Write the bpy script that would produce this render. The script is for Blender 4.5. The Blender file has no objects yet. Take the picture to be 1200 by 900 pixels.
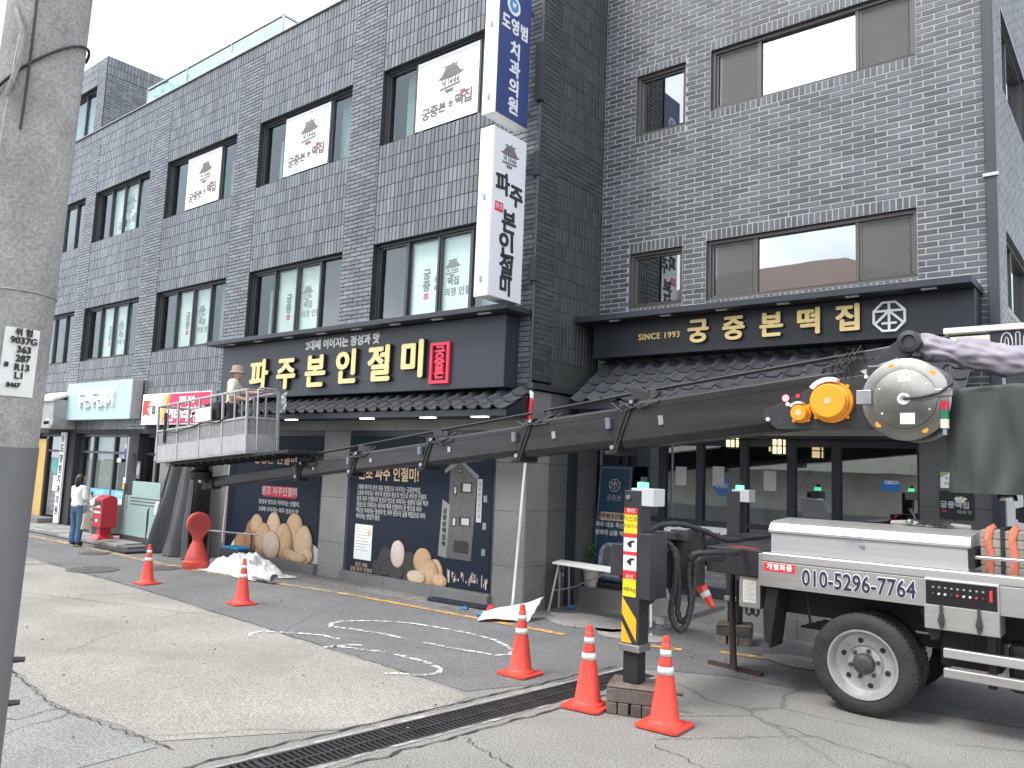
import bpy, bmesh, math, random
from mathutils import Vector, Matrix, noise
rng = random.Random(7)
R = math.radians
sc = bpy.context.scene
COL = sc.collection

# ------------------------------------------------------------------ camera
YAW, PITCH, ROLL, FPX = R(39.2523), R(6.1391), R(2.2272), 930.386
CAM = Vector((0, 0, 2.0))
_f0 = Vector((-math.sin(YAW), math.cos(YAW), 0)); _r0 = Vector((math.cos(YAW), math.sin(YAW), 0)); _u0 = Vector((0, 0, 1))
FW = _f0*math.cos(PITCH) + _u0*math.sin(PITCH)
_u1 = _u0*math.cos(PITCH) - _f0*math.sin(PITCH)
RT = _r0*math.cos(ROLL) + _u1*math.sin(ROLL)
UP = _u1*math.cos(ROLL) - _r0*math.sin(ROLL)
camd = bpy.data.cameras.new('camera')
camd.sensor_fit = 'HORIZONTAL'; camd.sensor_width = 36; camd.lens = FPX/1200*36
camd.clip_start = 0.1; camd.clip_end = 2000
cam = bpy.data.objects.new('camera', camd); COL.objects.link(cam)
mw = Matrix((RT, UP, -FW)).transposed().to_4x4(); mw.translation = CAM
cam.matrix_world = mw
sc.camera = cam

# ------------------------------------------------------------------ sky, sun, exposure
SKYOFF = (2.7, 1.1, .6)
SUN_EL, SUN_AZ = R(58), R(205)      # azimuth clockwise from +Y
w = bpy.data.worlds.new('World'); sc.world = w; w.use_nodes = True
nt = w.node_tree; N = nt.nodes; Lk = nt.links
bg = N['Background']
sky = N.new('ShaderNodeTexSky'); sky.sky_type = 'NISHITA'; sky.sun_disc = False
sky.sun_elevation = SUN_EL; sky.sun_rotation = SUN_AZ; sky.dust_density = 3; sky.air_density = 1.2
tc = N.new('ShaderNodeTexCoord'); nz = N.new('ShaderNodeTexNoise'); nz.inputs['Scale'].default_value = 1.9
nz.inputs['Detail'].default_value = 6; nz.inputs['Roughness'].default_value = .55
ramp = N.new('ShaderNodeMapRange'); ramp.inputs[1].default_value = .34; ramp.inputs[2].default_value = .56
ramp.inputs[3].default_value = .6; ramp.inputs[4].default_value = 1.0
mix = N.new('ShaderNodeMix'); mix.data_type = 'RGBA'
mix.inputs['B'].default_value = (9.9, 10.1, 10.5, 1)      # thin bright cloud layer
mpw = N.new('ShaderNodeMapping'); mpw.inputs['Location'].default_value = SKYOFF; Lk.new(tc.outputs['Generated'], mpw.inputs['Vector']); Lk.new(mpw.outputs[0], nz.inputs['Vector']); Lk.new(nz.outputs['Fac'], ramp.inputs[0])
nz2 = N.new('ShaderNodeTexNoise'); nz2.inputs['Scale'].default_value = 2.6; nz2.inputs['Detail'].default_value = 7; nz2.inputs['Roughness'].default_value = .5; nz2.inputs['Distortion'].default_value = .4; Lk.new(mpw.outputs[0], nz2.inputs['Vector'])
cr = N.new('ShaderNodeValToRGB'); cr.color_ramp.elements[0].position = .42; cr.color_ramp.elements[0].color = (.34, .365, .4, 1); cr.color_ramp.elements[1].position = .66; cr.color_ramp.elements[1].color = (1, 1, 1, 1); Lk.new(nz2.outputs['Fac'], cr.inputs[0])
sv = N.new('ShaderNodeVectorMath'); sv.operation = 'MULTIPLY'; sv.inputs[1].default_value = (11.8, 12, 12.4); Lk.new(cr.outputs[0], sv.inputs[0]); Lk.new(sv.outputs[0], mix.inputs['B'])
Lk.new(ramp.outputs[0], mix.inputs['Factor']); Lk.new(sky.outputs[0], mix.inputs['A'])
Lk.new(mix.outputs['Result'], bg.inputs['Color']); bg.inputs['Strength'].default_value = .15
sund = bpy.data.lights.new('sun', 'SUN'); sund.energy = 1.5; sund.angle = R(18); sund.color = (1, .97, .92)
sun = bpy.data.objects.new('sun', sund); COL.objects.link(sun)
sdir = Vector((math.sin(SUN_AZ)*math.cos(SUN_EL), math.cos(SUN_AZ)*math.cos(SUN_EL), math.sin(SUN_EL)))
sun.rotation_euler = sdir.to_track_quat('Z', 'Y').to_euler(); sun.location = (0, -10, 30)
sc.view_settings.view_transform = 'Standard'; sc.view_settings.look = 'None'
sc.view_settings.exposure = 1.16; sc.view_settings.gamma = 1
sc.render.engine = 'CYCLES'

# ------------------------------------------------------------------ materials
_mats = {}
def mat(name, col, rough=.6, metal=0., var=.12, scale=2.5, bump=0., bscale=60., rnd=0., spec=.5, grime=0., emit=0., coat=0., aniso=None, alpha=1., speck=0.):
    """procedural material: noise-varied colour, optional per-piece variation, stains, relief"""
    if name in _mats: return _mats[name]
    m = bpy.data.materials.new(name); m.use_nodes = True; _mats[name] = m
    t = m.node_tree; n = t.nodes; l = t.links; b = n['Principled BSDF']
    b.inputs['Roughness'].default_value = rough; b.inputs['Metallic'].default_value = metal
    b.inputs['Specular IOR Level'].default_value = spec
    if coat: b.inputs['Coat Weight'].default_value = coat; b.inputs['Coat Roughness'].default_value = .12
    tcn = n.new('ShaderNodeTexCoord'); vec = tcn.outputs['Object']
    if aniso:
        mp = n.new('ShaderNodeMapping'); mp.inputs['Scale'].default_value = aniso; l.new(vec, mp.inputs['Vector']); vec2 = mp.outputs[0]
    else: vec2 = vec
    a = n.new('ShaderNodeTexNoise'); a.inputs['Scale'].default_value = scale; a.inputs['Detail'].default_value = 5; a.inputs['Roughness'].default_value = .62
    l.new(vec2, a.inputs['Vector'])
    mr = n.new('ShaderNodeMapRange'); mr.inputs[1].default_value = .28; mr.inputs[2].default_value = .72
    mr.inputs[3].default_value = 1-var; mr.inputs[4].default_value = 1+var
    l.new(a.outputs['Fac'], mr.inputs[0]); val = mr.outputs[0]
    if speck:
        s = n.new('ShaderNodeTexNoise'); s.inputs['Scale'].default_value = 70; s.inputs['Detail'].default_value = 2; l.new(vec, s.inputs['Vector'])
        sr = n.new('ShaderNodeMapRange'); sr.inputs[1].default_value = .3; sr.inputs[2].default_value = .7; sr.inputs[3].default_value = 1-speck; sr.inputs[4].default_value = 1+speck
        l.new(s.outputs['Fac'], sr.inputs[0])
        mm = n.new('ShaderNodeMath'); mm.operation = 'MULTIPLY'; l.new(val, mm.inputs[0]); l.new(sr.outputs[0], mm.inputs[1]); val = mm.outputs[0]
    if rnd:
        g = n.new('ShaderNodeNewGeometry'); oi = n.new('ShaderNodeObjectInfo')
        ad = n.new('ShaderNodeMath'); ad.operation = 'ADD'; l.new(g.outputs['Random Per Island'], ad.inputs[0]); l.new(oi.outputs['Random'], ad.inputs[1])
        fr = n.new('ShaderNodeMath'); fr.operation = 'FRACT'; l.new(ad.outputs[0], fr.inputs[0])
        rr = n.new('ShaderNodeMapRange'); rr.inputs[3].default_value = 1-rnd; rr.inputs[4].default_value = 1+rnd; l.new(fr.outputs[0], rr.inputs[0])
        mm = n.new('ShaderNodeMath'); mm.operation = 'MULTIPLY'; l.new(val, mm.inputs[0]); l.new(rr.outputs[0], mm.inputs[1]); val = mm.outputs[0]
    sm = n.new('ShaderNodeVectorMath'); sm.operation = 'SCALE'; sm.inputs[0].default_value = col[:3]; l.new(val, sm.inputs['Scale'])
    cout = sm.outputs[0]
    if grime:
        gn = n.new('ShaderNodeTexNoise'); gn.inputs['Scale'].default_value = scale*2.3; gn.inputs['Detail'].default_value = 8; gn.inputs['Roughness'].default_value = .7; gn.inputs['Distortion'].default_value = .6
        l.new(vec2, gn.inputs['Vector'])
        gr = n.new('ShaderNodeMapRange'); gr.inputs[1].default_value = .52; gr.inputs[2].default_value = .72; gr.inputs[3].default_value = 0; gr.inputs[4].default_value = grime; l.new(gn.outputs['Fac'], gr.inputs[0])
        mx = n.new('ShaderNodeMix'); mx.data_type = 'RGBA'; l.new(gr.outputs[0], mx.inputs['Factor']); l.new(cout, mx.inputs['A']); mx.inputs['B'].default_value = (.07, .062, .055, 1); cout = mx.outputs['Result']
        rg = n.new('ShaderNodeMapRange'); rg.inputs[3].default_value = rough; rg.inputs[4].default_value = min(1, rough+.3); l.new(gr.outputs[0], rg.inputs[0]); l.new(rg.outputs[0], b.inputs['Roughness'])
    l.new(cout, b.inputs['Base Color'])
    if bump:
        bn = n.new('ShaderNodeTexNoise'); bn.inputs['Scale'].default_value = bscale; bn.inputs['Detail'].default_value = 4; l.new(vec, bn.inputs['Vector'])
        bp = n.new('ShaderNodeBump'); bp.inputs['Strength'].default_value = bump; bp.inputs['Distance'].default_value = .01; l.new(bn.outputs['Fac'], bp.inputs['Height']); l.new(bp.outputs[0], b.inputs['Normal'])
    if emit:
        b.inputs['Emission Color'].default_value = (*col[:3], 1); b.inputs['Emission Strength'].default_value = emit
    if alpha < 1: b.inputs['Alpha'].default_value = alpha
    return m

def glass(name, tint=(.6, .68, .68), base=.1, rough=.015):
    """thin pane: tinted see-through plus a mirror reflection that grows towards grazing angles"""
    if name in _mats: return _mats[name]
    m = bpy.data.materials.new(name); m.use_nodes = True; _mats[name] = m
    t = m.node_tree; n = t.nodes; l = t.links; n.remove(n['Principled BSDF'])
    o = n['Material Output']; tr = n.new('ShaderNodeBsdfTransparent'); tr.inputs[0].default_value = (*tint, 1)
    gl = n.new('ShaderNodeBsdfGlossy'); gl.inputs['Roughness'].default_value = rough; gl.inputs['Color'].default_value = (.92, .96, .97, 1)
    lw = n.new('ShaderNodeLayerWeight'); lw.inputs[0].default_value = .5; pw = n.new('ShaderNodeMath'); pw.operation = 'POWER'; pw.inputs[1].default_value = 4.; l.new(lw.outputs['Facing'], pw.inputs[0]); fr = n.new('ShaderNodeMath'); fr.operation = 'MULTIPLY_ADD'; fr.inputs[1].default_value = .8; fr.inputs[2].default_value = base; l.new(pw.outputs[0], fr.inputs[0])
    tcn = n.new('ShaderNodeTexCoord'); wn = n.new('ShaderNodeTexNoise'); wn.inputs['Scale'].default_value = 1.3; l.new(tcn.outputs['Object'], wn.inputs['Vector'])
    bp = n.new('ShaderNodeBump'); bp.inputs['Strength'].default_value = .02; bp.inputs['Distance'].default_value = .05; l.new(wn.outputs['Fac'], bp.inputs['Height']); l.new(bp.outputs[0], gl.inputs['Normal'])
    mx = n.new('ShaderNodeMixShader'); l.new(fr.outputs[0], mx.inputs[0]); l.new(tr.outputs[0], mx.inputs[1]); l.new(gl.outputs[0], mx.inputs[2]); l.new(mx.outputs[0], o.inputs[0])
    return m

def cake(name, c_hi, c_lo):
    """printed picture of a rice cake: pale crown, browner rim, powdery grain"""
    if name in _mats: return _mats[name]
    m = mat(name, c_hi, .8, var=.14, scale=14)
    t = m.node_tree; n = t.nodes; l = t.links; b = n['Principled BSDF']; src = b.inputs['Base Color'].links[0].from_socket
    tcn = n.new('ShaderNodeTexCoord'); mp = n.new('ShaderNodeMapping'); mp.inputs['Location'].default_value = (-.42, 0, -.62); l.new(tcn.outputs['Generated'], mp.inputs['Vector'])
    sx = n.new('ShaderNodeSeparateXYZ'); l.new(mp.outputs[0], sx.inputs[0]); cx_ = n.new('ShaderNodeCombineXYZ'); l.new(sx.outputs[0], cx_.inputs[0]); l.new(sx.outputs[2], cx_.inputs[2])
    ln = n.new('ShaderNodeVectorMath'); ln.operation = 'LENGTH'; l.new(cx_.outputs[0], ln.inputs[0])
    r = n.new('ShaderNodeMapRange'); r.interpolation_type = 'SMOOTHSTEP'; r.inputs[1].default_value = .22; r.inputs[2].default_value = .72; l.new(ln.outputs['Value'], r.inputs[0])
    mx = n.new('ShaderNodeMix'); mx.data_type = 'RGBA'; l.new(r.outputs[0], mx.inputs['Factor']); l.new(src, mx.inputs['A']); mx.inputs['B'].default_value = (*c_lo, 1); l.new(mx.outputs['Result'], b.inputs['Base Color'])
    return m

def worn(name, col, lo=.42, hi=.58, scale=9):
    """road paint that has flaked away in places"""
    if name in _mats: return _mats[name]
    m = mat(name, col, .7, var=.12, scale=6, bump=.3, bscale=120)
    t = m.node_tree; n = t.nodes; l = t.links; b = n['Principled BSDF']
    tcn = n.new('ShaderNodeTexCoord'); a = n.new('ShaderNodeTexNoise'); a.inputs['Scale'].default_value = scale; a.inputs['Detail'].default_value = 7; a.inputs['Roughness'].default_value = .75
    l.new(tcn.outputs['Object'], a.inputs['Vector']); r = n.new('ShaderNodeMapRange'); r.inputs[1].default_value = lo; r.inputs[2].default_value = hi; l.new(a.outputs['Fac'], r.inputs[0]); l.new(r.outputs[0], b.inputs['Alpha'])
    return m

def asphalt(name, col, crack=.5, speck=.3, cscale=.45):
    m = mat(name, col, .88, var=.16, scale=.8, bump=.55, bscale=110, speck=speck, spec=.3)
    t = m.node_tree; n = t.nodes; l = t.links; b = n['Principled BSDF']
    src = b.inputs['Base Color'].links[0].from_socket
    tcn = n.new('ShaderNodeTexCoord'); wn = n.new('ShaderNodeTexNoise'); wn.inputs['Scale'].default_value = 1.6; wn.inputs['Detail'].default_value = 6; l.new(tcn.outputs['Object'], wn.inputs['Vector'])
    mv = n.new('ShaderNodeMix'); mv.data_type = 'VECTOR'; mv.inputs['Factor'].default_value = .28; l.new(tcn.outputs['Object'], mv.inputs['A']); l.new(wn.outputs['Color'], mv.inputs['B'])
    vo = n.new('ShaderNodeTexVoronoi'); vo.feature = 'DISTANCE_TO_EDGE'; vo.inputs['Scale'].default_value = cscale; l.new(mv.outputs['Result'], vo.inputs['Vector'])
    r = n.new('ShaderNodeMapRange'); r.inputs[1].default_value = .0015; r.inputs[2].default_value = .006; r.inputs[3].default_value = crack; r.inputs[4].default_value = 0; l.new(vo.outputs['Distance'], r.inputs[0])
    # only some cracks are open
    on = n.new('ShaderNodeTexNoise'); on.inputs['Scale'].default_value = .5; l.new(tcn.outputs['Object'], on.inputs['Vector'])
    orr = n.new('ShaderNodeMapRange'); orr.inputs[1].default_value = .42; orr.inputs[2].default_value = .55; l.new(on.outputs['Fac'], orr.inputs[0])
    mu = n.new('ShaderNodeMath'); mu.operation = 'MULTIPLY'; l.new(r.outputs[0], mu.inputs[0]); l.new(orr.outputs[0], mu.inputs[1])
    # faint stains
    st = n.new('ShaderNodeTexNoise'); st.inputs['Scale'].default_value = .35; st.inputs['Detail'].default_value = 6; st.inputs['Distortion'].default_value = 1.2; l.new(tcn.outputs['Object'], st.inputs['Vector'])
    sr = n.new('ShaderNodeMapRange'); sr.inputs[1].default_value = .5; sr.inputs[2].default_value = .75; sr.inputs[3].default_value = 0; sr.inputs[4].default_value = .55; l.new(st.outputs['Fac'], sr.inputs[0])
    mxs = n.new('ShaderNodeMix'); mxs.data_type = 'RGBA'; l.new(sr.outputs[0], mxs.inputs['Factor']); l.new(src, mxs.inputs['A']); mxs.inputs['B'].default_value = (col[0]*.6, col[1]*.6, col[2]*.6, 1)
    mx = n.new('ShaderNodeMix'); mx.data_type = 'RGBA'; l.new(mu.outputs[0], mx.inputs['Factor']); l.new(mxs.outputs['Result'], mx.inputs['A']); mx.inputs['B'].default_value = (.02, .02, .02, 1)
    l.new(mx.outputs['Result'], b.inputs['Base Color'])
    return m

# ------------------------------------------------------------------ mesh helpers
class MB:
    def __init__(s, M=None): s.v = []; s.f = []; s.m = []; s.mi = 0; s.M = M
    def add(s, pts, faces):
        o = len(s.v); s.v += [Vector(p) for p in pts]
        for f in faces: s.f.append([o+i for i in f]); s.m.append(s.mi)
        return s
    def box(s, x0, x1, y0, y1, z0, z1):
        if x0 > x1: x0, x1 = x1, x0
        if y0 > y1: y0, y1 = y1, y0
        if z0 > z1: z0, z1 = z1, z0
        return s.add([(x0,y0,z0),(x1,y0,z0),(x1,y1,z0),(x0,y1,z0),(x0,y0,z1),(x1,y0,z1),(x1,y1,z1),(x0,y1,z1)],
                     [(0,3,2,1),(4,5,6,7),(0,1,5,4),(1,2,6,5),(2,3,7,6),(3,0,4,7)])
    def beam(s, a, b, wd, ht, up=(0,0,1)):
        a = Vector(a); b = Vector(b); d = (b-a).normalized(); u = Vector(up)
        sx = d.cross(u); sx = sx.normalized() if sx.length > 1e-4 else Vector((1,0,0)); u = sx.cross(d)
        p = []
        for q in (a, b):
            for i, j in ((-1,-1),(1,-1),(1,1),(-1,1)): p.append(q + sx*(i*wd/2) + u*(j*ht/2))
        return s.add(p, [(3,2,1,0),(4,5,6,7),(0,1,5,4),(1,2,6,5),(2,3,7,6),(3,0,4,7)])
    def cyl(s, a, b, r0, r1=None, n=16, caps=True):
        r1 = r0 if r1 is None else r1
        a = Vector(a); b = Vector(b); d = (b-a).normalized()
        t = Vector((0,0,1)) if abs(d.z) < .9 else Vector((1,0,0))
        x = d.cross(t).normalized(); y = d.cross(x)
        p = [a + (x*math.cos(2*math.pi*i/n) + y*math.sin(2*math.pi*i/n))*r0 for i in range(n)] + [b + (x*math.cos(2*math.pi*i/n) + y*math.sin(2*math.pi*i/n))*r1 for i in range(n)]
        f = [(i, n+i, n+(i+1) % n, (i+1) % n) for i in range(n)]
        if caps: f += [tuple(range(n)), tuple(range(2*n-1, n-1, -1))]
        return s.add(p, f)
    def tube(s, pts, r, n=8, caps=True, rs=None):
        pts = [Vector(p) for p in pts]; k = len(pts); o = []; x = None
        for i, p in enumerate(pts):
            d = (pts[min(i+1, k-1)] - pts[max(i-1, 0)]).normalized()
            if x is None:
                t = Vector((0,0,1)) if abs(d.z) < .9 else Vector((1,0,0)); x = d.cross(t).normalized()
            else: x = (x - d*x.dot(d)).normalized()
            y = d.cross(x); rr = rs[i] if rs else r
            o += [p + (x*math.cos(2*math.pi*j/n) + y*math.sin(2*math.pi*j/n))*rr for j in range(n)]
        f = [(i*n+j, (i+1)*n+j, (i+1)*n+(j+1) % n, i*n+(j+1) % n) for i in range(k-1) for j in range(n)]
        if caps: f += [tuple(range(n)), tuple(range(k*n-1, (k-1)*n-1, -1))]
        return s.add(o, f)
    def prism(s, poly, fn, a, b):
        """poly of 2D points; fn(u, v, d) -> point; between depths a and b"""
        n = len(poly)
        p = [fn(u, v, a) for u, v in poly] + [fn(u, v, b) for u, v in poly]
        return s.add(p, [tuple(range(n)), tuple(range(2*n-1, n-1, -1))] + [(i, n+i, n+(i+1) % n, (i+1) % n) for i in range(n)])
    def lathe(s, prof, c, n=24, axis=(0,0,1), xd=(1,0,0), caps=True):
        c = Vector(c); ax = Vector(axis).normalized(); x = Vector(xd); x = (x-ax*x.dot(ax)).normalized(); y = ax.cross(x); k = len(prof)
        p = [c + ax*z + (x*math.cos(2*math.pi*j/n) + y*math.sin(2*math.pi*j/n))*r for r, z in prof for j in range(n)]
        f = [(i*n+j, i*n+(j+1) % n, (i+1)*n+(j+1) % n, (i+1)*n+j) for i in range(k-1) for j in range(n)]
        if caps and prof[0][0] > 1e-5: f.append(tuple(range(n-1, -1, -1)))
        if caps and prof[-1][0] > 1e-5: f.append(tuple(range((k-1)*n, k*n)))
        return s.add(p, f)
    def grid(s, fn, nu, nv):
        p = [fn(i/nu, j/nv) for j in range(nv+1) for i in range(nu+1)]
        return s.add(p, [(j*(nu+1)+i, j*(nu+1)+i+1, (j+1)*(nu+1)+i+1, (j+1)*(nu+1)+i) for j in range(nv) for i in range(nu)])
    def sphere(s, c, r, nu=16, nv=10):
        c = Vector(c); r = Vector(r) if not isinstance(r, (int, float)) else Vector((r, r, r))
        p = [c + Vector((r.x*math.cos(2*math.pi*i/nu)*math.sin(math.pi*j/nv), r.y*math.sin(2*math.pi*i/nu)*math.sin(math.pi*j/nv), r.z*math.cos(math.pi*j/nv))) for j in range(nv+1) for i in range(nu)]
        return s.add(p, [(j*nu+i, (j+1)*nu+i, (j+1)*nu+(i+1) % nu, j*nu+(i+1) % nu) for j in range(nv) for i in range(nu)])
    def mesh(s, name, mats):
        me = bpy.data.meshes.new(name)
        vs = [s.M @ v for v in s.v] if s.M is not None else s.v
        me.from_pydata([tuple(v) for v in vs], [], s.f)
        for m in (mats if isinstance(mats, (list, tuple)) else [mats]): me.materials.append(m)
        if any(s.m): me.polygons.foreach_set('material_index', s.m)
        me.update(); return me
    def build(s, name, mats, parent=None, smooth=False, bevel=0., fix=True, sub=0):
        me = s.mesh(name, mats)
        if fix:
            bm = bmesh.new(); bm.from_mesh(me); bmesh.ops.remove_doubles(bm, verts=bm.verts, dist=1e-5); bmesh.ops.recalc_face_normals(bm, faces=bm.faces); bm.to_mesh(me); bm.free()
        return link(name, me, parent, smooth, bevel, sub)

def link(name, me, parent=None, smooth=False, bevel=0., sub=0):
    o = bpy.data.objects.new(name, me); COL.objects.link(o)
    if parent is not None:
        o.parent = parent
        if parent.type == 'EMPTY': o.location = -parent.location
    if smooth:
        for p in me.polygons: p.use_smooth = True
        if smooth != 'all':
            try: me.set_sharp_from_angle(angle=R(40))
            except Exception: pass
    if bevel:
        b = o.modifiers.new('bevel', 'BEVEL'); b.width = bevel; b.segments = 2; b.limit_method = 'ANGLE'; b.angle_limit = R(35)
    if sub:
        b = o.modifiers.new('sub', 'SUBSURF'); b.levels = sub; b.render_levels = sub
    return o

def tag(o, label, cat, group=None):
    o['label'] = label; o['category'] = cat
    if group: o['group'] = group
    return o
def thing(name, label, cat, loc=(0,0,0), group=None):
    o = bpy.data.objects.new(name, None); COL.objects.link(o); o.location = loc; o.empty_display_size = .2
    return tag(o, label, cat, group)
def struct(o, label=None):
    o['kind'] = 'structure'
    if label: o['label'] = label
    return o
def stuffpart(o): o['kind'] = 'stuff'; return o

class Frame:
    """plane in the world: u along, v up, d out towards the street"""
    def __init__(s, o, u, v, n): s.o = Vector(o); s.u = Vector(u); s.v = Vector(v); s.n = Vector(n)
    def __call__(s, u, v, d=0): return s.o + s.u*u + s.v*v + s.n*d
    def mat(s, u, v, d=0):
        m = Matrix((s.u, s.v, s.n)).transposed().to_4x4(); m.translation = s(u, v, d); return m
def front(Y): return Frame((0, Y, 0), (1,0,0), (0,0,1), (0,-1,0))
def sideX(X): return Frame((X, 0, 0), (0,1,0), (0,0,1), (1,0,0))

def fbox(mb, fr, u0, u1, v0, v1, d0, d1):
    return mb.prism([(u0,v0),(u1,v0),(u1,v1),(u0,v1)], fr, d0, d1)

_txt = {}
def textmesh(body, size=1., bold=(0., 0.), ext=.004, align='CENTER', spacing=1., shear=0., sy=1., sx=1., res=3):
    c = bpy.data.curves.new('t', 'FONT'); c.body = body; c.size = size; c.extrude = 0.; c.align_x = align; c.align_y = 'CENTER'; c.space_character = spacing; c.shear = shear; c.resolution_u = res
    c.extrude = ext
    o = bpy.data.objects.new('t', c)
    me = bpy.data.meshes.new_from_object(o)
    bpy.data.objects.remove(o); bpy.data.curves.remove(c)
    mb = MB(); vs = [v.co.copy() for v in me.vertices]; fs = [tuple(p.vertices) for p in me.polygons]; bpy.data.meshes.remove(me)
    ch = size*.0
    offs = [(0, 0)]
    if bold[0] or bold[1]:
        offs = [(bold[0]*math.cos(a), bold[1]*math.sin(a)) for a in [i*math.pi/4 for i in range(8)]] + [(0, 0)]
    for k, (ox, oy) in enumerate(offs):
        mb.add([((v.x+ox)*sx, (v.y+oy)*sy, v.z + (k*.0004 if v.z > 0 else 0)) for v in vs], fs)
    return mb
def text(name, body, fr, u, v, d, size, mt, parent=None, ext=.004, bold=(0,0), align='CENTER', spacing=1., sx=1., sy=1., shear=0., rot=0., bevel=0.):
    mb = textmesh(body, size, bold, ext, align, spacing, shear, sy, sx)
    M = fr.mat(u, v, d+ext)
    if rot: M = M @ Matrix.Rotation(rot, 4, 'Z')
    mb.M = M
    return mb.build(name, mt, parent, fix=False)

def proj(p):
    d = Vector(p)-CAM; z = d.dot(FW)
    if z <= .05: return None
    return 600+FPX*d.dot(RT)/z, 450-FPX*d.dot(UP)/z, z

def tile_mb(mb, fr, u0, u1, v0, v1, depth, tilt=0., back=-.0095):
    """one clinker tile: chamfered front, open back, slightly out of true"""
    c = min(.004, (u1-u0)*.1, (v1-v0)*.1)
    tu = rng.uniform(-tilt, tilt); tv = rng.uniform(-tilt, tilt); um = (u0+u1)/2; vm = (v0+v1)/2
    dd = depth + rng.uniform(-.0015, .0015)
    def P(u, v, d): return fr(u, v, d + (u-um)*tu + (v-vm)*tv)
    p = [fr(u0,v0,back), fr(u1,v0,back), fr(u1,v1,back), fr(u0,v1,back),
         P(u0,v0,dd-c), P(u1,v0,dd-c), P(u1,v1,dd-c), P(u0,v1,dd-c),
         P(u0+c,v0+c,dd), P(u1-c,v0+c,dd), P(u1-c,v1-c,dd), P(u0+c,v1-c,dd)]
    f = [(8,9,10,11)]
    for i in range(4):
        j = (i+1) % 4; f += [(i,j,4+j,4+i), (4+i,4+j,8+j,8+i)]
    mb.add(p, f)

def stack_tiles(u0, u1, v0, v1, tw, th, gap, gv=None):
    gv = gap if gv is None else gv
    nu = max(1, round((u1-u0)/tw)); nv = max(1, round((v1-v0)/th)); a = (u1-u0)/nu; b = (v1-v0)/nv
    return [(u0+i*a+gap/2, u0+(i+1)*a-gap/2, v0+j*b+gv/2, v0+(j+1)*b-gv/2) for j in range(nv) for i in range(nu)]
def bond_tiles(u0, u1, v0, v1, bl, bh, gap, holes=(), phase=0.):
    out = []; n = max(1, round((v1-v0)/bh)); h = (v1-v0)/n
    for j in range(n):
        a, b = v0+j*h, v0+(j+1)*h
        iv = [(u0, u1)]
        for (hu0, hu1, hv0, hv1) in holes:
            if hv0 < b-.01 and hv1 > a+.01:
                nv = []
                for s, e in iv:
                    if hu1 <= s or hu0 >= e: nv.append((s, e)); continue
                    if hu0 > s: nv.append((s, hu0))
                    if hu1 < e: nv.append((hu1, e))
                iv = nv
        k0 = -phase + (.5*bl if j % 2 else 0)
        for s, e in iv:
            i = math.floor((s-u0-k0)/bl)
            while u0+k0+i*bl < e:
                x0 = max(s, u0+k0+i*bl); x1 = min(e, u0+k0+(i+1)*bl); i += 1
                if x1-x0 > .035: out.append((x0+gap/2, x1-gap/2, a+gap/2, b-gap/2))
    return out
def lay(pieces, fr, depth, tilt, name, mt, parent, single=300, hidden=None):
    """the pieces seen largest become objects, the others one joined part"""
    sc_ = []
    for k, (u0, u1, v0, v1) in enumerate(pieces):
        p = proj(fr((u0+u1)/2, (v0+v1)/2, 0))
        if p and 0 < p[0] < 1200 and 0 < p[1] < 900 and not (hidden and hidden((u0+u1)/2, (v0+v1)/2)): sc_.append(((u1-u0)*(v1-v0)/p[2]**2*abs((fr(u0,v0)-CAM).normalized().dot(fr.n)), k))
    sc_.sort(reverse=True); top = set(k for _, k in sc_[:single]); rest = MB()
    for k, pc in enumerate(pieces):
        if k in top:
            mb = MB(); tile_mb(mb, fr, *pc, depth, tilt); link(name, mb.mesh(name, mt), parent)
        else: tile_mb(rest, fr, *pc, depth, tilt)
    if rest.v: stuffpart(link(name+'_field', rest.mesh(name+'_field', mt), parent))

def wall_with_holes(mb, fr, u0, u1, v0, v1, holes, th, d=0.):
    """flat slab with rectangular openings and their reveals"""
    us = sorted(set([u0, u1] + [h[i] for h in holes for i in (0, 1) if u0 < h[i] < u1])); vs = sorted(set([v0, v1] + [h[i] for h in holes for i in (2, 3) if v0 < h[i] < v1]))
    for i in range(len(us)-1):
        for j in range(len(vs)-1):
            um = (us[i]+us[i+1])/2; vm = (vs[j]+vs[j+1])/2
            if any(h[0] < um < h[1] and h[2] < vm < h[3] for h in holes): continue
            mb.add([fr(us[i],vs[j],d), fr(us[i+1],vs[j],d), fr(us[i+1],vs[j+1],d), fr(us[i],vs[j+1],d)], [(0,1,2,3)])
    for (a, b, c, e) in (holes if th else ()):
        for (p, q) in (((a,c),(b,c)), ((b,c),(b,e)), ((b,e),(a,e)), ((a,e),(a,c))):
            mb.add([fr(*p,d), fr(*q,d), fr(*q,d-th), fr(*p,d-th)], [(0,1,2,3)])
# ------------------------------------------------------------------ shared materials
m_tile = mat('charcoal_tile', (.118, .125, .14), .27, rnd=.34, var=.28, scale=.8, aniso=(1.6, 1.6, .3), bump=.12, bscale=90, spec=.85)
m_joint = mat('tile_joint', (.032, .034, .037), .85, var=.1)
m_brick = mat('slate_brick', (.082, .088, .1), .45, rnd=.3, var=.22, scale=3, bump=.35, bscale=70)
m_mortar = mat('pale_mortar', (.36, .36, .355), .9, var=.15, bump=.3)
m_alu = mat('dark_aluminium', (.06, .065, .072), .35, .3, var=.06)
m_brown = mat('bronze_aluminium', (.105, .096, .09), .4, .3, var=.06)
m_navy = mat('navy_powder_coat', (.018, .022, .034), .38, 0, var=.08, bump=.05)
m_navysign = mat('navy_sign_panel', (.024, .028, .038), .42, 0, var=.06, scale=.7)
m_stone = mat('grey_granite', (.2, .2, .195), .5, var=.14, scale=1.4, bump=.08, bscale=150, speck=.12, grime=.25)
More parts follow.
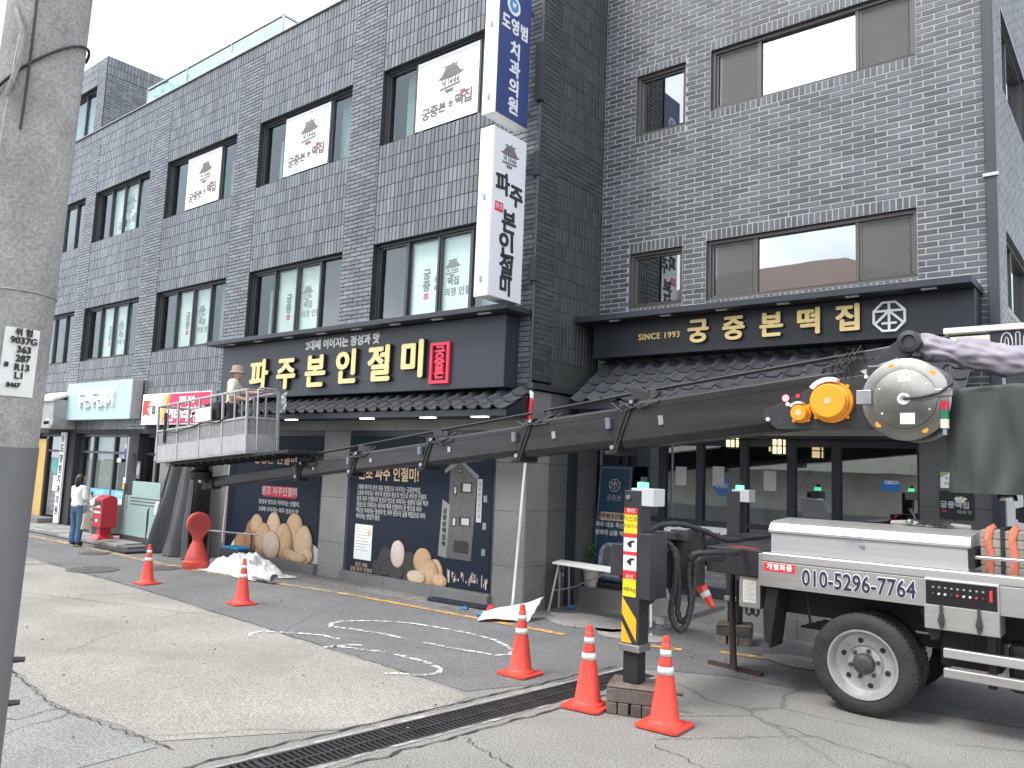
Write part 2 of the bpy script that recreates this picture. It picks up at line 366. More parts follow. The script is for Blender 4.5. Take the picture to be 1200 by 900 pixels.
m_stoned = mat('dark_basalt_slab', (.105, .107, .107), .45, var=.16, scale=1.1, bump=.08, bscale=150, speck=.1, grime=.25)
m_plinth = mat('plinth_stone', (.17, .17, .168), .6, var=.12, scale=2, bump=.1, bscale=150, grime=.3)
m_white = mat('white_paint', (.8, .8, .79), .5, var=.03)
m_black = mat('black_paint', (.02, .02, .022), .45, var=.1)
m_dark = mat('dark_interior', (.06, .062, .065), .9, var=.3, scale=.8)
m_gold = mat('gold_letter_face', (.78, .60, .27), .35, .25, var=.05)
m_galv = mat('galvanised_steel', (.42, .43, .44), .38, .85, var=.12, scale=6, grime=.25)
m_concrete = mat('pole_concrete', (.31, .3, .285), .9, var=.22, scale=3, bump=.45, bscale=190, speck=.22, grime=.35)
g_teal = glass('teal_glass', (.88, .94, .925), .06)
g_clear = glass('clear_glass', (.8, .85, .85), .1)
g_dark = glass('tinted_shop_glass', (.5, .54, .56), .28)
FA = front(9.0); FB = front(10.75); SA = sideX(-7.0); SB = sideX(-1.5)

# ------------------------------------------------------------------ ground
m_road = asphalt('worn_asphalt', (.222, .214, .199), .4, .48, .3)
m_strip = asphalt('grey_asphalt', (.15, .15, .15), .25, .48, .35)
m_beige = asphalt('old_pale_asphalt', (.272, .257, .23), .3, .48, .3)
m_bleach = asphalt('bleached_asphalt', (.225, .224, .218), .6, .48, .7)
gdir = Vector((.11, 1, 0)).normalized(); gx = Vector((1, -.11, 0)).normalized(); gc = Vector((-4.55, 3.82, 0))
GA, GBd, GW = -1.6, 3.55, .185
def gp(s, t, z=0): p = gc + gdir*s + gx*t; return (p.x, p.y, z)
inn = [gp(GA, -GW), gp(GA, GW), gp(GBd, GW), gp(GBd, -GW)]
outr = [(-300, -300, 0), (300, -300, 0), (300, 300, 0), (-300, 300, 0)]
mb = MB(); mb.add(inn+outr, [(4,5,1,0), (5,6,2,1), (6,7,3,2), (7,4,0,3)])
struct(mb.build('ground', m_road, fix=False))
def sheet(name, poly, z, mt, kind='structure'):
    o = MB().add([(x, y, z) for x, y in poly], [tuple(range(len(poly)))]).build(name, mt, fix=False); return struct(o)
def wob(a, b, n, amp, seed=0):
    a = Vector(a); b = Vector(b); d = (b-a).normalized(); nn = Vector((-d.y, d.x))
    return [tuple((a.lerp(b, i/n) + nn*amp*noise.noise(Vector((i*.9+seed, seed*3.1, 0))))) for i in range(n)]
# road strip past the shop fronts
gl = lambda s: gp(s, -GW-.09)[:2]
sheet('road_asphalt', wob((-60, 6.2), (-16, 6.2), 4, .1)+wob((-16, 6.15), (-11.4, 5.99), 12, .07, 2)+wob((-11.4, 5.99), (-5.5, 5.58), 22, .06, 5)+wob((-5.5, 5.58), (-4.62, 5.5), 3, .03, 7)+[(-4.5, 6.5), (-4.42, 7.4)]+wob((-3.5, 7.9), (1, 8.3), 5, .15, 9)+[(12, 8.6), (12, 10.4), (-6.9, 10.4), (-6.9, 9.0), (-60, 9.0)], .004, m_strip)
sheet('road_patch', wob((-8.5, 2.98), (-6.8, 2.79), 8, .05, 3)+wob((-6.8, 2.79), (-5.45, 2.95), 6, .06, 4)+wob((-5.45, 2.95), (-5.35, -3), 5, .1, 8)+[(-14, -3), (-14, 3.3)], .004, m_bleach)
bl = wob((-16, 6.05), (-11.4, 5.94), 12, .07, 2)
sheet('old_road', wob((-8.5, 3.04), (-6.8, 2.85), 8, .05, 3)+wob((-6.8, 2.85), (-5.3, 3.05), 6, .06, 4)+[gp(.2, -GW-.16)[:2], gp(1.2, -GW-.1)[:2], (-4.78, 5.42)]+wob((-5.5, 5.54), (-11.4, 5.94), 22, .05, 15)[1:]+[(-11.4, 5.95), (-16, 6.05), (-16, 3.3)], .004, m_beige)
# tar seams: dark cracked joints between the paved areas
m_tar = mat('tar_joint', (.035, .034, .033), .9, var=.4, scale=8, bump=.5)
def ribbon(mb, pts, w0, z, jag=.5, seed=0):
    L = []
    for i, p in enumerate(pts):
        p = Vector(p); q = Vector(pts[min(i+1, len(pts)-1)]); o = Vector(pts[max(i-1, 0)]); d = (q-o).normalized(); n = Vector((-d.y, d.x))
        ww = w0*(.35+jag*abs(noise.noise(Vector((i*1.7+seed, seed, 1))))*2)
        L.append((p+n*ww, p-n*ww))
    for i in range(len(L)-1):
        a, b = L[i]; c, d = L[i+1]; mb.add([(a.x,a.y,z),(b.x,b.y,z),(d.x,d.y,z),(c.x,c.y,z)], [(0,1,2,3)])
mb = MB()
for k, (a, b, n, wd) in enumerate([((-16, 6.1), (-11.4, 5.97), 40, .007), ((-11.4, 5.97), (-5.5, 5.56), 90, .006), ((-8.55, 3.02), (-6.8, 2.82), 34, .008), ((-6.8, 2.82), (-5.3, 3.0), 30, .008),
        ((-11.9, 5.1), (-11.3, 5.96), 20, .008), ((-12.6, 4.6), (-9.2, 5.75), 40, .005), ((-3.0, 5.5), (-1.2, 4.9), 40, .006), ((-3.05, 5.62), (-2.2, 6.6), 30, .005), ((-4.1, 4.6), (-3.1, 4.3), 30, .006), ((-3.1, 4.3), (-1.7, 3.4), 36, .007), ((-2.6, 6.7), (-.6, 6.2), 40, .005), ((-1.8, 4.8), (-.9, 5.9), 30, .005), ((-7.6, 2.4), (-6.0, 2.0), 30, .012)]):
    ribbon(mb, wob(a, b, n, .05, k*5.3)+[b], wd, .009, .7, k)
struct(mb.build('road_cracks', m_tar, fix=False))
# pale mortar haunching along the drain, rubble edges
m_haunch = worn('drain_mortar', (.36, .355, .34), .4, .6, 5)
mb = MB()
for sgn in (-1, 1):
    L = []
    for i in range(61):
        s = GA+(GBd-GA)*i/60; ww = .02+.06*max(0, noise.noise(Vector((s*2.1, sgn*4, 2)))+.35)
        L.append((gp(s, sgn*GW*1.0, .006), gp(s, sgn*(GW+ww), .0065)))
    for i in range(60): mb.add([L[i][0], L[i][1], L[i+1][1], L[i+1][0]], [(0,1,2,3)])
struct(mb.build('drain_edging', m_haunch, fix=True))
mb = MB()
for sgn in (-1, 1):
    pts = [gp(GA+(GBd-GA)*i/70, sgn*(GW+.13+.05*noise.noise(Vector((i*.4, sgn, 7)))))[:2] for i in range(71)]
    ribbon(mb, pts, .014, .0085, 1.0, 33)
struct(mb.build('drain_edge_cracks', m_tar, fix=False))
# drain channel and its cast gratings
dr = thing('drain_grating', 'long dark iron drain grating set across the road in the foreground', 'drain', gp(1, 0))
mb = MB()
A = [gp(GA, -GW), gp(GA, GW), gp(GBd, GW), gp(GBd, -GW)]; Bm = [gp(GA, -GW, -.4), gp(GA, GW, -.4), gp(GBd, GW, -.4), gp(GBd, -GW, -.4)]
mb.add(A+Bm, [(0,1,5,4), (1,2,6,5), (2,3,7,6), (3,0,4,7), (4,5,6,7)]); mb.build('channel', mat('channel_mud', (.03, .028, .026), .9), dr, fix=False)
m_iron = mat('cast_iron', (.055, .05, .052), .6, .5, var=.3, scale=5, grime=.4)
npan = 5; pl_ = (GBd-GA)/npan
for k in range(npan):
    s0 = GA+k*pl_+.006; s1 = GA+(k+1)*pl_-.006; mb = MB()
    zt = .004+rng.uniform(-.002, .003)
    for t in (-GW+.012, GW-.012, 0): mb.beam(gp(s0, t, zt-.012), gp(s1, t, zt-.012), .022, .026)
    nb = 22
    for i in range(nb+1):
        s = s0+(s1-s0)*i/nb; mb.beam(gp(s, -GW+.02, zt-.013), gp(s, GW-.02, zt-.013), .016 if 0 < i < nb else .02, .022)
    stuffpart(mb.build('grate_bars', m_iron, dr, fix=False))
# kerb and paving by the far shops
m_pave = mat('worn_paving_stone', (.27, .265, .25), .9, var=.2, scale=3, bump=.5, bscale=50, rnd=.2, grime=.35)
pv = struct(MB().box(-30, -16.7, 8.02, 9.0, 0, .085).build('pavement', mat('paving_bed', (.12, .12, .115), .95)))
for k in range(24):
    x0 = -28.6+k*.5
    for (ya, yb, zz) in ((8.0, 8.18, .1), (8.19, 8.58, .112), (8.59, 8.98, .112)):
        sx_ = .25 if ya > 8.5 else 0
        if x0+.5+sx_ > -16.75 and x0+sx_ > -17.2: continue
        o = MB().box(x0+sx_+.006, x0+sx_+.492, ya, yb-.004, .03, zz+rng.uniform(-.006, .006)).build('paving_stone', m_pave, pv, bevel=.006)
struct(MB().box(-16.7, -7.02, 8.42, 9.0, -.05, .018).build('gutter', mat('gutter_concrete', (.17, .165, .155), .95, var=.25, scale=2.5, bump=.6, bscale=60, grime=.5)))
# markings
m_yel = worn('worn_yellow_paint', (.62, .36, .1), .36, .56, 7); m_yelf = worn('faded_yellow_paint', (.5, .36, .19), .4, .6, 5); m_wht = worn('worn_white_paint', (.68, .68, .66), .44, .56, 14)
def strip(mb, pts, wd, z):
    for i in range(len(pts)-1):
        a = Vector(pts[i]); b = Vector(pts[i+1]); d = (b-a).normalized(); n = Vector((-d.y, d.x))*wd/2
        mb.add([(*(a+n), z), (*(a-n), z), (*(b-n), z), (*(b+n), z)], [(0,1,2,3)])
for nm, pts, wd, mt_ in (('yellow_line', [(-28, 7.6), (-21.1, 7.62), (-18.1, 7.68), (-14.5, 7.6)], .2, m_yelf), ('yellow_line', [(-14.5, 7.6), (-12.6, 7.72), (-11.0, 7.93), (-9.6, 8.1)], .14, m_yelf), ('yellow_line', [(-9.6, 8.1), (-8.0, 8.17), (-5.75, 8.24)], .115, m_yel), ('yellow_line', [(-5.05, 8.43), (-4.35, 8.6)], .11, m_yel), ('yellow_line', [(-4.0, 8.85), (-3.35, 9.0)], .11, m_yel)):
    mb = MB(); strip(mb, pts, wd, .0125); struct(mb.build(nm, mt_, fix=False))
mb = MB()
W30 = {}
for pts in ([(-7.86,6.35),(-8.07,6.5),(-8.1,6.72),(-7.88,7.02),(-7.5,7.28),(-7.0,7.36),(-6.55,7.4),(-6.1,7.34),(-5.72,7.16),(-5.52,6.92),(-5.62,6.76)], [(-7.92,6.38),(-7.6,6.5),(-7.2,6.58),(-6.85,6.6)], [(-6.55,6.62),(-6.1,6.68),(-5.66,6.76)],
            [(-8.05,5.36),(-8.2,5.46),(-8.2,5.62),(-7.9,5.84),(-7.6,6.0),(-7.3,6.02)], [(-7.08,5.62),(-7.02,5.9),(-6.9,6.02)], [(-7.1,5.74),(-6.8,5.86),(-6.5,5.98)], [(-6.35,6.0),(-5.9,6.0),(-5.62,5.92),(-5.5,5.78),(-5.55,5.62),(-5.85,5.4)]):
    strip(mb, pts, .06, .0125)
struct(mb.build('worn_speed_marking', m_wht, fix=False))
for nm, x, y, r in (('manhole_cover', -14.33, 6.33, .42), ('manhole_cover', -16.62, 7.35, .3), ('manhole_cover', -13.9, 7.35, .3)):
    t = MB(); t.lathe([(0, .0145), (r-.03, .0145), (r-.025, .013), (r, .0145), (r, .006)], (x, y, 0), 32)
    for a in range(-4, 5):
        h = math.sqrt(max(0, (r-.05)**2-(a*r/5)**2)); t.box(x-h, x+h, y+a*r/5-.012, y+a*r/5+.012, .0163, .0195)
    o = t.build(nm, mat('worn_cover_iron', (.12, .115, .11), .6, .3, var=.3, scale=5, grime=.4), fix=False)
    tag(o, {.42: 'large round iron manhole cover in the road beside the woman'}.get(r, 'small iron cover in the yellow line near the mailbox' if x < -16 else 'small iron cover by the red paddle bollard'), 'manhole')
m_conc = mat('bare_concrete', (.27, .26, .245), .95, var=.25, scale=3, bump=.6, bscale=40, grime=.4)
mb = MB(); cx = [(math.cos(a), math.sin(a)) for a in [i*math.pi/14 for i in range(28)]]
for (x, y, rx, ry, sd) in ((-5.95, 9.25, .75, .5, 1), (-5.2, 8.85, .5, .28, 6), (-3.0, 9.1, .6, .3, 4)):
    mb.add([(x+c*rx*(1+.35*noise.noise(Vector((c*2, s*2, sd)))), y+s*ry*(1+.35*noise.noise(Vector((c*2, s*2, sd+9)))), .0085+.0012*(sd % 5)) for c, s in cx], [tuple(range(28))])
struct(mb.build('concrete_patch', m_conc, fix=False))

# ------------------------------------------------------------------ building with clinker tiles
bA = thing('tiled_building', 'three storey building clad in charcoal clinker tiles with a roof penthouse', 'building', (-16, 12, 0))
bays = [(-25.95, -22.92), (-22.28, -19.25), (-18.38, -15.36), (-14.5, -11.49), (-10.63, -7.66)]
floors = [(4.42, 5.85), (7.66, 9.07)]
holes = [(a, b, c, d) for a, b in bays for c, d in floors]
shop = [(-24.95, -22.95, .12, 2.5), (-22.1, -19.2, .12, 2.5), (-18.62, -17.5, .12, 2.5)]
mb = MB(); wall_with_holes(mb, FA, -26.5, -7.0, 2.75, 10.9, holes, .16, -.0085)
wall_with_holes(mb, FA, -26.5, -15.28, 0, 2.75, shop, .25, -.006)
wall_with_holes(mb, SA, 9.006, 10.75, 3.3, 10.9, [], .1, -.006)
mb.add([(-26.5, 9.014, 10.9), (-7.014, 9.014, 10.9), (-7.014, 9.25, 10.9), (-26.5, 9.25, 10.9)], [(0,1,2,3)])      # parapet top
mb.box(-26.5, -7.3, 9.25, 19, 10.3, 10.45)                                                       # roof slab
mb.add([(-26.5, 9.25, 10.9), (-7.25, 9.25, 10.9), (-7.25, 9.25, 10.3), (-26.5, 9.25, 10.3)], [(0,1,2,3)])
mb.add([(-26.5, 9.014, 0), (-26.5, 19, 0), (-26.5, 19, 10.9), (-26.5, 9.014, 10.9)], [(0,1,2,3)])
mb.add([(-26.5, 19, 0), (-7, 19, 0), (-7, 19, 10.9), (-26.5, 19, 10.9)], [(0,1,2,3)])
mb.add([(-7.014, 10.75, 3.3), (-7.014, 19, 3.3), (-7.014, 19, 10.9), (-7.014, 10.75, 10.9)], [(0,1,2,3)])
mb.build('wall', m_joint, bA, fix=False)
mb = MB()
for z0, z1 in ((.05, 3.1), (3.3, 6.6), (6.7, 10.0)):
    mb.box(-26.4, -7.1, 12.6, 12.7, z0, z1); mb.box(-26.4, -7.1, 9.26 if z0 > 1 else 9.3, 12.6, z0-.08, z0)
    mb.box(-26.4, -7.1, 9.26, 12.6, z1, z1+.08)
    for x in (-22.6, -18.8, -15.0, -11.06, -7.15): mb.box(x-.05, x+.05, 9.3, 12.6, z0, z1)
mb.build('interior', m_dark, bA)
def hidA(u, v): return (u > -15 and v < 4.45) or (u > -9.0 and v > 4.3) or (v < 2.8)
vt = []; pil = []
for i, (a, b) in enumerate(bays):
    zb = 2.6 if i < 2 else (2.75 if i == 2 else 3.1)
    for c, d in ((zb, 4.42), (5.85, 7.66), (9.07, 10.895)): vt += stack_tiles(a, b, c, d, .0925, .262, .017, .008)
edges = [-26.5] + [x for b in bays for x in b] + [-7.0]
for i in range(0, len(edges), 2):
    a, b = edges[i], edges[i+1]; zb = 2.6 if a < -16 else 3.1
    if i == 0: continue
    pil += bond_tiles(a, b, zb if a > -20 else 2.6, 10.62, .28, .0765, .01, (), .11*i)
    vt += stack_tiles(a, b, 10.63, 10.895, .0925, .262, .017, .008)
lay(vt, FA, 0, .022, 'tile', m_tile, bA, 210, hidA)
lay(pil, FA, .004, .016, 'brick_tile', m_tile, bA, 90, hidA)
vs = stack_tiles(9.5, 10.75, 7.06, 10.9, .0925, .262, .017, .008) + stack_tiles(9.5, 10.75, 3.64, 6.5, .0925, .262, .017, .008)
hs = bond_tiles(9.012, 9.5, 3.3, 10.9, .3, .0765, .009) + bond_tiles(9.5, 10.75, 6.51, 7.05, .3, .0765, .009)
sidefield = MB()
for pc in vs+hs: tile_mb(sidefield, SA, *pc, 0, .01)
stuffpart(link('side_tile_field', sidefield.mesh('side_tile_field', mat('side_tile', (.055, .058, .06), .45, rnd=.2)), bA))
MB().box(-7.02, -6.985, 9.5, 10.75, 3.26, 3.63).build('side_band', mat('olive_panel', (.05, .055, .05), .6), bA)
MB().box(-7.2, -6.93, 8.96, 10.75, 3.17, 3.255).build('ledge', m_alu, bA)
MB().box(-26.5, -6.99, 8.965, 9.27, 10.9, 10.925).build('parapet_cap', mat('parapet_cap', (.3, .31, .33), .4, .6), bA)
MB().cyl((-7.0, 8.985, 3.2), (-7.0, 8.985, 10.85), .022, n=10).build('corner_pipe', m_alu, bA, smooth=True)
MB().tube([(-7.62, 8.975, 2.8), (-7.6, 8.975, 3.4), (-7.55, 8.975, 4.0), (-7.57, 8.975, 5.1)], .008, 6).build('cable', m_black, bA)

# windows
def window(parent, fr, a, b, c, d, cuts, mt, gl, name='window', rec=.13, fw=.045, sash=(), sills=True):
    mb = MB()
    for (u0, u1, v0, v1) in ((a, b, d-fw, d), (a, b, c, c+fw), (a, a+fw, c+fw, d-fw), (b-fw, b, c+fw, d-fw)): fbox(mb, fr, u0, u1, v0, v1, -rec-.05, -rec+.04)
    wn = mb.build(name, mt, parent, bevel=.004)
    xs = [a+fw] + [a+k for k in cuts] + [b-fw]
    for k in cuts: fbox(MB(), fr, a+k-.022, a+k+.022, c+fw, d-fw, -rec-.05, -rec+.025).build('mullion', mt, wn, bevel=.003)
    for i in range(len(xs)-1):
        u0 = xs[i]+(.022 if i else 0); u1 = xs[i+1]-(.022 if i < len(xs)-2 else 0)
        if i in sash:
            m2 = MB(); off = -.03 if i % 2 else 0.
            for (p, q, s, t) in ((u0, u1, d-fw-.035, d-fw), (u0, u1, c+fw, c+fw+.035), (u0, u0+.035, c+fw+.035, d-fw-.035), (u1-.035, u1, c+fw+.035, d-fw-.035)): fbox(m2, fr, p, q, s, t, -rec-.03+off, -rec+.005+off)
            m2.build('sash', mt, wn, bevel=.003)
        fbox(MB(), fr, u0, u1, c+fw, d-fw, -rec-.032, -rec-.026).build('pane', gl, wn, fix=True)
    return wn
m_blind = mat('pale_blind', (.62, .61, .57), .8, var=.08, scale=1.5)
m_curt = mat('green_room_blind', (.26, .32, .32), .8, var=.2, scale=1, aniso=(9, 1, 1))
for i, (a, b) in enumerate(bays):
    for k, (c, d) in enumerate(floors):
        cuts = (.78, 1.52, 2.26) if k == 0 else ((.78, 2.26) if i in (2, 3, 4) else (.78, 1.5, 2.26))
        wn = window(bA, FA, a, b, c, d, cuts, m_alu, g_teal, sash=(0, 1, 2) if len(cuts) == 3 else (0, 2))
        # half drawn blinds and room dividers behind the side lights
        for (u0, u1) in ((a+.3, a+.74), (a+2.3, a+2.9)):
            if (i*2+k+int(u0*7)) % 3 != 2: fbox(MB(), FA, u0, u1, c+.06, d-.06-rng.choice((0, .0, .3)), -.36, -.35).build('blind', m_curt, wn)
# window posters
m_paper = mat('poster_paper', (.86, .87, .86), .7, var=.03); m_paper2 = mat('beige_blind_cloth', (.68, .67, .62), .85, var=.06); m_ink = mat('grey_ink', (.16, .145, .15), .8); m_inkl = mat('pale_grey_ink', (.34, .34, .34), .8); m_red = mat('seal_red', (.6, .03, .07), .6)
def pavilion(mb, fr, u, v, s, d):
    """small ink drawing of a tiled pavilion"""
    def P(pts, e=.0): mb.prism([(u+x*s, v+y*s) for x, y in pts], fr, d, d+.002+e)
    P([(-.5,.05),(-.36,.13),(-.2,.33),(.22,.33),(.38,.14),(.54,.1),(.36,.04),(0,.0),(-.36,.02)])
    P([(-.3,.34),(-.24,.4),(.2,.4),(.3,.47),(.24,.36),(.2,.34)], .0004)
    P([(.02,.4),(.06,.5),(.1,.4)], .0006)
    for x in (-.34, -.22, -.1, .04, .17, .29): P([(x,-.26),(x+.035,-.26),(x+.035,.02),(x,.03)], .0003)
    P([(-.4,-.3),(.36,-.24),(.4,-.18),(-.4,-.24)], .0005); P([(-.16,-.42),(.12,-.4),(.14,-.3),(-.2,-.3)], .0002)
    for x in (-.28, -.03, .11, .23): P([(x,-.15),(x+.07,-.15),(x+.07,-.05),(x,-.05)], .0007)
def poster(name, label, u0, u1, v0, v1, mt, style, dpt=-.2, grp=None):
    t = thing(name, label, 'poster', FA((u0+u1)/2, v0, dpt), grp)
    fbox(MB(), FA, u0, u1, v0, v1, dpt, dpt+.004).build('sheet', mt, t)
    um = (u0+u1)/2; W_ = u1-u0; H_ = v1-v0; e = dpt+.004
    if style:
        mb = MB()
        for k in (.05, .075):
            for (a, b, c, d) in ((u0+k, u1-k, v0+k, v0+k+.008), (u0+k, u1-k, v1-k-.008, v1-k), (u0+k, u0+k+.008, v0+k+.008, v1-k-.008), (u1-k-.008, u1-k, v0+k+.008, v1-k-.008)): fbox(mb, FA, a, b, c, d, e, e+.001)
        mb.build('border', m_inkl, t, fix=False)
        mb = MB(); pavilion(mb, FA, um+.08, v0+H_*.62, W_*.42, e); mb.build('pavilion_drawing', m_ink, t, fix=False)
        for k, (ch, s) in enumerate(zip('궁중본인떡집', (.2, .2, .17, .1, .2, .22))):
            text('lettering', ch, FA, u0+W_*(.17+.135*k), v0+H_*(.2+.015*k), e, s*H_/1.2*1.1, m_ink, t, .001, (.008, .008))
        fbox(MB(), FA, um+.22*W_, um+.3*W_, v0+H_*.34, v0+H_*.4, e, e+.001).build('seal', m_red, t)
        text('small_lettering', 'SINCE', FA, u0+W_*.17, v0+H_*.34, e, .04, m_inkl, t, .001)
    return t
nth = {2: 'second', 3: 'third'}
for i, where in ((2, 'in the third-floor window left of the first narrow tile pier'), (3, 'in the third-floor window between two others like it'), (4, 'in the third-floor window beside the blue projecting sign')):
    a = bays[i][0]; poster('window_poster', 'white palace drawing poster '+where, a+.8, a+2.24, 7.75, 8.99, m_paper, 1, -.105)
a = bays[1][0]; poster('window_poster', 'grey palace drawing poster behind sliding panes, third-floor window nearest the pole', a+.85, a+2.2, 7.75, 8.99, m_paper2, 1, -.25)
for i, where in ((1, 'above the mint sign'), (2, 'above the red and white sign'), (3, 'above the worker in the basket'), (4, 'above the gold letters beside the white projecting sign')):
    a = bays[i][0]; t = poster('blind_poster', 'beige calligraphy blind in the second-floor window '+where, a+.82, a+2.22, 4.5, 5.77, m_paper2 if i < 4 else m_paper, 0, -.22)
    e = -.216; mb = MB(); pavilion(mb, FA, a+1.75, 5.25, .36, e); mb.build('pavilion_drawing', m_ink, t, fix=False)
    for k, ch in enumerate('궁중'): text('lettering', ch, FA, a+1.16, 5.2-k*.2, e, .2, m_ink, t, .001, (.01, .01))
    for k, ch in enumerate('본떡'): text('lettering', ch, FA, a+1.4, 5.1-k*.16, e, .12, m_ink, t, .001, (.006, .006))
    text('lettering', '떡집', FA, a+1.78, 5.02, e, .15, m_ink, t, .001, (.006, .006)); text('lettering', '의정 인절', FA, a+1.88, 4.84, e, .15, m_ink, t, .001, (.004, .004))
    fbox(MB(), FA, a+1.1, a+1.22, 4.78, 4.89, e, e+.001).build('seal', m_red, t)

# penthouse on the roof
F_P = front(9.02); S_P = sideX(-22.42)
mb = MB(); wall_with_holes(mb, F_P, -28, -22.42, 10.925, 13.08, [(-26.2, -22.95, 11.0, 12.35)], .16, -.014)
wall_with_holes(mb, S_P, 9.034, 13, 10.5, 13.08, [(10.3, 12.6, 10.5, 12.55)], .9, -.006)
mb.add([(-28, 9.03, 13.08), (-22.43, 9.03, 13.08), (-22.43, 13, 13.08), (-28, 13, 13.08)], [(0,1,2,3)])
mb.box(-28, -23.3, 10.3, 12.6, 10.5, 12.55)
mb.build('penthouse_wall', m_joint, bA, fix=False)
ph = MB()
for pc in stack_tiles(-28, -22.95, 12.36, 13.07, .0925, .236, .009) + bond_tiles(-22.94, -22.43, 10.93, 13.07, .28, .0765, .01): tile_mb(ph, F_P, *pc, 0, .013)
for pc in stack_tiles(9.04, 13, 12.56, 13.07, .0925, .25, .009) + bond_tiles(9.04, 10.29, 10.9, 12.55, .3, .0765, .009): tile_mb(ph, S_P, *pc, 0, .01)
stuffpart(link('penthouse_tile_field', ph.mesh('penthouse_tile_field', m_tile), bA))
window(bA, F_P, -26.2, -22.95, 11.0, 12.35, (1.5, 2.4), m_alu, g_teal, sash=(1,))
MB().box(-26.3, -22.8, 9.4, 9.42, 10.93, 12.5).build('penthouse_blind', m_curt, bA)
# roof railing with torn film on it
rl = thing('roof_railing', 'steel roof railing with torn pale green film along the parapet', 'railing', (-16.8, 9.35, 10.45))
mb = MB(); mb.beam((-20.4, 9.3, 11.62), (-14.4, 9.3, 11.62), .05, .05); mb.beam((-14.4, 9.3, 11.62), (-14.4, 12.0, 11.62), .05, .05); mb.build('top_rail', m_galv, rl)
for x in (-20.4, -18.4, -16.4, -14.4): MB().box(x-.025, x+.025, 9.28, 9.32, 10.45, 11.6).build('post', m_galv, rl)
MB().box(-14.42, -14.38, 11.9, 11.95, 10.45, 11.6).build('post', m_galv, rl)
m_film = mat('torn_film', (.32, .55, .5), .45, var=.5, scale=4, aniso=(1, 1, 2), alpha=.9); m_film2 = mat('torn_white_film', (.72, .75, .74), .55, var=.15, scale=4)
for x in (-20.37, -18.37, -16.37):
    mb = MB(); mb.grid(lambda a, b: (x+a*1.94, 9.3+.03*noise.noise(Vector((x+a*6, b*3, 1))), 10.7+b*.85), 14, 6); mb.build('film', m_film, rl, smooth='all')
    for q in range(3):
        x2 = x+rng.uniform(0, 1.2); z2 = rng.uniform(10.85, 11.2); mb = MB(); pts = [(x2+r_*math.cos(t_), z2+r_*.5*math.sin(t_)) for t_, r_ in [(k*.7, rng.uniform(.15, .45)) for k in range(9)]]
        mb.add([(px_, 9.255-.01*q, min(11.57, pz)) for px_, pz in pts], [tuple(range(9))]); mb.build('torn_film', m_film2, rl, fix=False)

# ------------------------------------------------------------------ brick building on the right
bB = thing('brick_building', 'dark slate brick building with pale mortar joints, set back behind the boom', 'building', (-4.2, 14, 0))
wb = [(-5.1, -2.25, 7.53, 8.5), (-6.4, -5.52, 7.43, 8.46), (-5.14, -2.27, 4.6, 5.51), (-6.46, -5.53, 4.6, 5.5)]
sb = [(12.4, 15.0, 7.55, 8.75), (12.35, 15.0, 4.45, 5.5)]
mb = MB(); wall_with_holes(mb, FB, -7.0, -1.5, 2.6, 12.2, wb, 0, -.004); wall_with_holes(mb, SB, 10.754, 24, 0, 12.2, sb, 0, -.004)
mb.add([(-7, 10.76, 12.2), (-1.51, 10.76, 12.2), (-1.51, 24, 12.2), (-7, 24, 12.2)], [(0,1,2,3)]); mb.add([(-7, 24, 0), (-1.51, 24, 0), (-1.51, 24, 12.2), (-7, 24, 12.2)], [(0,1,2,3)]); mb.add([(-7.01, 10.9, 0), (-7.01, 24, 0), (-7.01, 24, 12.2), (-7.01, 10.9, 12.2)], [(0,1,2,3)])
mb.build('wall', m_mortar, bB, fix=False)
for fr_, hh in ((FB, wb), (SB, sb)):
    for (a, b, c, e) in hh:
        mb = MB()
        for (p, q) in (((a,c),(b,c)), ((b,c),(b,e)), ((b,e),(a,e)), ((a,e),(a,c))): mb.add([fr_(*p,-.001), fr_(*q,-.001), fr_(*q,-.16), fr_(*p,-.16)], [(0,1,2,3)])
        mb.build('window_reveal', m_brick, bB, fix=False)
mb = MB()
for z0, z1 in ((3.4, 6.6), (6.7, 10.0)):
    mb.box(-6.9, -1.6, 13.4, 13.5, z0, z1); mb.box(-6.9, -1.6, 11, 13.4, z0-.08, z0); mb.box(-6.9, -1.6, 11, 13.4, z1, z1+.08); mb.box(-5.4, -5.3, 11, 13.4, z0, z1)
mb.build('interior', mat('pale_room', (.3, .3, .29), .9), bB)
# bricks: running bond, with rowlock courses over and under the openings
HB = (12.2-2.68)/round((12.2-2.68)/.079)
up_ = lambda z: 2.68+HB*math.ceil((z-2.68)/HB); dn_ = lambda z: 2.68+HB*math.floor((z-2.68)/HB)
rowl = [(a, b, d, up_(d+.1)) for a, b, c, d in wb] + [(a, b, dn_(c-.1), c) for a, b, c, d in wb]
bk = bond_tiles(-7.0, -1.5, 2.68, 12.2, .288, .079, .0145, wb+rowl, .07)
for (a, b, c, d) in rowl: bk += stack_tiles(a, b, c, d, .079, .13, .0145)
lay(bk, FB, 0, .008, 'brick', m_brick, bB, 300, lambda u, v: v < 4.35)
bs = MB()
for pc in bond_tiles(10.77, 22, 2.9, 12.2, .288, .079, .0145, sb, .1): tile_mb(bs, SB, *pc, 0, .008)
stuffpart(link('side_brick_field', bs.mesh('side_brick_field', m_brick), bB))
def winB(a, b, c, d, cuts, gl=g_clear):
    wn = window(bB, FB, a, b, c, d, cuts, m_brown, gl, rec=.1, fw=.05, sash=(0, 2) if cuts else (0,))
    return wn
m_screen = mat('insect_screen_mesh', (.16, .155, .15), .8, var=.1, alpha=.45); g_mirror = glass('coated_glass', (.5, .54, .56), .42)
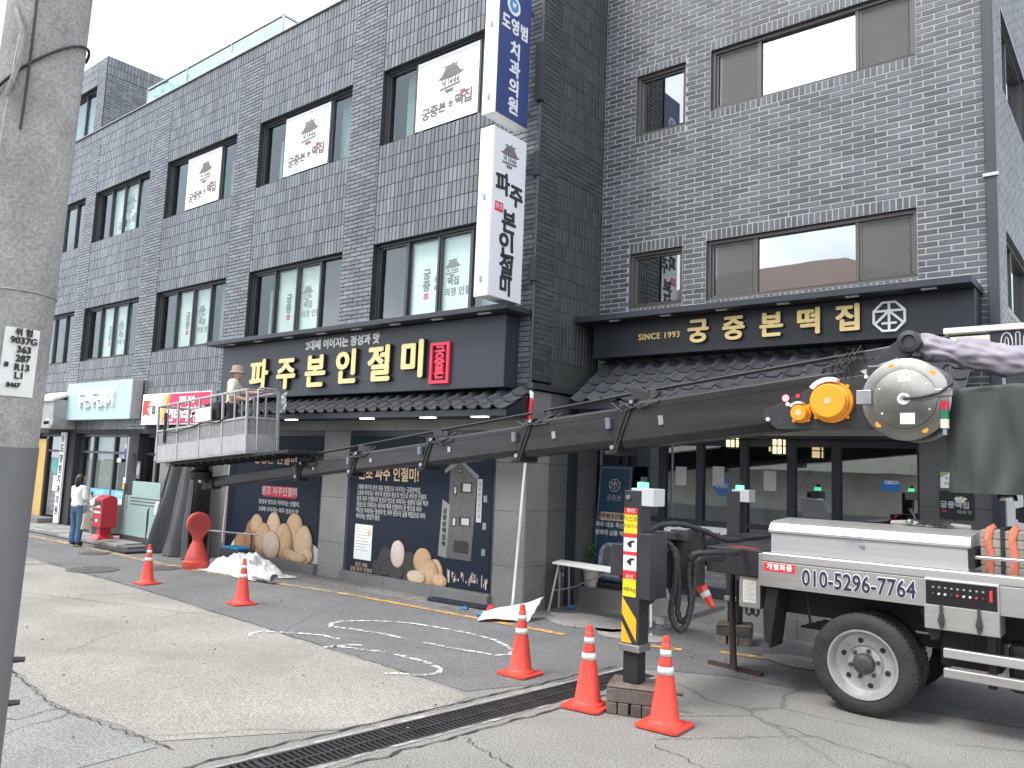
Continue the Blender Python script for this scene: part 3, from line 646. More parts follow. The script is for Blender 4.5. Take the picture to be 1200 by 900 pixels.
for (a, b, c, d) in wb:
    wn = winB(a, b, c, d, (.74, b-a-.74) if b-a > 2 else (), g_clear if b-a > 2 else g_dark)
    if b-a > 2:

        fbox(MB(), FB, a+.77, b-.77, c+.055, d-.055, -.124, -.12).build('coated_pane', g_mirror, wn)
        for (u0, u1) in ((a+.12, a+.68), (b-.68, b-.1)): fbox(MB(), FB, u0, u1, c+.08, d-.07, -.098, -.094).build('insect_screen', m_screen, wn)
for (a, b, c, d) in sb: window(bB, SB, a, b, c, d, (1.0,), m_brown, g_clear, rec=.1)
for (a, b, c, d) in wb[2:3]:
    for u in (-4.75, -3.95, -2.6): MB().lathe([(0, 0), (.09, 0), (.09, .02)], (u, 11.9, 6.55), 16).build('ceiling_light', mat('ceiling_lamp', (1, .97, .9), .5, emit=6), bB)
MB().box(-1.5, -1.38, 10.68, 10.8, 0, 12.1).build('downpipe', mat('downpipe_grey', (.035, .04, .05), .5), bB, bevel=.01)
for z in (5.72, 8.1): MB().box(-1.52, -1.36, 10.66, 10.72, z, z+.04).build('pipe_clip', m_galv, bB)
# ground floor of the brick building
MB().box(-7, -1.0, 10.36, 12.6, 0, .26).build('step', m_stoned, bB, bevel=.012)
for k in range(7): MB().box(-6.99+k*.84, -6.99+(k+1)*.84-.006, 10.34, 10.36, .0, .255).build('step_stone', m_plinth, bB)
MB().box(-7, -1.5, 10.8, 12.8, 2.56, 3.2).build('soffit', m_navy, bB)
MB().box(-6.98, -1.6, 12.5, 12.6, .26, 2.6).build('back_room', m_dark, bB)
xs = [(-2.28, -1.9, 10.7), (-1.9, -1.5, 10.7)]
for (a, b, y) in xs:
    for z0, z1 in ((.26, 1.0), (1.0, 1.75), (1.75, 2.6), (2.6, 3.1)): MB().box(a, b-.004, 10.72, 11.2, z0, z1-.004).build('stone_slab', m_stoned, bB)
sf = [(-6.62, -5.92), (-5.92, -5.3), (-5.3, -4.62), (-4.62, -3.94), (-3.94, -3.34), (-3.34, -2.3)]
FS = front(11.0)
wnS = MB()
for x in [s[0] for s in sf]+[-2.3]: fbox(wnS, FS, x-.055, x+.055, .26, 2.56, -.06, .05)
for z0, z1 in ((.26, .42), (2.46, 2.56), (1.3, 1.37)): fbox(wnS, FS, -6.6, -2.3, z0, z1, -.05, .042)
so = wnS.build('shop_front', m_navy, bB, bevel=.004)
for a, b in sf: fbox(MB(), FS, a+.05, b-.05, .42, 2.46, -.012, -.004).build('pane', g_dark, so)
MB().box(-6.98, -6.64, 10.95, 11.3, .26, 2.56).build('corner_post', m_navy, bB)
fbox(MB(), FS, -5.86, -4.7, .98, 1.28, .052, .056).build('window_strip', m_paper, so)
text('strip_lettering', '떡집', FS, -5.55, 1.13, .056, .14, mat('text_blue', (.05, .08, .3), .6), so, .001); text('strip_lettering', '인절미', FS, -5.15, 1.13, .056, .15, m_red, so, .001, (.006, .006))
fbox(MB(), FS, -3.9, -3.38, .5, 2.22, -.06, -.05).build('window_print', mat('watercolour_print', (.62, .7, .68), .6, var=.45, scale=3.2), so)
mb = MB(); mb.prism([(-3.72+.13*c*(1+.3*noise.noise(Vector((c*3, s*3, 1)))), 1.85+.28*s*(1+.3*noise.noise(Vector((c*3, s*3, 4))))) for c, s in cx], FS, -.05, -.048); mb.build('ink_figure', mat('figure_ink', (.12, .2, .24), .7, var=.5, scale=9), so, fix=False)
stk = MB(); stk.prism([(-2.68+.11*u, 1.98+.075*v) for u, v in ((-1,-.8),(-.8,-1),(.8,-1),(1,-.8),(1,.8),(.8,1),(-.8,1),(-1,.8))], FS, -.003, .0)
sk = stk.build('sticker', mat('sticker_blue', (.02, .2, .62), .4), so); text('sticker_lettering', 'CESCO', FS, -2.66, 2.02, .0, .055, m_paper, so, .001, (.003, .003))
mb = MB(); mb.prism([(-4.96+.14*c, 1.88+.15*s) for c, s in cx], FS, -.003, 0); mb.build('round_sticker', mat('round_blue', (.03, .12, .3), .4), so); text('sticker_lettering', 'TOK', FS, -4.96, 1.88, .0, .1, m_inkl, so, .001, (.004, .004))
for u, v in ((-5.62, 2.0), (-5.02, 2.02), (-4.25, 1.98)): fbox(MB(), FS, u-.09, u+.09, v-.14, v+.14, -.003, .001).build('notice', mat('notice_grey', (.42, .43, .42), .7), so)
fbox(MB(), FS, -4.6, -4.35, 1.1, 1.75, -.04, -.035).build('notice', mat('notice_pale', (.6, .66, .68), .7), so)

# stone cladding and window graphics under the gold-letter sign
m_pilr = mat('pale_granite', (.27, .268, .26), .55, var=.12, scale=1.4, bump=.08, bscale=140, speck=.12, grime=.22)
m_trim = m_navy
for (a, b) in ((-15.28, -14.63), (-11.63, -10.92), (-7.58, -7.0)):
    for z0, z1 in ((0, .62), (.62, 1.4), (1.4, 2.1), (2.1, 2.56)): MB().box(a+.003, b-.003, 8.98, 9.5, z0, z1-.005).build('stone_slab', m_pilr if a < -8 else m_stone, bA, bevel=.003)
k = 0
x = -15.28
while x < -7.05:
    x1 = min(-7.0, x+.92); MB().box(x+.003, x1-.003, 8.97, 9.3, 2.565, 2.79).build('lintel_stone', m_pilr, bA, bevel=.003); x = x1
for (a, b) in ((-14.63, -11.63), (-10.92, -7.58)):
    n = 3
    for i in range(n): MB().box(a+(b-a)*i/n+.003, a+(b-a)*(i+1)/n-.003, 8.9, 9.2, 0, .17).build('plinth_stone', m_plinth, bA, bevel=.004)
    MB().box(a, b, 8.93, 9.1, .17, .19).build('plinth_cap', m_plinth, bA)
    mb = MB()
    for u0, u1, v0, v1 in ((a, a+.07, .19, 2.56), (b-.05, b, .19, 2.56), (a+.07, b-.05, 2.46, 2.56)): fbox(mb, FA, u0, u1, v0, v1, -.1, .012)
    mb.build('shop_window_frame', m_navy, bA, bevel=.004)
    MB().box(a+.05, b-.04, 9.08, 9.2, .19, 2.5).build('shop_window_backing', m_navy, bA)
# side of that building at street level (facing the step)
for j, (y0, y1, mt_) in enumerate(((9.5, 9.98, m_stoned), (10.22, 10.8, m_stoned), (8.985, 9.5, m_stone))):
    for z0, z1 in ((0, .64), (.64, 1.42), (1.42, 2.1), (2.1, 2.75), (2.75, 3.15)): MB().box(-7.3, -6.995+(.002 if j == 2 else 0), y0+.003, y1-.003, z0, z1-.005).build('side_slab', mt_, bA, bevel=.003)
MB().box(-7.2, -6.97, 9.985, 10.215, 0, 3.15).build('side_post', m_navy, bA, bevel=.005)

# ------------------------------------------------------------------ far shops under the tiles
FSh = front(9.2)
def shopfront(name, a, b, cuts, z0=.12, z1=2.5, mt=m_alu, gls=g_teal):
    mb = MB()
    for x in [a+.03]+list(cuts)+[b-.03]: fbox(mb, FSh, x-.035, x+.035, z0, z1, -.04, .05)
    for (c, d) in ((z0, z0+.1), (z1-.08, z1), (2.0, 2.06)): fbox(mb, FSh, a, b, c, d, -.035, .045)
    o = mb.build(name, mt, bA); e = [a+.03]+list(cuts)+[b-.03]
    for i in range(len(e)-1): fbox(MB(), FSh, e[i]+.03, e[i+1]-.03, z0+.1, z1-.08, -.01, -.004).build('pane', gls, o)
    return o
s1 = shopfront('entrance_frame', -24.95, -22.95, (-24.2,), mt=m_black, gls=g_dark)
MB().box(-24.88, -24.24, 9.12, 9.15, .2, 2.35).build('door_panel', mat('ochre_panel', (.52, .36, .12), .6), s1)
mb = MB(); mb.prism([(-23.55+.2*c, 1.62+.22*s) for c, s in cx], FSh, .055, .06); mb.build('round_decal', mat('decal_teal', (.1, .42, .45), .6), s1)
for u, v, wq, hq in ((-23.5, 1.15, .2, .42), (-23.2, 1.3, .17, .36), (-23.1, 1.95, .14, .22)): fbox(MB(), FSh, u-wq/2, u+wq/2, v-hq/2, v+hq/2, .055, .058).build('notice', m_paper if v < 1.9 else m_red, s1)
for k in range(4): text('door_lettering', ['치과', '도영범', '의원', '정성과'][k], FSh, -23.5, .85-.13*k, .052, .11, m_inkl, s1, .001)
s2 = shopfront('hair_shop_front', -22.1, -19.2, (-21.3, -20.15), gls=g_clear)
MB().box(-22.0, -21.36, 9.3, 9.32, .2, 2.4).build('curtain', mat('beige_curtain', (.6, .57, .5), .9, var=.1), s2)
mb = MB(); mb.grid(lambda a, b: (-21.2+a*1.0, 9.3+.03*math.sin(a*40), .2+b*2.2), 60, 2); mb.build('curtain', mat('pattern_curtain', (.5, .52, .46), .9, var=.35, scale=7, aniso=(5, 1, 1)), s2, smooth='all')
for (a, b) in ((-21.25, -20.2), (-20.1, -19.26)):
    fbox(MB(), FSh, a, b, .22, .92, .051, .055).build('window_decal', mat('decal_white', (.7, .72, .72), .6), s2); fbox(MB(), FSh, a, b, .92, 1.12, .051, .055).build('window_decal', mat('decal_sky', (.16, .45, .62), .6), s2)
    text('decal_lettering', '두근두근', FSh, (a+b)/2, 1.02, .055, .11, m_paper, s2, .001)
for u, v in ((-19.5, 2.2), (-19.55, 1.95), (-19.85, 1.85)): fbox(MB(), FSh, u-.1, u+.1, v-.05, v+.05, .051, .054).build('notice', m_paper2, s2)
s3 = shopfront('side_shop_front', -18.62, -17.5, (-18.0,), mt=m_black, gls=g_dark)
for z0, z1 in ((0, .6), (.6, 1.4), (1.4, 2.1), (2.1, 2.58)): MB().box(-17.46, -16.75, 8.97, 9.2, z0, z1-.005).build('stone_slab', m_stone, bA, bevel=.003)
for v in (1.9, 1.35): fbox(MB(), front(8.97), -17.2, -17.0, v-.13, v+.13, 0, .012).build('intercom', m_stoned, bA)
MB().box(-24.95, -22.95, 8.6, 9.02, .1, .24).build('door_step', m_plinth, bA)
# ------------------------------------------------------------------ signs
def letters(chars, us, v, fr, d, size, mf, ms, parent, depth, bold, sy=1., sx=1., vs=None):
    """raised letters: dark returns with a bright face"""
    for k, ch in enumerate(chars):
        vv = vs[k] if vs else v
        o = text('letter', ch, fr, us[k], vv, d, size, ms, parent, depth/2, bold, sx=sx, sy=sy)
        text('letter_face', ch, fr, us[k], vv, d+depth+.003, size, mf, o, .003, (bold[0]*.8, bold[1]*.8), sx=sx, sy=sy)
m_ret = mat('letter_return', (.02, .018, .015), .5)
m_spot = mat('downlight_lens', (.7, .7, .68), .3)
# gold-letter sign
F1 = front(8.68)
s = thing('fascia_sign', 'long charcoal fascia sign with six big gold letters and a red seal', 'sign', (-11, 8.9, 3.15))
MB().box(-14.72, -7.25, 8.68, 8.985, 3.17, 4.24).build('panel', m_navysign, s, bevel=.01)
MB().box(-14.95, -7.02, 8.4, 8.985, 4.245, 4.325).build('hood', m_navysign, s, bevel=.006)
for k in range(8): MB().box(-14.3+k*.95, -14.08+k*.95, 8.5, 8.56, 4.232, 4.244).build('downlight', m_spot, s)
letters('파주본인절미', (-13.3, -12.43, -11.56, -10.71, -9.87, -9.09), 3.6, F1, 0, .63, m_gold, m_ret, s, .055, (.034, .023), sy=1.0, sx=1.02, vs=(3.56, 3.56, 3.56, 3.59, 3.6, 3.63))
text('tagline', '2대째 이어지는 정성과 맛', F1, -10.95, 4.07, 0, .19, m_white, s, .006, (.007, .006))
mb = MB()
for (a, b, c, d) in ((-8.72, -8.67, 3.26, 3.9), (-8.36, -8.31, 3.26, 3.9), (-8.67, -8.36, 3.26, 3.31), (-8.67, -8.36, 3.85, 3.9)): fbox(mb, F1, a, b, c, d, 0, .05)
sl = mb.build('seal_frame', mat('seal_scarlet', (.72, .035, .08), .4), s, bevel=.006)
for k, ch in enumerate('궁중본'): text('seal_letter', ch, F1, -8.515, 3.74-.16*k, 0, .2, _mats['seal_scarlet'], s, .02, (.009, .009), sx=1.2)
# second fascia sign
F2 = front(10.32)
s = thing('fascia_sign', 'black fascia sign with five gold letters and a white octagon emblem', 'sign', (-4.2, 10.5, 3.77))
MB().box(-6.82, -1.58, 10.32, 10.74, 3.77, 4.3).build('panel', mat('black_sign_panel', (.016, .019, .026), .4, var=.06), s, bevel=.008)
MB().box(-6.98, -1.56, 10.02, 10.74, 4.3, 4.39).build('hood', m_navysign, s, bevel=.006)
for k in range(6): MB().box(-6.4+k*.86, -6.24+k*.86, 10.1, 10.15, 4.288, 4.3).build('downlight', m_spot, s)
letters('궁중본떡집', (-5.02, -4.49, -3.96, -3.46, -2.97), 4.04, F2, 0, .36, m_gold, m_ret, s, .04, (.02, .015))
text('lettering', 'SINCE 1993', F2, -5.66, 4.04, 0, .125, m_gold, s, .008, (.003, .002), spacing=1.12)
mb = MB(); oc = [(math.cos(R(22.5+45*k)), math.sin(R(22.5+45*k))) for k in range(8)]
def emblem(mb, fr, u, v, r, d, th, e):
    for k in range(8):
        a = oc[k]; b = oc[(k+1) % 8]; ri = r-th
        mb.prism([(u+a[0]*r, v+a[1]*r), (u+b[0]*r, v+b[1]*r), (u+b[0]*ri, v+b[1]*ri), (u+a[0]*ri, v+a[1]*ri)], fr, d, d+e)
    def ln(x0, y0, x1, y1, de=.0):
        dx, dy = x1-x0, y1-y0; L = math.hypot(dx, dy); nx, ny = -dy/L*th/2/r, dx/L*th/2/r
        mb.prism([(u+(x0+nx)*r, v+(y0+ny)*r), (u+(x0-nx)*r, v+(y0-ny)*r), (u+(x1-nx)*r, v+(y1-ny)*r), (u+(x1+nx)*r, v+(y1+ny)*r)], fr, d, d+e-.002-de)
    ln(0, .9, 0, -.9, .0); ln(-.88, .35, .88, .35, .0005); ln(0, .35, -.75, -.38, .001); ln(0, .35, .75, -.38, .0015); ln(-.42, -.4, .42, -.4, .002)
emblem(mb, F2, -2.5, 4.04, .205, 0, .028, .03); mb.build('emblem', m_white, s, fix=True)
# projecting box signs on the corner
def boxsign(name, label, x0, x1, y0, y1, z0, z1, mface, mside, ribs):
    t = thing(name, label, 'sign', ((x0+x1)/2, (y0+y1)/2, z0))
    MB().box(x0+.012, x1-.012, y0+.012, y1-.012, z0+.01, z1-.01).build('box', mside, t)
    mb = MB()
    for k in range(3): mb.box(x0+(x1-x0)*k/3+.004, x0+(x1-x0)*(k+1)/3-.004, y0-.004, y0+.02, z0, z1)
    mb.build('edge_strip', mat('white_sign_edge', (.78, .78, .76), .45, grime=.06, aniso=(6, 6, .6)), t, bevel=.004)
    MB().box(x1-.012, x1+.004, y0+.012, y1-.012, z0+.012, z1-.012).build('face', mface, t)
    for z in (z0+.35, z1-.35): MB().box(x0+.08, x1-.08, y1-.02, 9.0, z-.03, z+.03).build('bracket', m_galv, t)
    for z in (z0+.25, (z0+z1)/2+.2): MB().box((x0+x1)/2-.015, (x0+x1)/2+.015, y0-.03, y0-.004, z-.04, z+.04).build('latch', m_galv, t)
    return t
FP = sideX(-7.12)
m_blue = mat('clinic_blue', (.035, .055, .18), .4, var=.05); m_lw = mat('white_sign_face', (.72, .73, .76), .4, var=.03)
t = boxsign('projecting_sign', 'tall navy blue clinic sign projecting above the white one', -7.38, -7.124, 8.1, 8.85, 7.04, 9.35, m_blue, m_white, 1)
for k, ch in enumerate('도영범'): text('letter', ch, FP, 8.26+.21*k, 8.45, 0, .21, m_lw, t, .003, (.008, .008), sy=1.2)
for k, ch in enumerate('치과의원'): text('letter', ch, FP, 8.49, 8.1-.285*k, 0, .27, m_lw, t, .003, (.009, .009))
mb = MB(); mb.prism([(8.42+.15*c, 8.78+.15*q) for c, q in cx], FP, 0, .004); mb.build('round_logo', m_lw, t); mb = MB(); mb.prism([(8.42+.1*c, 8.78+.1*q) for c, q in cx], FP, .004, .007); lg = mb.build('logo_centre', mat('logo_blue', (.06, .25, .5), .4), t)
mb = MB(); mb.prism([(8.42+.04*x, 8.78+.05*y) for x, y in ((-1, 1), (-.3, .75), (.3, .75), (1, 1), (.8, -.2), (.5, -1), (.2, -.3), (-.2, -.3), (-.5, -1), (-.8, -.2))], FP, .007, .009); mb.build('tooth', m_lw, t)
t = boxsign('projecting_sign', 'tall white rice cake shop sign with black brush letters below the blue one', -7.38, -7.124, 8.1, 8.85, 4.38, 6.84, m_lw, m_white, 1)
mb = MB(); pavilion(mb, FP, 8.47, 6.48, .42, 0); mb.build('pavilion_drawing', m_ink, t, fix=False)
m_brush = mat('brush_ink', (.03, .028, .03), .6)
for ch, u, v, q in (('파', 8.33, 6.02, .34), ('주', 8.64, 5.92, .34), ('본', 8.5, 5.5, .36), ('인', 8.47, 5.15, .4), ('절', 8.48, 4.84, .36), ('미', 8.47, 4.57, .3)): text('letter', ch, FP, u, v, 0, q, m_brush, t, .003, (.014, .012), rot=rng.uniform(-.06, .06))
MB().box(-7.12, -7.117, 8.18, 8.36, 5.62, 5.76).build('seal', m_red, t); text('seal_letter', '원조', FP, 8.27, 5.69, .003, .09, m_lw, t, .001)
# small bracket boxes on the wall behind the signs
MB().box(-7.06, -6.96, 8.93, 9.0, 6.35, 6.72).build('junction_box', m_alu, bA); MB().box(-7.06, -6.94, 8.93, 9.0, 4.75, 5.1).build('junction_box', m_alu, bA); MB().box(-7.06, -6.94, 8.9, 9.0, 7.5, 8.4).build('junction_box', m_alu, bA)
# mint shop sign
F3 = front(8.72)
t = thing('shop_sign', 'pale mint box sign with white outlined letters over the hair shop', 'sign', (-20.4, 8.9, 2.8))
MB().box(-22.15, -18.6, 8.72, 8.98, 2.83, 3.77).build('panel', mat('mint_panel', (.42, .57, .6), .4, var=.05), t, bevel=.006)
MB().box(-18.6, -18.58, 8.73, 8.97, 2.84, 3.76).build('end_plate', mat('zinc', (.45, .45, .44), .5, .5, grime=.3), t)
for k, ch in enumerate('두근두근헤어'): text('letter', ch, F3, -21.2+k*(.36 if k < 4 else .33), 3.3, 0, .42, mat('mint_letter', (.85, .87, .87), .4), t, .03, (.014, .014), sx=.95)
# red and white sign behind the basket
F4 = front(8.86)
t = thing('shop_sign', 'white, yellow and crimson shop sign half hidden by the lifted basket', 'sign', (-17, 8.95, 2.68))
MB().box(-18.3, -15.35, 8.86, 8.985, 2.7, 3.4).build('panel', m_paper, t)
mb = MB(); mb.prism([(-17.25, 2.72), (-15.37, 2.72), (-15.37, 3.38), (-17.02, 3.38)], F4, 0, .004); mb.build('crimson_field', mat('crimson', (.62, .03, .09), .5), t)
for k, cc in enumerate(((.7, .42, .05), (.75, .6, .25), (.6, .2, .05))):
    mb = MB(); mb.prism([(-17.5+.08*k, 2.72), (-17.44+.08*k, 2.72), (-17.2+.08*k, 3.38), (-17.28+.08*k, 3.38)], F4, .0005, .005); mb.build('stripe', mat('stripe%d' % k, cc, .5), t)
text('lettering', '인테리어', F4, -16.5, 2.9, .004, .34, m_paper, t, .006, (.014, .014)); text('lettering', '주택 정성', F4, -16.3, 3.22, .004, .17, m_paper, t, .004, (.006, .006))
mb = MB(); mb.prism([(-18.15+.3*x, 3.06+.2*y) for x, y in ((-.3,1),(.9,.9),(.4,.45),(1,.3),(.3,0),(.9,-.9),(.1,-.6),(-.3,-.9),(-.4,0))], F4, 0, .004); mb.build('burst', mat('burst_red', (.7, .06, .05), .5), t); text('lettering', '집', F4, -17.75, 3.02, .0, .2, m_brush, t, .003, (.006, .006))
# metal box above the entrance
t = thing('metal_sign_box', 'weathered grey metal box with a small round plate over the far entrance', 'sign box', (-22.9, 8.7, 2.6))
MB().box(-23.9, -22.1, 8.4, 8.98, 2.6, 3.35).build('box', mat('weathered_zinc', (.36, .35, .34), .55, .3, grime=.35), t, bevel=.01)
mb = MB(); mb.prism([(8.35, 3.35), (8.98, 3.62), (8.98, 3.55), (8.35, 3.3)], lambda u, v, d: (d, u, v), -23.95, -22.05); mb.build('hood', mat('weathered_hood', (.5, .49, .47), .6, grime=.3), t)
text('lettering', '김', front(8.4), -23.3, 2.98, 0, .4, m_brush, t, .02, (.02, .02))
cm = thing('security_camera', 'small white security camera under the metal sign box', 'camera', (-22.1, 8.4, 2.7)); MB().box(-22.2, -22.05, 8.3, 8.4, 2.68, 2.84).build('mount', m_white, cm); MB().cyl((-22.1, 8.3, 2.75), (-22.0, 8.2, 2.72), .045, n=14).build('lens', m_black, cm)
# upright white banner board by the entrance
t = thing('banner_board', 'tall narrow white board of vertical writing beside the far entrance', 'sign', (-22.6, 8.9, .1))
MB().box(-22.74, -22.46, 8.9, 8.95, .14, 2.52).build('board', m_paper, t)
for k, ch in enumerate('도영범치과의원'): text('letter', ch, front(8.9), -22.6, 2.08-.27*k, 0, .24, m_brush, t, .001, (.008, .008))
mb = MB(); mb.prism([(-22.6+.08*c, 2.36+.1*q) for c, q in cx], front(8.9), 0, .002); mb.build('crest', m_inkl, t)
# number plate on the pole comes with the pole below

# ------------------------------------------------------------------ tiled canopies
def canopy(name, label, x0, x1, ytop, ztop, yeave, zeave, cols, rows, mt, amp):
    t = thing(name, label, 'canopy', ((x0+x1)/2, ytop, zeave))
    sl_ = Vector((0, yeave-ytop, zeave-ztop)); Ls = sl_.length; sd = sl_/Ls; nn = Vector((1,0,0)).cross(sd); nn = nn if nn.z > 0 else -nn
    cw = (x1-x0)/cols; rl_ = Ls/rows
    me_b = MB(); prof = []
    for i in range(9): a = math.pi*i/8; prof.append((.42*(i/8)*cw, amp*math.sin(a)))
    prof += [(.55*cw, -.006), (.75*cw, -.012), (.92*cw, -.006), (1.02*cw, 0)]
    th = .016; n = len(prof); pts = []
    for (s_, lift) in ((0, .0), (rl_*1.12, .022)):
        pts += [Vector((u, 0, 0)) + sd*s_ + nn*(h+lift) for u, h in prof]; pts += [Vector((u, 0, 0)) + sd*s_ + nn*(h+lift-th) for u, h in prof]
    f = []
    for i in range(n-1): f += [(i, i+1, 2*n+i+1, 2*n+i), (n+i+1, n+i, 3*n+i, 3*n+i+1), (2*n+i, 2*n+i+1, 3*n+i+1, 3*n+i), (i+1, i, n+i, n+i+1)]
    f += [(0, 2*n, 3*n, n), (n-1, 2*n-1, 4*n-1, 3*n-1)]
    me_b.add(pts, f); me = me_b.mesh('roof_tile', mt)
    for p in me.polygons: p.use_smooth = True
    try: me.set_sharp_from_angle(angle=R(50))
    except Exception: pass
    o0 = t.location
    for r_ in range(rows):
        for c_ in range(cols):
            o = bpy.data.objects.new('roof_tile', me); COL.objects.link(o); o.parent = t
            o.location = Vector((x0+c_*cw, ytop, ztop)) + sd*(r_*rl_) + nn*(.004*rng.random()) - o0
            o.rotation_euler = (rng.uniform(-.006, .006), rng.uniform(-.01, .01), rng.uniform(-.008, .008))
    return t, sd, nn
m_roof = mat('canopy_tile', (.05, .053, .06), .45, rnd=.18, var=.15, scale=4, bump=.15, bscale=60)
cA, sd, nn = canopy('tiled_canopy', 'dark tiled canopy under the long six-letter gold sign', -15.1, -6.92, 8.97, 3.16, 8.36, 2.84, 31, 3, m_roof, .055)
MB().box(-15.1, -6.95, 8.42, 8.97, 2.74, 2.79).build('soffit', m_navy, cA); MB().box(-15.1, -6.93, 8.38, 8.42, 2.735, 2.83).build('eave_board', m_navy, cA)
mb = MB(); mb.prism([(8.97, 2.74), (8.42, 2.74), (8.4, 2.83), (8.97, 3.12)], lambda u, v, d: (d, u, v), -6.98, -6.93); mb.build('end_board', m_navy, cA)
for x in (-12.05, -10.0, -8.6, -7.55): MB().box(x-.14, x+.14, 8.5, 8.58, 2.725, 2.742).build('downlight', mat('lit_downlight', (1, .98, .94), .4, emit=2.2), cA)
cB, sd, nn = canopy('tiled_canopy', 'dark tiled canopy under the five-letter sign of the brick building', -6.75, -1.6, 10.72, 3.78, 9.62, 3.04, 19, 5, m_roof, .042)
MB().box(-6.7, -1.65, 9.7, 10.74, 2.93, 2.98).build('soffit', m_navy, cB); MB().box(-6.72, -1.62, 9.64, 9.7, 2.92, 3.04).build('eave_board', m_navy, cB)
mb = MB(); mb.prism([(10.72, 2.95), (9.66, 2.95), (9.66, 3.02), (10.72, 3.72)], lambda u, v, d: (d, u, v), -6.74, -6.7); mb.build('end_board', m_navy, cB)
MB().box(-6.75, -1.6, 10.6, 10.745, 3.7, 3.765).build('flashing', m_navy, cB)
# lanterns under the canopy
for k, (x, z) in enumerate(((-4.48, 2.52), (-3.84, 2.44))):
    t = thing('lantern', ('lit square lantern under the canopy, above the glass door', 'lit square lantern under the canopy nearer the orange winch')[k], 'lantern', (x, 10.25, z-.1))
    MB().box(x-.06, x+.06, 10.19, 10.31, z-.1, z+.08).build('glow', mat('lantern_glow', (1, .72, .36), .5, emit=1.0), t)
    mb = MB()
    for dx in (-.068, .068):
        for dy in (-.068, .068): mb.box(x+dx-.009, x+dx+.009, 10.25+dy-.009, 10.25+dy+.009, z-.12, z+.1)
    for zz in (-.12, -.01, .09): 
        for dy in (-.07, .07): mb.box(x-.077, x+.077, 10.25+dy-.007, 10.25+dy+.007, z+zz, z+zz+.015)
        for dx in (-.07, .07): mb.box(x+dx-.007, x+dx+.007, 10.18, 10.32, z+zz+.001, z+zz+.014)
    for dx in (0,): mb.box(x-.008, x+.008, 10.175, 10.182, z-.12, z+.1)
    mb.build('cage', m_black, t, fix=False); MB().cyl((x, 10.25, z+.1), (x, 10.25, 2.95), .008, n=6).build('rod', m_black, t)

# ------------------------------------------------------------------ printed window graphics
FG = front(8.985); E0 = .006
m_print = mat('navy_print', (.012, .02, .036), .55, var=.05, spec=.25); m_pgold = mat('print_gold', (.72, .52, .3), .6); m_pwhite = mat('print_white', (.5, .5, .5), .6)
def blob(mb, fr, u, v, rx, ry, d, seed, rough=.06, n=26):
    mb.prism([(u+rx*math.cos(a)*(1+rough*noise.noise(Vector((math.cos(a)*2, math.sin(a)*2, seed)))), v+ry*math.sin(a)*(1+rough*noise.noise(Vector((math.cos(a)*2, math.sin(a)*2, seed+5))))) for a in [2*math.pi*i/n for i in range(n)]], fr, d, d+.002)
def cakes(t, lst, d0):
    for k, (u, v, rx, ry, mt_) in enumerate(lst):
        mb = MB(); blob(mb, FG, u+.008, v-.008, rx*1.06, ry*1.06, d0+k*.0022-.001, k*3.3); mb.build('cake_outline_print', m_pd0 if mt_ is m_c5 else m_c4d, t, fix=False)
        mb = MB(); blob(mb, FG, u, v, rx, ry, d0+k*.0022, k*3.3); mb.build('rice_cake_print', mt_, t, fix=False)
m_c1 = cake('cake_tan', (.62, .42, .25), (.34, .19, .09)); m_c2 = cake('cake_light', (.68, .5, .33), (.42, .25, .13)); m_c3 = cake('cake_cut', (.66, .54, .42), (.5, .34, .2)); m_c4 = cake('cake_brown', (.36, .2, .1), (.16, .08, .04)); m_pd0 = mat('cake_black_edge', (.012, .012, .013), .8); m_c4d = mat('cake_edge', (.16, .085, .04), .8, var=.3, scale=9); m_c5 = mat('cake_black', (.055, .05, .05), .8, var=.8, scale=40); m_c6 = cake('cake_white', (.7, .61, .55), (.52, .42, .36))
t = thing('window_graphic', 'navy window print of tan rice cakes in a white bowl, behind the red bollard', 'poster', (-13.1, 8.99, .2))
MB().box(-14.55, -11.69, 8.985, 9.08, .195, 2.455).build('print', m_print, t)
mb = MB(); pts = [(-14.42+3.0*i/20, .2+.62*math.sqrt(max(0, 1-abs((i/20)*2-1)**2.4))*0 + (.5 if 0 else 0)) for i in range(1)]
mb.prism([(-12.92+1.5*math.cos(a), .2+.52*max(0, math.sin(a))) for a in [math.pi*i/20 for i in range(21)]], FG, E0-.006, E0-.003); mb.build('bowl_print', mat('bowl_print', (.55, .54, .52), .6), t, fix=False)
o = MB(); fbox(o, FG, -13.42, -12.38, 1.31, 1.51, 0, .002); o.build('red_label', m_red, t); text('lettering', '원조 파주인절미', FG, -12.9, 1.41, .002, .17, m_pwhite, t, .0005, (.004, .004))
text('lettering', '정성과 맛으로 이어지는 인절미,', FG, -12.9, 1.2, 0, .1, m_pwhite, t, .0005, (.002, .002)); text('lettering', '2대째 이어지는 파주 원조의 맛', FG, -12.9, 1.06, 0, .1, m_pwhite, t, .0005, (.002, .002))
cakes(t, [(-14.05, .36, .22, .2, m_c4), (-13.72, .5, .2, .34, m_c4), (-13.55, .75, .2, .2, m_c1), (-13.0, .72, .22, .3, m_c2), (-12.35, .72, .26, .32, m_c1), (-13.3, .5, .26, .3, m_c1), (-12.65, .52, .26, .32, m_c1), (-12.05, .5, .26, .34, m_c2), (-11.95, .33, .2, .14, m_c2), (-13.02, .42, .27, .25, m_c3), (-12.4, .29, .2, .1, m_c1), (-12.2, .27, .28, .09, m_c2)], E0)
mb = MB(); mb.prism([(-14.4, .2), (-11.75, .2), (-11.95, .196), (-14.2, .196)], FG, .03, .031); mb.build('bowl_rim_print', _mats['bowl_print'], t, fix=False)
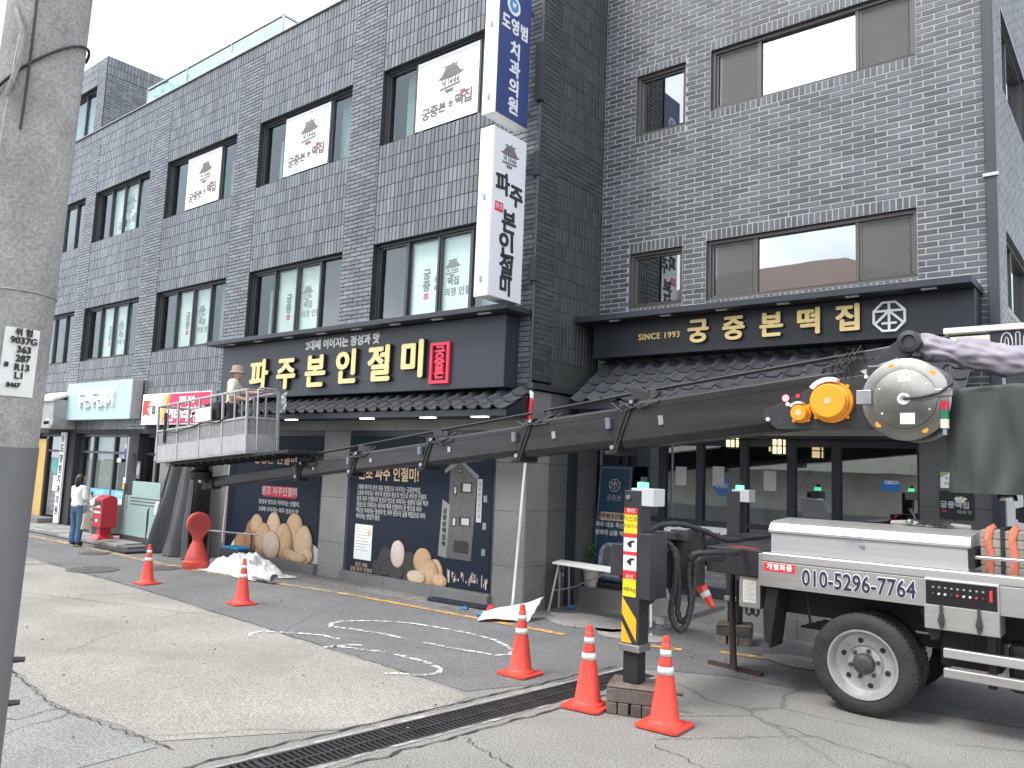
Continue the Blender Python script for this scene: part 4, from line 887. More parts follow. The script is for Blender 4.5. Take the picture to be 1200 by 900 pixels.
text('lettering', '궁중본 인절미', FG, -13.1, 2.02, 0, .24, m_pgold, t, .0005, (.005, .005))
t = thing('window_graphic', 'navy window print with a grey house, gold headline and dark rice cakes', 'poster', (-9.2, 8.99, .2))
MB().box(-10.84, -7.64, 8.985, 9.08, .195, 2.455).build('print', m_print, t)
text('lettering', '2대째 정성과 맛으로 버무린', FG, -10.66, 2.06, 0, .19, m_pgold, t, .0005, (.004, .004), align='LEFT', sx=.55)
text('lettering', '원조 파주 인절미!', FG, -10.66, 1.83, 0, .24, m_pgold, t, .0005, (.006, .006), align='LEFT', sx=.85)
for k, ln_ in enumerate(('2대째 파주의 원조 대표 맛집으로 이어지는 궁중본떡집,', '2대째 이어지는 파주의 정성과 원조의 맛으로 버무린 인절미', '원조 파주 인절미의 정성과 맛으로 이어지는 중원의 대표 떡과', '정성으로 이어지는 파주의 떡과 인절미의 본 맛으로 이어', '떡으로 이어지는 정성과 맛, 파주 원조의 궁중 떡집으로 이어', '이어지는 맛집의 정성')): text('small_lettering', ln_, FG, -10.66, 1.6-.098*k, 0, .1, m_pwhite, t, .0005, (.0015, .0015), align='LEFT', sx=.68)
fbox(MB(), FG, -10.66, -10.22, .4, .98, 0, .002).build('certificate', m_paper, t)
for k in range(8): fbox(MB(), FG, -10.62, -10.36+.05*(k % 3), .9-.05*k, .908-.05*k, .002, .003).build('certificate_line', m_inkl, t)
mb = MB(); blob(mb, FG, -10.29, .86, .04, .06, .002, 3); mb.build('medal_print', m_pgold, t)
text('lettering', '원조 대표', FG, -10.45, .31, 0, .08, m_pgold, t, .0005); text('lettering', '궁중 파주 인절미', FG, -10.45, .23, 0, .08, m_pgold, t, .0005)
cakes(t, [(-10.02, .32, .16, .13, m_c5), (-9.86, .44, .18, .22, m_c5), (-9.3, .4, .2, .24, m_c5), (-9.62, .32, .2, .14, m_c5), (-9.58, .58, .16, .21, m_c6), (-9.0, .52, .2, .2, m_c1), (-8.72, .38, .16, .2, m_c2), (-8.87, .36, .22, .2, m_c1), (-8.62, .27, .16, .1, m_c1), (-9.12, .27, .2, .1, m_c3)], 0)
# printed picture of the shop building
m_pb = mat('print_brick', (.12, .115, .115), .7, var=.3, scale=30); m_pd = mat('print_dark', (.03, .032, .036), .6); m_ps = mat('print_shade', (.035, .038, .05), .6); m_pg = mat('print_grey', (.26, .26, .27), .6)
mb = MB(); mb.prism([(-8.5, .62), (-8.0, .62), (-7.94, 1.85), (-8.3, 2.1), (-8.5, 1.95)], FG, 0, .002); mb.build('house_print', m_pb, t, fix=False)
mb = MB(); mb.prism([(-8.62, 1.95), (-8.33, 2.15), (-7.9, 1.88), (-7.94, 1.83), (-8.3, 2.08), (-8.6, 1.9)], FG, .002, .004); mb.build('roof_print', m_pg, t, fix=False)
for (a, b, c, d) in ((-8.42, -8.33, 1.58, 1.72), (-8.28, -8.03, 1.62, 1.78), (-8.42, -8.32, 1.1, 1.25), (-8.28, -8.04, 1.12, 1.26), (-8.36, -8.06, .72, .9), (-8.33, -8.24, 1.92, 1.98)):
    fbox(MB(), FG, a, b, c, d, .002, .003).build('window_print', m_pd, t)
    if c > 1: fbox(MB(), FG, a+.06 if b-a > .2 else a+.02, b-.03, c+.02, d-.02, .003, .004).build('window_print', m_pwhite, t)
fbox(MB(), FG, -7.93, -7.83, 1.2, 1.84, .002, .004).build('sign_print', m_pwhite, t)
for k in range(7): text('small_lettering', '파주본인절미떡'[k], FG, -7.88, 1.76-.08*k, .004, .07, m_pd, t, .0003)
mb = MB(); mb.prism([(-8.68, .64), (-8.5, .62), (-8.47, 1.42), (-8.63, 1.5)], FG, .004, .006); mb.build('sign_print', m_pg, t, fix=False)
for k in range(6): text('small_lettering', '궁중본떡집떡'[k], FG, -8.57, 1.32-.1*k, .006, .09, m_pd, t, .0003, (.004, .004))
for v in (1.5, 1.1, .72): fbox(MB(), FG, -7.8, -7.73, v, v+.1, 0, .002).build('window_print', m_pg, t)
rr = random.Random(3)
mb = MB()
for k in range(34):
    u = -8.5+rr.random()*.82; h = rr.uniform(.01, .05); fbox(mb, FG, u, u+rr.uniform(.008, .03), .24+rr.random()*.2, .24+rr.random()*.2+h, 0, .002+.0001*k)
stuffpart(mb.build('night_street_print', mat('print_lights', (.5, .42, .4), .6, rnd=.5), t, fix=False))

# ------------------------------------------------------------------ upright banner by the step, menu plates
Fq = Frame((-6.62, 10.62, .3), (1, .0, 0), Vector((.0, .09, 1)).normalized(), Vector((0, -1, .09)).normalized())
t = thing('standing_banner', 'tall navy standing banner with an octagon emblem on the step', 'banner', (-6.6, 10.6, .26))
fbox(MB(), Fq, -.3, .3, .06, 1.83, 0, .02).build('panel', mat('banner_navy', (.018, .045, .085), .45, var=.1, scale=1), t)
mb = MB()
for (a, b, c, d) in ((-.275, .275, 1.79, 1.795), (-.275, .275, .1, .105), (-.275, -.27, .105, 1.79), (.27, .275, .105, 1.79)): fbox(mb, Fq, a, b, c, d, .02, .0215)
emblem(mb, Fq, 0, 1.52, .105, .02, .012, .004); mb.build('emblem', m_inkl, t, fix=False)
text('lettering', '궁중본', Fq, 0, 1.32, .02, .1, m_inkl, t, .0005)
mb = MB(); mb.prism([(-.24, 1.0), (-.2, .97), (.2, .97), (.24, 1.0), (.24, 1.07), (.2, 1.1), (-.2, 1.1), (-.24, 1.07)], Fq, .02, .0225); mb.build('caption_bar', mat('caption_tan', (.5, .36, .26), .6), t); text('lettering', '파주원조인절미', Fq, 0, 1.035, .0225, .085, m_pd, t, .0005, (.003, .003))
text('lettering', '파주 대표 특산품', Fq, 0, .9, .02, .085, m_pwhite, t, .0005, (.003, .003)); text('lettering', '청와대 납품 떡집', Fq, 0, .78, .02, .085, m_pwhite, t, .0005, (.003, .003))
mb = MB(); mb.prism([(-.2, .12), (.2, .12), (.2, .44)]+[(.2*math.cos(a), .44+.2*math.sin(a)) for a in [math.pi*i/12 for i in range(1, 12)]]+[(-.2, .44)], Fq, .02, .0225); mb.build('photo_print', mat('photo_sky', (.3, .32, .36), .6, var=.6, scale=14), t)
mb = MB(); mb.prism([(-.12, .16), (.1, .16), (.14, .5), (-.04, .6), (-.12, .52)], Fq, .0225, .024); mb.build('house_print', mat('photo_house', (.13, .12, .13), .6, var=.5, scale=20), t)
MB().box(-6.85, -6.35, 10.5, 10.75, .26, .34).build('foot', m_black, t, bevel=.01)
t = thing('menu_plate', 'black square menu plate with pale brush lettering on the stone wall', 'plate', (-1.87, 10.71, 1.6))
Fw = front(10.72)
fbox(MB(), Fw, -2.06, -1.7, 1.62, 1.95, 0, .015).build('plate', m_black, t); text('lettering', '궁중떡집', Fw, -1.9, 1.78, .015, .085, m_pwhite, t, .0005, (.003, .003)); text('lettering', '떡과 맛', Fw, -1.8, 1.7, .015, .05, m_pwhite, t, .0005)
mb = MB(); blob(mb, Fw, -1.84, 1.85, .06, .04, .015, 2, .5); mb.build('flower_print', mat('pale_flower', (.7, .7, .5), .6, var=.3, scale=30), t)
fbox(MB(), Fw, -2.04, -1.99, 1.7, 1.715, .015, .0165).build('seal', m_red, t)
t = thing('notice_plate', 'white and green notice fixed above the menu plate', 'notice', (-1.96, 10.71, 2.0)); fbox(MB(), Fw, -2.05, -1.85, 1.98, 2.17, 0, .008).build('plate', m_paper, t)
mb = MB(); mb.prism([(-2.05, 2.17), (-1.93, 2.17), (-2.05, 2.1)], Fw, .008, .0095); mb.build('corner_print', mat('leaf_green', (.35, .5, .12), .6), t); text('lettering', '궁중 본', Fw, -1.94, 2.1, .008, .04, m_brush, t, .0005); text('lettering', '원조 맛집', Fw, -1.94, 2.03, .008, .035, m_brush, t, .0005)

# ------------------------------------------------------------------ houses over the road, mirrored in the glass
for (nm, lab, x0, x1, y0, y1, zt, col_, rc) in (('house', 'pale house with a red tiled roof across the road, mirrored in upper windows', -18, -6.2, -16, -7, 8.6, (.6, .57, .5), (.13, .075, .06)), ('house', 'grey flat-roofed building across the road behind the camera', -3.6, 9, -16, -7, 5.2, (.42, .42, .42), (.3, .3, .3))):
    h = thing(nm, lab, 'house', ((x0+x1)/2, (y0+y1)/2, 0))
    MB().box(x0, x1, y0, y1, 0, zt).build('wall', mat('render_%d' % int(zt), col_, .9), h)
    if zt > 6:
        mb = MB(); mb.add([(x0-.6, y0-.6, zt), (x1+.6, y0-.6, zt), (x1+.6, y1+.6, zt), (x0-.6, y1+.6, zt), (x0+3.5, (y0+y1)/2, zt+2.6), (x1-3.5, (y0+y1)/2, zt+2.6)], [(0,1,5,4), (1,2,5), (2,3,4,5), (3,0,4), (3,2,1,0)]); mb.build('roof', mat('red_roof', rc, .8), h)
    if zt > 6: MB().box(x0, x1, y1, y1+1.1, 2.35, 2.75).build('street_canopy', mat('cream_canopy', (.7, .67, .57), .8), h); MB().box(x0, x1, y1, y1+.05, .0, .9).build('dado', mat('grey_dado', (.3, .3, .29), .9), h)
    else: MB().box(x0-.2, x1+.2, y0, y1+.9, zt, zt+.35).build('roof', mat('flat_roof_edge', (.65, .64, .6), .8), h)
    for z in ((1.2, 2.4), (4.2, 5.4), (6.8, 7.9)):
        if z[1] > zt or (zt > 6 and z[0] < 2): continue
        x = x0+1
        while x < x1-1.6: MB().box(x, x+1.4, y1, y1+.04, *z).build('window', mat('far_window', (.05, .06, .07), .1), h); x += 2.8
# ------------------------------------------------------------------ lift truck
m_tk = mat('truck_charcoal', (.04, .041, .046), .4, .2, var=.2, scale=4, grime=.35)
m_bm = mat('boom_black', (.04, .04, .042), .32, .4, var=.35, scale=1.6, aniso=(.35, 3, 3), grime=.3, bump=.05)
m_alub = mat('brushed_aluminium', (.62, .61, .6), .38, .75, var=.08, scale=3, aniso=(.3, 6, 6), grime=.14)
m_alug = mat('satin_aluminium', (.48, .47, .45), .42, .7, var=.1, scale=3, aniso=(.5, 3, 5), grime=.16)
m_tyre = mat('tyre_rubber', (.03, .029, .028), .75, var=.5, scale=5, bump=.25, bscale=80, speck=.3)
m_rim = mat('wheel_steel', (.5, .5, .49), .42, .6, var=.15, scale=6, grime=.3)
m_hub = mat('hub_grease', (.06, .06, .06), .6, .3, var=.3, scale=9)
m_chas = mat('chassis_black', (.025, .025, .026), .6, .2, var=.3, grime=.3)
m_chrome = mat('polished_steel', (.31, .3, .275), .32, 1., var=.35, scale=2.5, bump=.06, bscale=6)
m_orange = mat('winch_orange', (.85, .33, .02), .38, var=.08, scale=5)
m_tarp = mat('grey_green_cover', (.043, .05, .046), .62, var=.22, scale=2.5, bump=.25, bscale=160)
m_lav = mat('lavender_cover', (.27, .245, .285), .6, var=.2, scale=4, bump=.25, bscale=40)
m_hose = mat('hose_rubber', (.025, .025, .026), .55, var=.3, scale=30, bump=.5, bscale=60)
m_hazy = mat('hazard_yellow', (.8, .45, .02), .45); m_stw = mat('sticker_white', (.78, .78, .76), .5); m_sty = mat('sticker_yellow', (.82, .62, .02), .5); m_str = mat('sticker_red', (.72, .03, .04), .5)
TR = thing('lift_truck', 'aerial lift truck with a long telescopic boom and a worker basket', 'truck', (-.5, 8.4, 0))
FT = front(7.45)
# chassis and deck
mb = MB()
for y in (7.95, 8.85): mb.box(-3.4, 3.6, y-.05, y+.05, .72, .96)
for x in (-3.2, -2.4, -1.2, 0, 1.2): mb.box(x-.05, x+.05, 8.0, 8.8, .76, .92)
mb.build('chassis', m_chas, TR)
MB().box(-2.96, 1.45, 7.5, 9.33, 1.2, 1.285).build('deck', m_alug, TR)
for nm, y0, y1 in (('side_rail', 7.45, 7.51), ('side_rail', 9.31, 9.37)):
    o = MB().box(-2.95, 1.5, y0, y1, 1.0, 1.23).build(nm, m_alug, TR, bevel=.004)
    MB().box(-2.952, 1.5, y0-.006, y1+.03, 1.233, 1.315).build('rail_cap', m_alub, o, bevel=.012)
MB().box(-2.99, -2.953, 7.46, 9.36, 1.0, 1.3).build('rear_rail', m_alug, TR, bevel=.004)
# lettering on the near rail
o = MB(); fbox(o, FT, -2.93, -2.64, 1.145, 1.225, 0, .002); lb = o.build('freight_label', m_str, TR); text('lettering', '개별화물', FT, -2.785, 1.185, .002, .062, m_stw, lb, .0005, (.002, .002), spacing=1.15)
text('number_outline', '010-5296-7764', FT, -2.1, 1.115, 0, .2, m_stw, TR, .0006, (.012, .012), sx=.76, spacing=1.02)
text('number_lettering', '010-5296-7764', FT, -2.1, 1.115, .005, .2, mat('number_navy', (.03, .03, .07), .5), TR, .0008, (.0035, .0035), sx=.76, spacing=1.02)
# control cabinet
cb = MB().box(-1.56, -1.02, 7.43, 7.72, .83, 1.235).build('control_cabinet', m_alug, TR, bevel=.005)
fbox(MB(), FT, -1.545, -1.035, 1.03, 1.222, .021, .026).build('control_panel', mat('panel_black', (.012, .012, .013), .35), cb)
fbox(MB(), FT, -1.555, -1.025, .835, 1.025, .02, .03).build('cabinet_door', m_alug, cb, bevel=.003)
for k in range(9):
    u = -1.49+.045*k; MB().lathe([(0, .022), (.009, .02), (.009, .0)], FT(u, 1.12-.006*k*0, .026), 10, axis=(0,-1,0)).build('button', (m_stw if k in (1, 2, 5, 6) else (m_str if k in (4, 7) else m_hub)), cb)
    fbox(MB(), FT, u-.008, u+.008, 1.165, 1.178, .026, .027).build('button_caption', m_inkl, cb)
fbox(MB(), FT, -1.085, -1.065, 1.1, 1.19, .026, .034).build('stop_lever', m_str, cb)
for u in (-1.43, -1.16):
    l_ = MB(); fbox(l_, FT, u-.018, u+.018, .86, .96, .03, .042); fbox(l_, FT, u-.011, u+.011, .84, 1.04, .042, .05); fbox(l_, FT, u-.024, u+.024, .89, .93, .042, .056); l_.build('latch', m_hub, cb)
# toolbox with ridged lid
prof = [(7.49, 1.318), (7.49, 1.50), (7.52, 1.585), (7.6, 1.615), (8.0, 1.63), (8.0, 1.318)]
mb = MB(); mb.prism(prof[:2]+[(8.0, 1.5), (8.0, 1.318)], lambda u, v, d: (d, u, v), -2.88, -1.24); tb = mb.build('toolbox', mat('toolbox_aluminium', (.5, .5, .5), .48, .55, var=.1, scale=3, aniso=(.4, 4, 8), grime=.2), TR, bevel=.004)
mb = MB(); mb.prism([(7.475, 1.503), (7.475, 1.53), (7.525, 1.592), (7.6, 1.612), (8.01, 1.632), (8.01, 1.503)], lambda u, v, d: (d, u, v), -2.9, -1.22); mb.build('toolbox_lid', m_alub, tb, bevel=.004)
mb = MB(); mb.prism([(7.49, 1.34), (7.48, 1.5), (8.0, 1.5), (8.0, 1.34)], lambda u, v, d: (d, u, v), -1.238, -1.2); mb.build('toolbox_end', m_chas, tb)
MB().tube([(-2.22, 7.475, 1.545), (-2.22, 7.44, 1.55), (-2.08, 7.44, 1.55), (-2.08, 7.475, 1.545)], .007, 8).build('lid_handle', m_galv, tb)
MB().lathe([(.02, 0), (.02, .012), (.008, .014), (0, .014)], (-2.06, 7.488, 1.45), 14, axis=(0,-1,0)).build('lock', m_galv, tb)
MB().tube([(-1.6, 7.53, 1.31), (-1.6, 7.53, 1.4), (-1.56, 7.53, 1.43), (-.6, 7.53, 1.44), (.6, 7.53, 1.44), (.63, 7.53, 1.41), (.63, 7.53, 1.31)], .016, 10).build('hand_rail', m_galv, TR, smooth=True)
# display unit standing on the lid, rolled net
mb = MB(); mb.prism([(-2.78, 1.64), (-2.52, 1.62), (-2.58, 1.82), (-2.8, 1.84)], lambda u, v, d: (u, d, v), 8.05, 8.1); mb.build('folded_screen', m_tk, TR, bevel=.004); MB().box(-2.66, -2.6, 8.1, 8.16, 1.6, 1.83).build('screen_bracket', m_galv, TR)
MB().tube([(-1.95, 8.05, 1.645), (-1.8, 7.98, 1.66), (-1.62, 7.95, 1.65), (-1.45, 8.0, 1.655), (-1.3, 8.02, 1.65)], .022, 8).build('tie_rod', mat('rod_grey', (.3, .29, .28), .6), TR, smooth=True)
MB().sphere((-1.78, 7.96, 1.67), (.035, .03, .025), 12, 8).build('shackle', m_chrome, TR, smooth=True)
mb = MB()
for k in range(5): mb.beam((-1.72+.05*k, 7.93, 1.645), (-1.62+.05*k, 7.93, 1.69), .012, .012); mb.beam((-1.62+.05*k, 7.94, 1.645), (-1.72+.05*k, 7.94, 1.69), .012, .012)
mb.build('strap_net', m_black, TR)
# strapped timber blocks
for k in range(2):
    x0 = -1.17+.17*k
    for j in range(5):
        z0 = 1.3+.072*j; MB().box(x0, x0+.145, 7.62, 8.05, z0, z0+.068).build('timber_block', mat('grey_timber', (.3, .27, .22), .85, var=.25, scale=6, rnd=.2, grime=.4), TR, bevel=.006)
    MB().box(x0+.145, x0+.17, 7.6, 8.07, 1.29, 1.68).build('block_frame', m_chas, TR)
    mb = MB(); mb.tube([(x0+.06, 7.612, 1.3), (x0+.07, 7.606, 1.45), (x0+.055, 7.606, 1.58), (x0+.07, 7.612, 1.672), (x0+.07, 7.8, 1.682)], .026, 4); mb.build('strap', mat('orange_strap', (.7, .2, .12), .7), TR)
# rear housing, label box, flap, guard
MB().box(-3.57, -2.995, 7.56, 9.24, 1.06, 1.315).build('rear_housing', m_tk, TR, bevel=.008)
fbox(MB(), Frame((0, 0, 1.316), (1,0,0), (0,1,0), (0,0,1)), -3.4, -3.1, 7.7, 7.76, 0, .001).build('warning_strip', m_str, TR)
lb = MB().box(-3.23, -3.02, 7.58, 7.7, .76, 1.055).build('switch_box', m_alug, TR, bevel=.006); fbox(MB(), front(7.58), -3.19, -3.06, .81, 1.02, 0, .003).build('paper_label', m_paper2, lb)
for k in range(10): fbox(MB(), front(7.58), -3.18, -3.07-.02*(k % 3), 1.0-.018*k, 1.005-.018*k, .003, .004).build('label_line', m_inkl, lb)
for x in (-3.16, -3.09): MB().tube([(x-.02, 7.64, .76), (x-.02, 7.64, .7), (x+.01, 7.64, .68), (x+.03, 7.64, .71), (x+.03, 7.64, .76)], .012, 8).build('cable', m_hose, TR)
for (pts, nm) in (([(-2.93, .98), (-2.82, .98), (-2.86, .72), (-2.9, .42), (-2.96, .52), (-2.97, .76)], 'mud_flap'), ([(-1.62, .98), (-1.5, .98), (-1.45, .84), (-1.47, .74), (-1.53, .72), (-1.58, .86)], 'fender_stay')):
    mb = MB(); mb.prism(pts, lambda u, v, d: (u, d, v), 7.52, 7.85); mb.build(nm, m_chas, TR, bevel=.008)
MB().box(-1.44, 1.3, 7.5, 7.56, .6, .68).build('side_guard', m_alub, TR, bevel=.01); MB().box(-1.44, 1.3, 7.5, 7.56, .44, .52).build('side_guard', m_alug, TR, bevel=.01)
mb = MB()
for x in (-1.1, -.2, .8): mb.box(x-.03, x+.03, 7.57, 7.62, .4, 1.0)
mb.build('guard_stay', m_chas, TR); MB().box(-1.0, .2, 7.65, 8.0, .38, .76).build('fuel_tank', m_chas, TR, bevel=.04); MB().box(-1.5, -1.05, 7.7, 8.1, .5, .82).build('valve_block', m_chas, TR, bevel=.02)
# wheels
def wheel(x, y, rim=True):
    r = .43
    prof = [(.28, -.1), (.31, -.116), (.37, -.12), (.41, -.105), (r, -.085), (r, .085), (.41, .105), (.37, .12), (.31, .116), (.28, .1), (.275, .05), (.275, -.05), (.28, -.1)]
    wl = MB().lathe(prof, (x, y, r), 48, axis=(0,-1,0), caps=False).build('wheel', m_tyre, TR, smooth=True)
    mb = MB()
    for k in range(64):
        a = 2*math.pi*k/64
        for sgn in (-1, 1): mb.beam((x+(r-.002)*math.cos(a), y+.008*sgn, r+(r-.002)*math.sin(a)), (x+(r-.001)*math.cos(a+.05), y+.085*sgn, r+(r-.001)*math.sin(a+.05)), .018, .014, (math.cos(a), 0, math.sin(a)))
    stuffpart(mb.build('tread', m_tyre, wl, fix=False))
    if rim:
        MB().lathe([(.296, .112), (.293, .121), (.28, .119), (.266, .09), (.258, .03), (.248, .012), (.215, .0), (.155, .008), (.14, .03), (.1, .036), (.0, .036)], (x, y, r), 48, axis=(0,-1,0), caps=False).build('rim', m_rim, wl, smooth=True)
        MB().lathe([(.09, .03), (.09, .075), (.075, .1), (.05, .11), (.0, .112)], (x, y, r), 24, axis=(0,-1,0)).build('hub_cap', m_hub, wl, smooth=True)
        for k in range(6):
            a = R(60*k+12); MB().lathe([(.018, 0), (.018, .028), (.012, .036), (0, .036)], (x+.118*math.cos(a), y-.034, r+.118*math.sin(a)), 6, axis=(0,-1,0)).build('wheel_nut', m_hub, wl)
            a += R(30); MB().lathe([(.024, 0), (.024, .002), (0, .003)], (x+.19*math.cos(a), y-.004, r+.19*math.sin(a)), 14, axis=(0,-1,0)).build('hand_hole', m_black, wl)
    return wl
for (x, y, rm) in ((-2.07, 7.6, True), (-2.07, 7.86, False), (-2.07, 9.2, False), (-2.07, 8.94, False), (2.3, 7.6, True), (2.3, 9.2, False)): wheel(x, y, rm)
MB().cyl((-2.07, 7.6, .43), (-2.07, 9.2, .43), .08, n=12).build('axle', m_chas, TR); MB().sphere((-2.07, 8.4, .43), .2).build('differential', m_chas, TR, smooth=True)
for k in range(5): MB().beam((-2.75+.05*k, 7.95, .6+.02*k), (-1.4-.05*k, 7.95, .6+.02*k), .07, .016).build('leaf_spring', m_chas, TR)
MB().tube([(-2.62, 7.7, .95), (-2.6, 7.7, .8), (-2.58, 7.7, .66)], .012, 6).build('chain', m_chas, TR)
# cab, out of the picture to the right
cbm = mat('cab_blue', (.08, .16, .4), .3, coat=.5)
mb = MB(); mb.prism([(1.62, .55), (3.5, .55), (3.55, 1.3), (3.3, 2.35), (1.62, 2.4)], lambda u, v, d: (u, d, v), 7.5, 9.3); cabo = mb.build('cab', cbm, TR, bevel=.05)
mb = MB(); mb.prism([(2.0, 1.42), (3.3, 1.42), (3.12, 2.15), (2.0, 2.18)], lambda u, v, d: (u, d, v), 7.485, 7.5); mb.build('side_window', g_dark, cabo)
MB().box(3.5, 3.66, 7.5, 9.3, .4, .75).build('bumper', m_chas, cabo, bevel=.03)
# rack board over the cab end
Fr = front(8.75)
rb = MB().box(-1.22, 1.5, 8.75, 8.8, 3.12, 3.5).build('rack_board', mat('rack_navy', (.02, .022, .035), .4), TR); MB().box(-1.62, 1.5, 8.72, 8.83, 3.5, 3.56).build('rack_edge', mat('rack_cream', (.68, .66, .58), .5, grime=.1), rb, bevel=.008); MB().box(-1.62, -1.22, 8.74, 8.81, 3.36, 3.47).build('rack_end', _mats['rack_cream'], rb, bevel=.006)
text('number_outline', '010-5296-7764', Fr, -1.13, 3.37, 0, .26, m_stw, rb, .0008, (.016, .016), sx=.7, align='LEFT'); text('number_lettering', '010-5296-7764', Fr, -1.13, 3.37, .006, .26, _mats['rack_navy'], rb, .001, (.004, .004), sx=.7, align='LEFT')
for x in (-.9, 1.3): MB().box(x-.03, x+.03, 8.8, 8.86, 1.285, 3.5).build('rack_post', m_tk, TR)
# turntable
tt = MB().lathe([(.42, 1.285), (.42, 1.5), (.36, 1.52), (.36, 1.72), (.44, 1.74), (.44, 1.83), (.38, 1.85), (.38, 1.95), (0, 1.95)], (-.55, 8.25, 0), 40).build('turntable', m_tk, TR, smooth=True)
for k in range(24):
    a = 2*math.pi*k/24; MB().lathe([(.016, -.02), (.016, .0), (0, .0)], (-.55+.41*math.cos(a), 8.25+.41*math.sin(a), 1.735), 6).build('bolt', m_hub, tt)
MB().box(-1.0, -.1, 7.92, 8.6, 1.95, 3.0).build('turret_column', m_tk, TR, bevel=.02)
MB().lathe([(.0, .1), (.05, .09), (.07, .04), (.075, 0)], (-1.0, 7.86, 1.9), 16).build('work_lamp', m_chrome, TR, smooth=True)
# covered control stand
def cover(a, b):
    # around a rounded box: a goes round, b goes up then closes over the top
    ang = 2*math.pi*a; cx_, cy_ = -.92, 8.12; hx, hy = .5, .36
    c, s_ = math.cos(ang), math.sin(ang); k = 1/max(abs(c)**6+abs(s_)**6, 1e-6)**(1/6)
    x, y = hx*c*k, hy*s_*k; n1 = noise.noise(Vector((c*2.2, s_*2.2, b*2.2)))*.06 + noise.noise(Vector((c*6, s_*6, b*1.0+3)))*.05 + noise.noise(Vector((c*12, s_*12, b*3)))*.03 + .05*noise.noise(Vector((x*7, y*7, b*1.1+9)))
    if b < .8:
        t_ = b/.8; f_ = 1+.04*(1-t_)+n1
        return (cx_+x*f_+.02*math.sin(y*16+b*5)*(1-.5*t_), cy_+y*f_+(.03*math.sin(x*13+b*3.5+1)+.018*math.sin(x*27-b*6))*(1.1-.7*t_), 1.95+.93*t_-.07*abs(x)*t_ + .03*n1)
    t_ = (b-.8)/.2; return (cx_+x*(1-t_)*(1+n1), cy_+y*(1-t_)*(1+n1), 2.88-.07*abs(x)*(1-t_)+.03*math.sin(t_*1.5)+.02*n1)
mb = MB(); mb.grid(cover, 110, 40); mb.build('control_cover', m_tarp, TR, smooth='all')
# boom
TH = math.atan2(1.26, 11.11)
MBm = Matrix.Translation((-2.39, 8.05, 2.82)) @ Matrix.Rotation(-TH, 4, 'Y')
def bmb(): return MB(MBm)
secs = [(.72, -2.42, .52), (-2.2, -3.87, .44), (-3.6, -5.62, .365), (-5.3, -7.22, .29), (-7.0, -8.6, .235), (-8.3, -11.25, .19)]
boom = None
for k, (xa, xb, h) in enumerate(secs):
    wd = h*.74; ch = h*.16
    poly = [(-wd/2+ch*.5, -h/2), (wd/2-ch*.5, -h/2), (wd/2, -h/2+ch), (wd/2, h/2-ch*.4), (wd/2-ch*.4, h/2), (-wd/2+ch*.4, h/2), (-wd/2, h/2-ch*.4), (-wd/2, -h/2+ch)]
    m_ = bmb(); m_.prism(poly, lambda u, v, d: (d, u, v), xa, xb)
    o = m_.build('boom' if k == 0 else 'boom_section', m_bm, TR if k == 0 else boom, bevel=.006)
    if k == 0: boom = o
    # dark side rib line
    m_ = bmb(); m_.box(xb+.01, xa, -wd/2-.004, -wd/2, h*.3, h*.31); m_.build('boom_seam', m_black, boom)
    if k < 5:
        # slanted end collar
        m_ = bmb(); g = .022
        m_.prism([(xb-.0+h*.35, h/2+g), (xb+h*.35+.05, h/2+g), (xb-h*.25+.07, -h/2-g), (xb-h*.25, -h/2-g)], lambda u, v, d: (u, d, v), -wd/2-.02, wd/2+.02); m_.build('boom_collar', m_chas, boom, bevel=.004)
        m_ = bmb()
        m_.cyl((xb-h*.2, -wd/2-.05, -h/2+.02), (xb-h*.2, wd/2+.05, -h/2+.02), .026, n=12); m_.cyl((xb+h*.36, -wd/2-.04, h/2-.01), (xb+h*.36, -wd/2, h/2-.01), .022, n=10); m_.build('collar_pin', m_galv, boom, smooth=True)
        m_ = bmb(); m_.box(xb-h*.42, xb-h*.1, -wd/2-.03, wd/2+.03, -h/2-.055, -h/2-.01); m_.build('wear_block', m_black, boom, bevel=.008)
        # upright sheave bracket
        m_ = bmb(); q = .5+.5*h/.52; m_.prism([(xb+.02+h*.2, h/2-.02), (xb+.26*q+h*.2, h/2), (xb+.24*q+h*.2, h/2+.1*q), (xb+.12*q+h*.2, h/2+.17*q), (xb+.03+h*.2, h/2+.17*q)], lambda u, v, d: (u, d, v), -.03-wd*.2, -wd*.2+.02); m_.build('sheave_bracket', m_tk, boom, bevel=.004)
        m_ = bmb(); cxs = xb+.3*q+h*.2
        for j in range(3): m_.cyl((cxs, -wd*.2-.02+j*.05, h/2+.06*q), (cxs, -wd*.2+.015+j*.05, h/2+.06*q), .055*q, n=16)
        m_.build('sheave', m_hub, boom, smooth=True)
        m_ = bmb(); m_.box(xb-h*.28-.04, xb-h*.28+.02, -wd/2*.8-.06, -wd/2*.8, -.02, .09*q+.02); m_.build('guide_pad', mat('pad_blue_grey', (.14, .17, .2), .6, grime=.3), boom, bevel=.006)
for dy in (-.05, .02):
    pts = []
    for k, (xa, xb, h) in enumerate(secs[:5]): pts.append((xb+.3, dy, h/2+.12))
    m_ = bmb(); m_.tube([(1.0, dy, .42)]+pts, .013, 6); m_.build('hoist_cable', m_hose, boom)
m_ = bmb(); m_.box(.3, .66, -.18, .18, .26, .4); m_.build('cable_bracket', m_tk, boom, bevel=.01)
mb = MB(); mb.prism([(-2.16, 3.06), (-1.74, 3.4), (-1.66, 3.38), (-1.62, 3.28), (-1.75, 3.16), (-2.1, 3.02)], lambda u, v, d: (u, d, v), 7.84, 7.9); mb.build('knuckle_plate', m_tk, boom, bevel=.006)
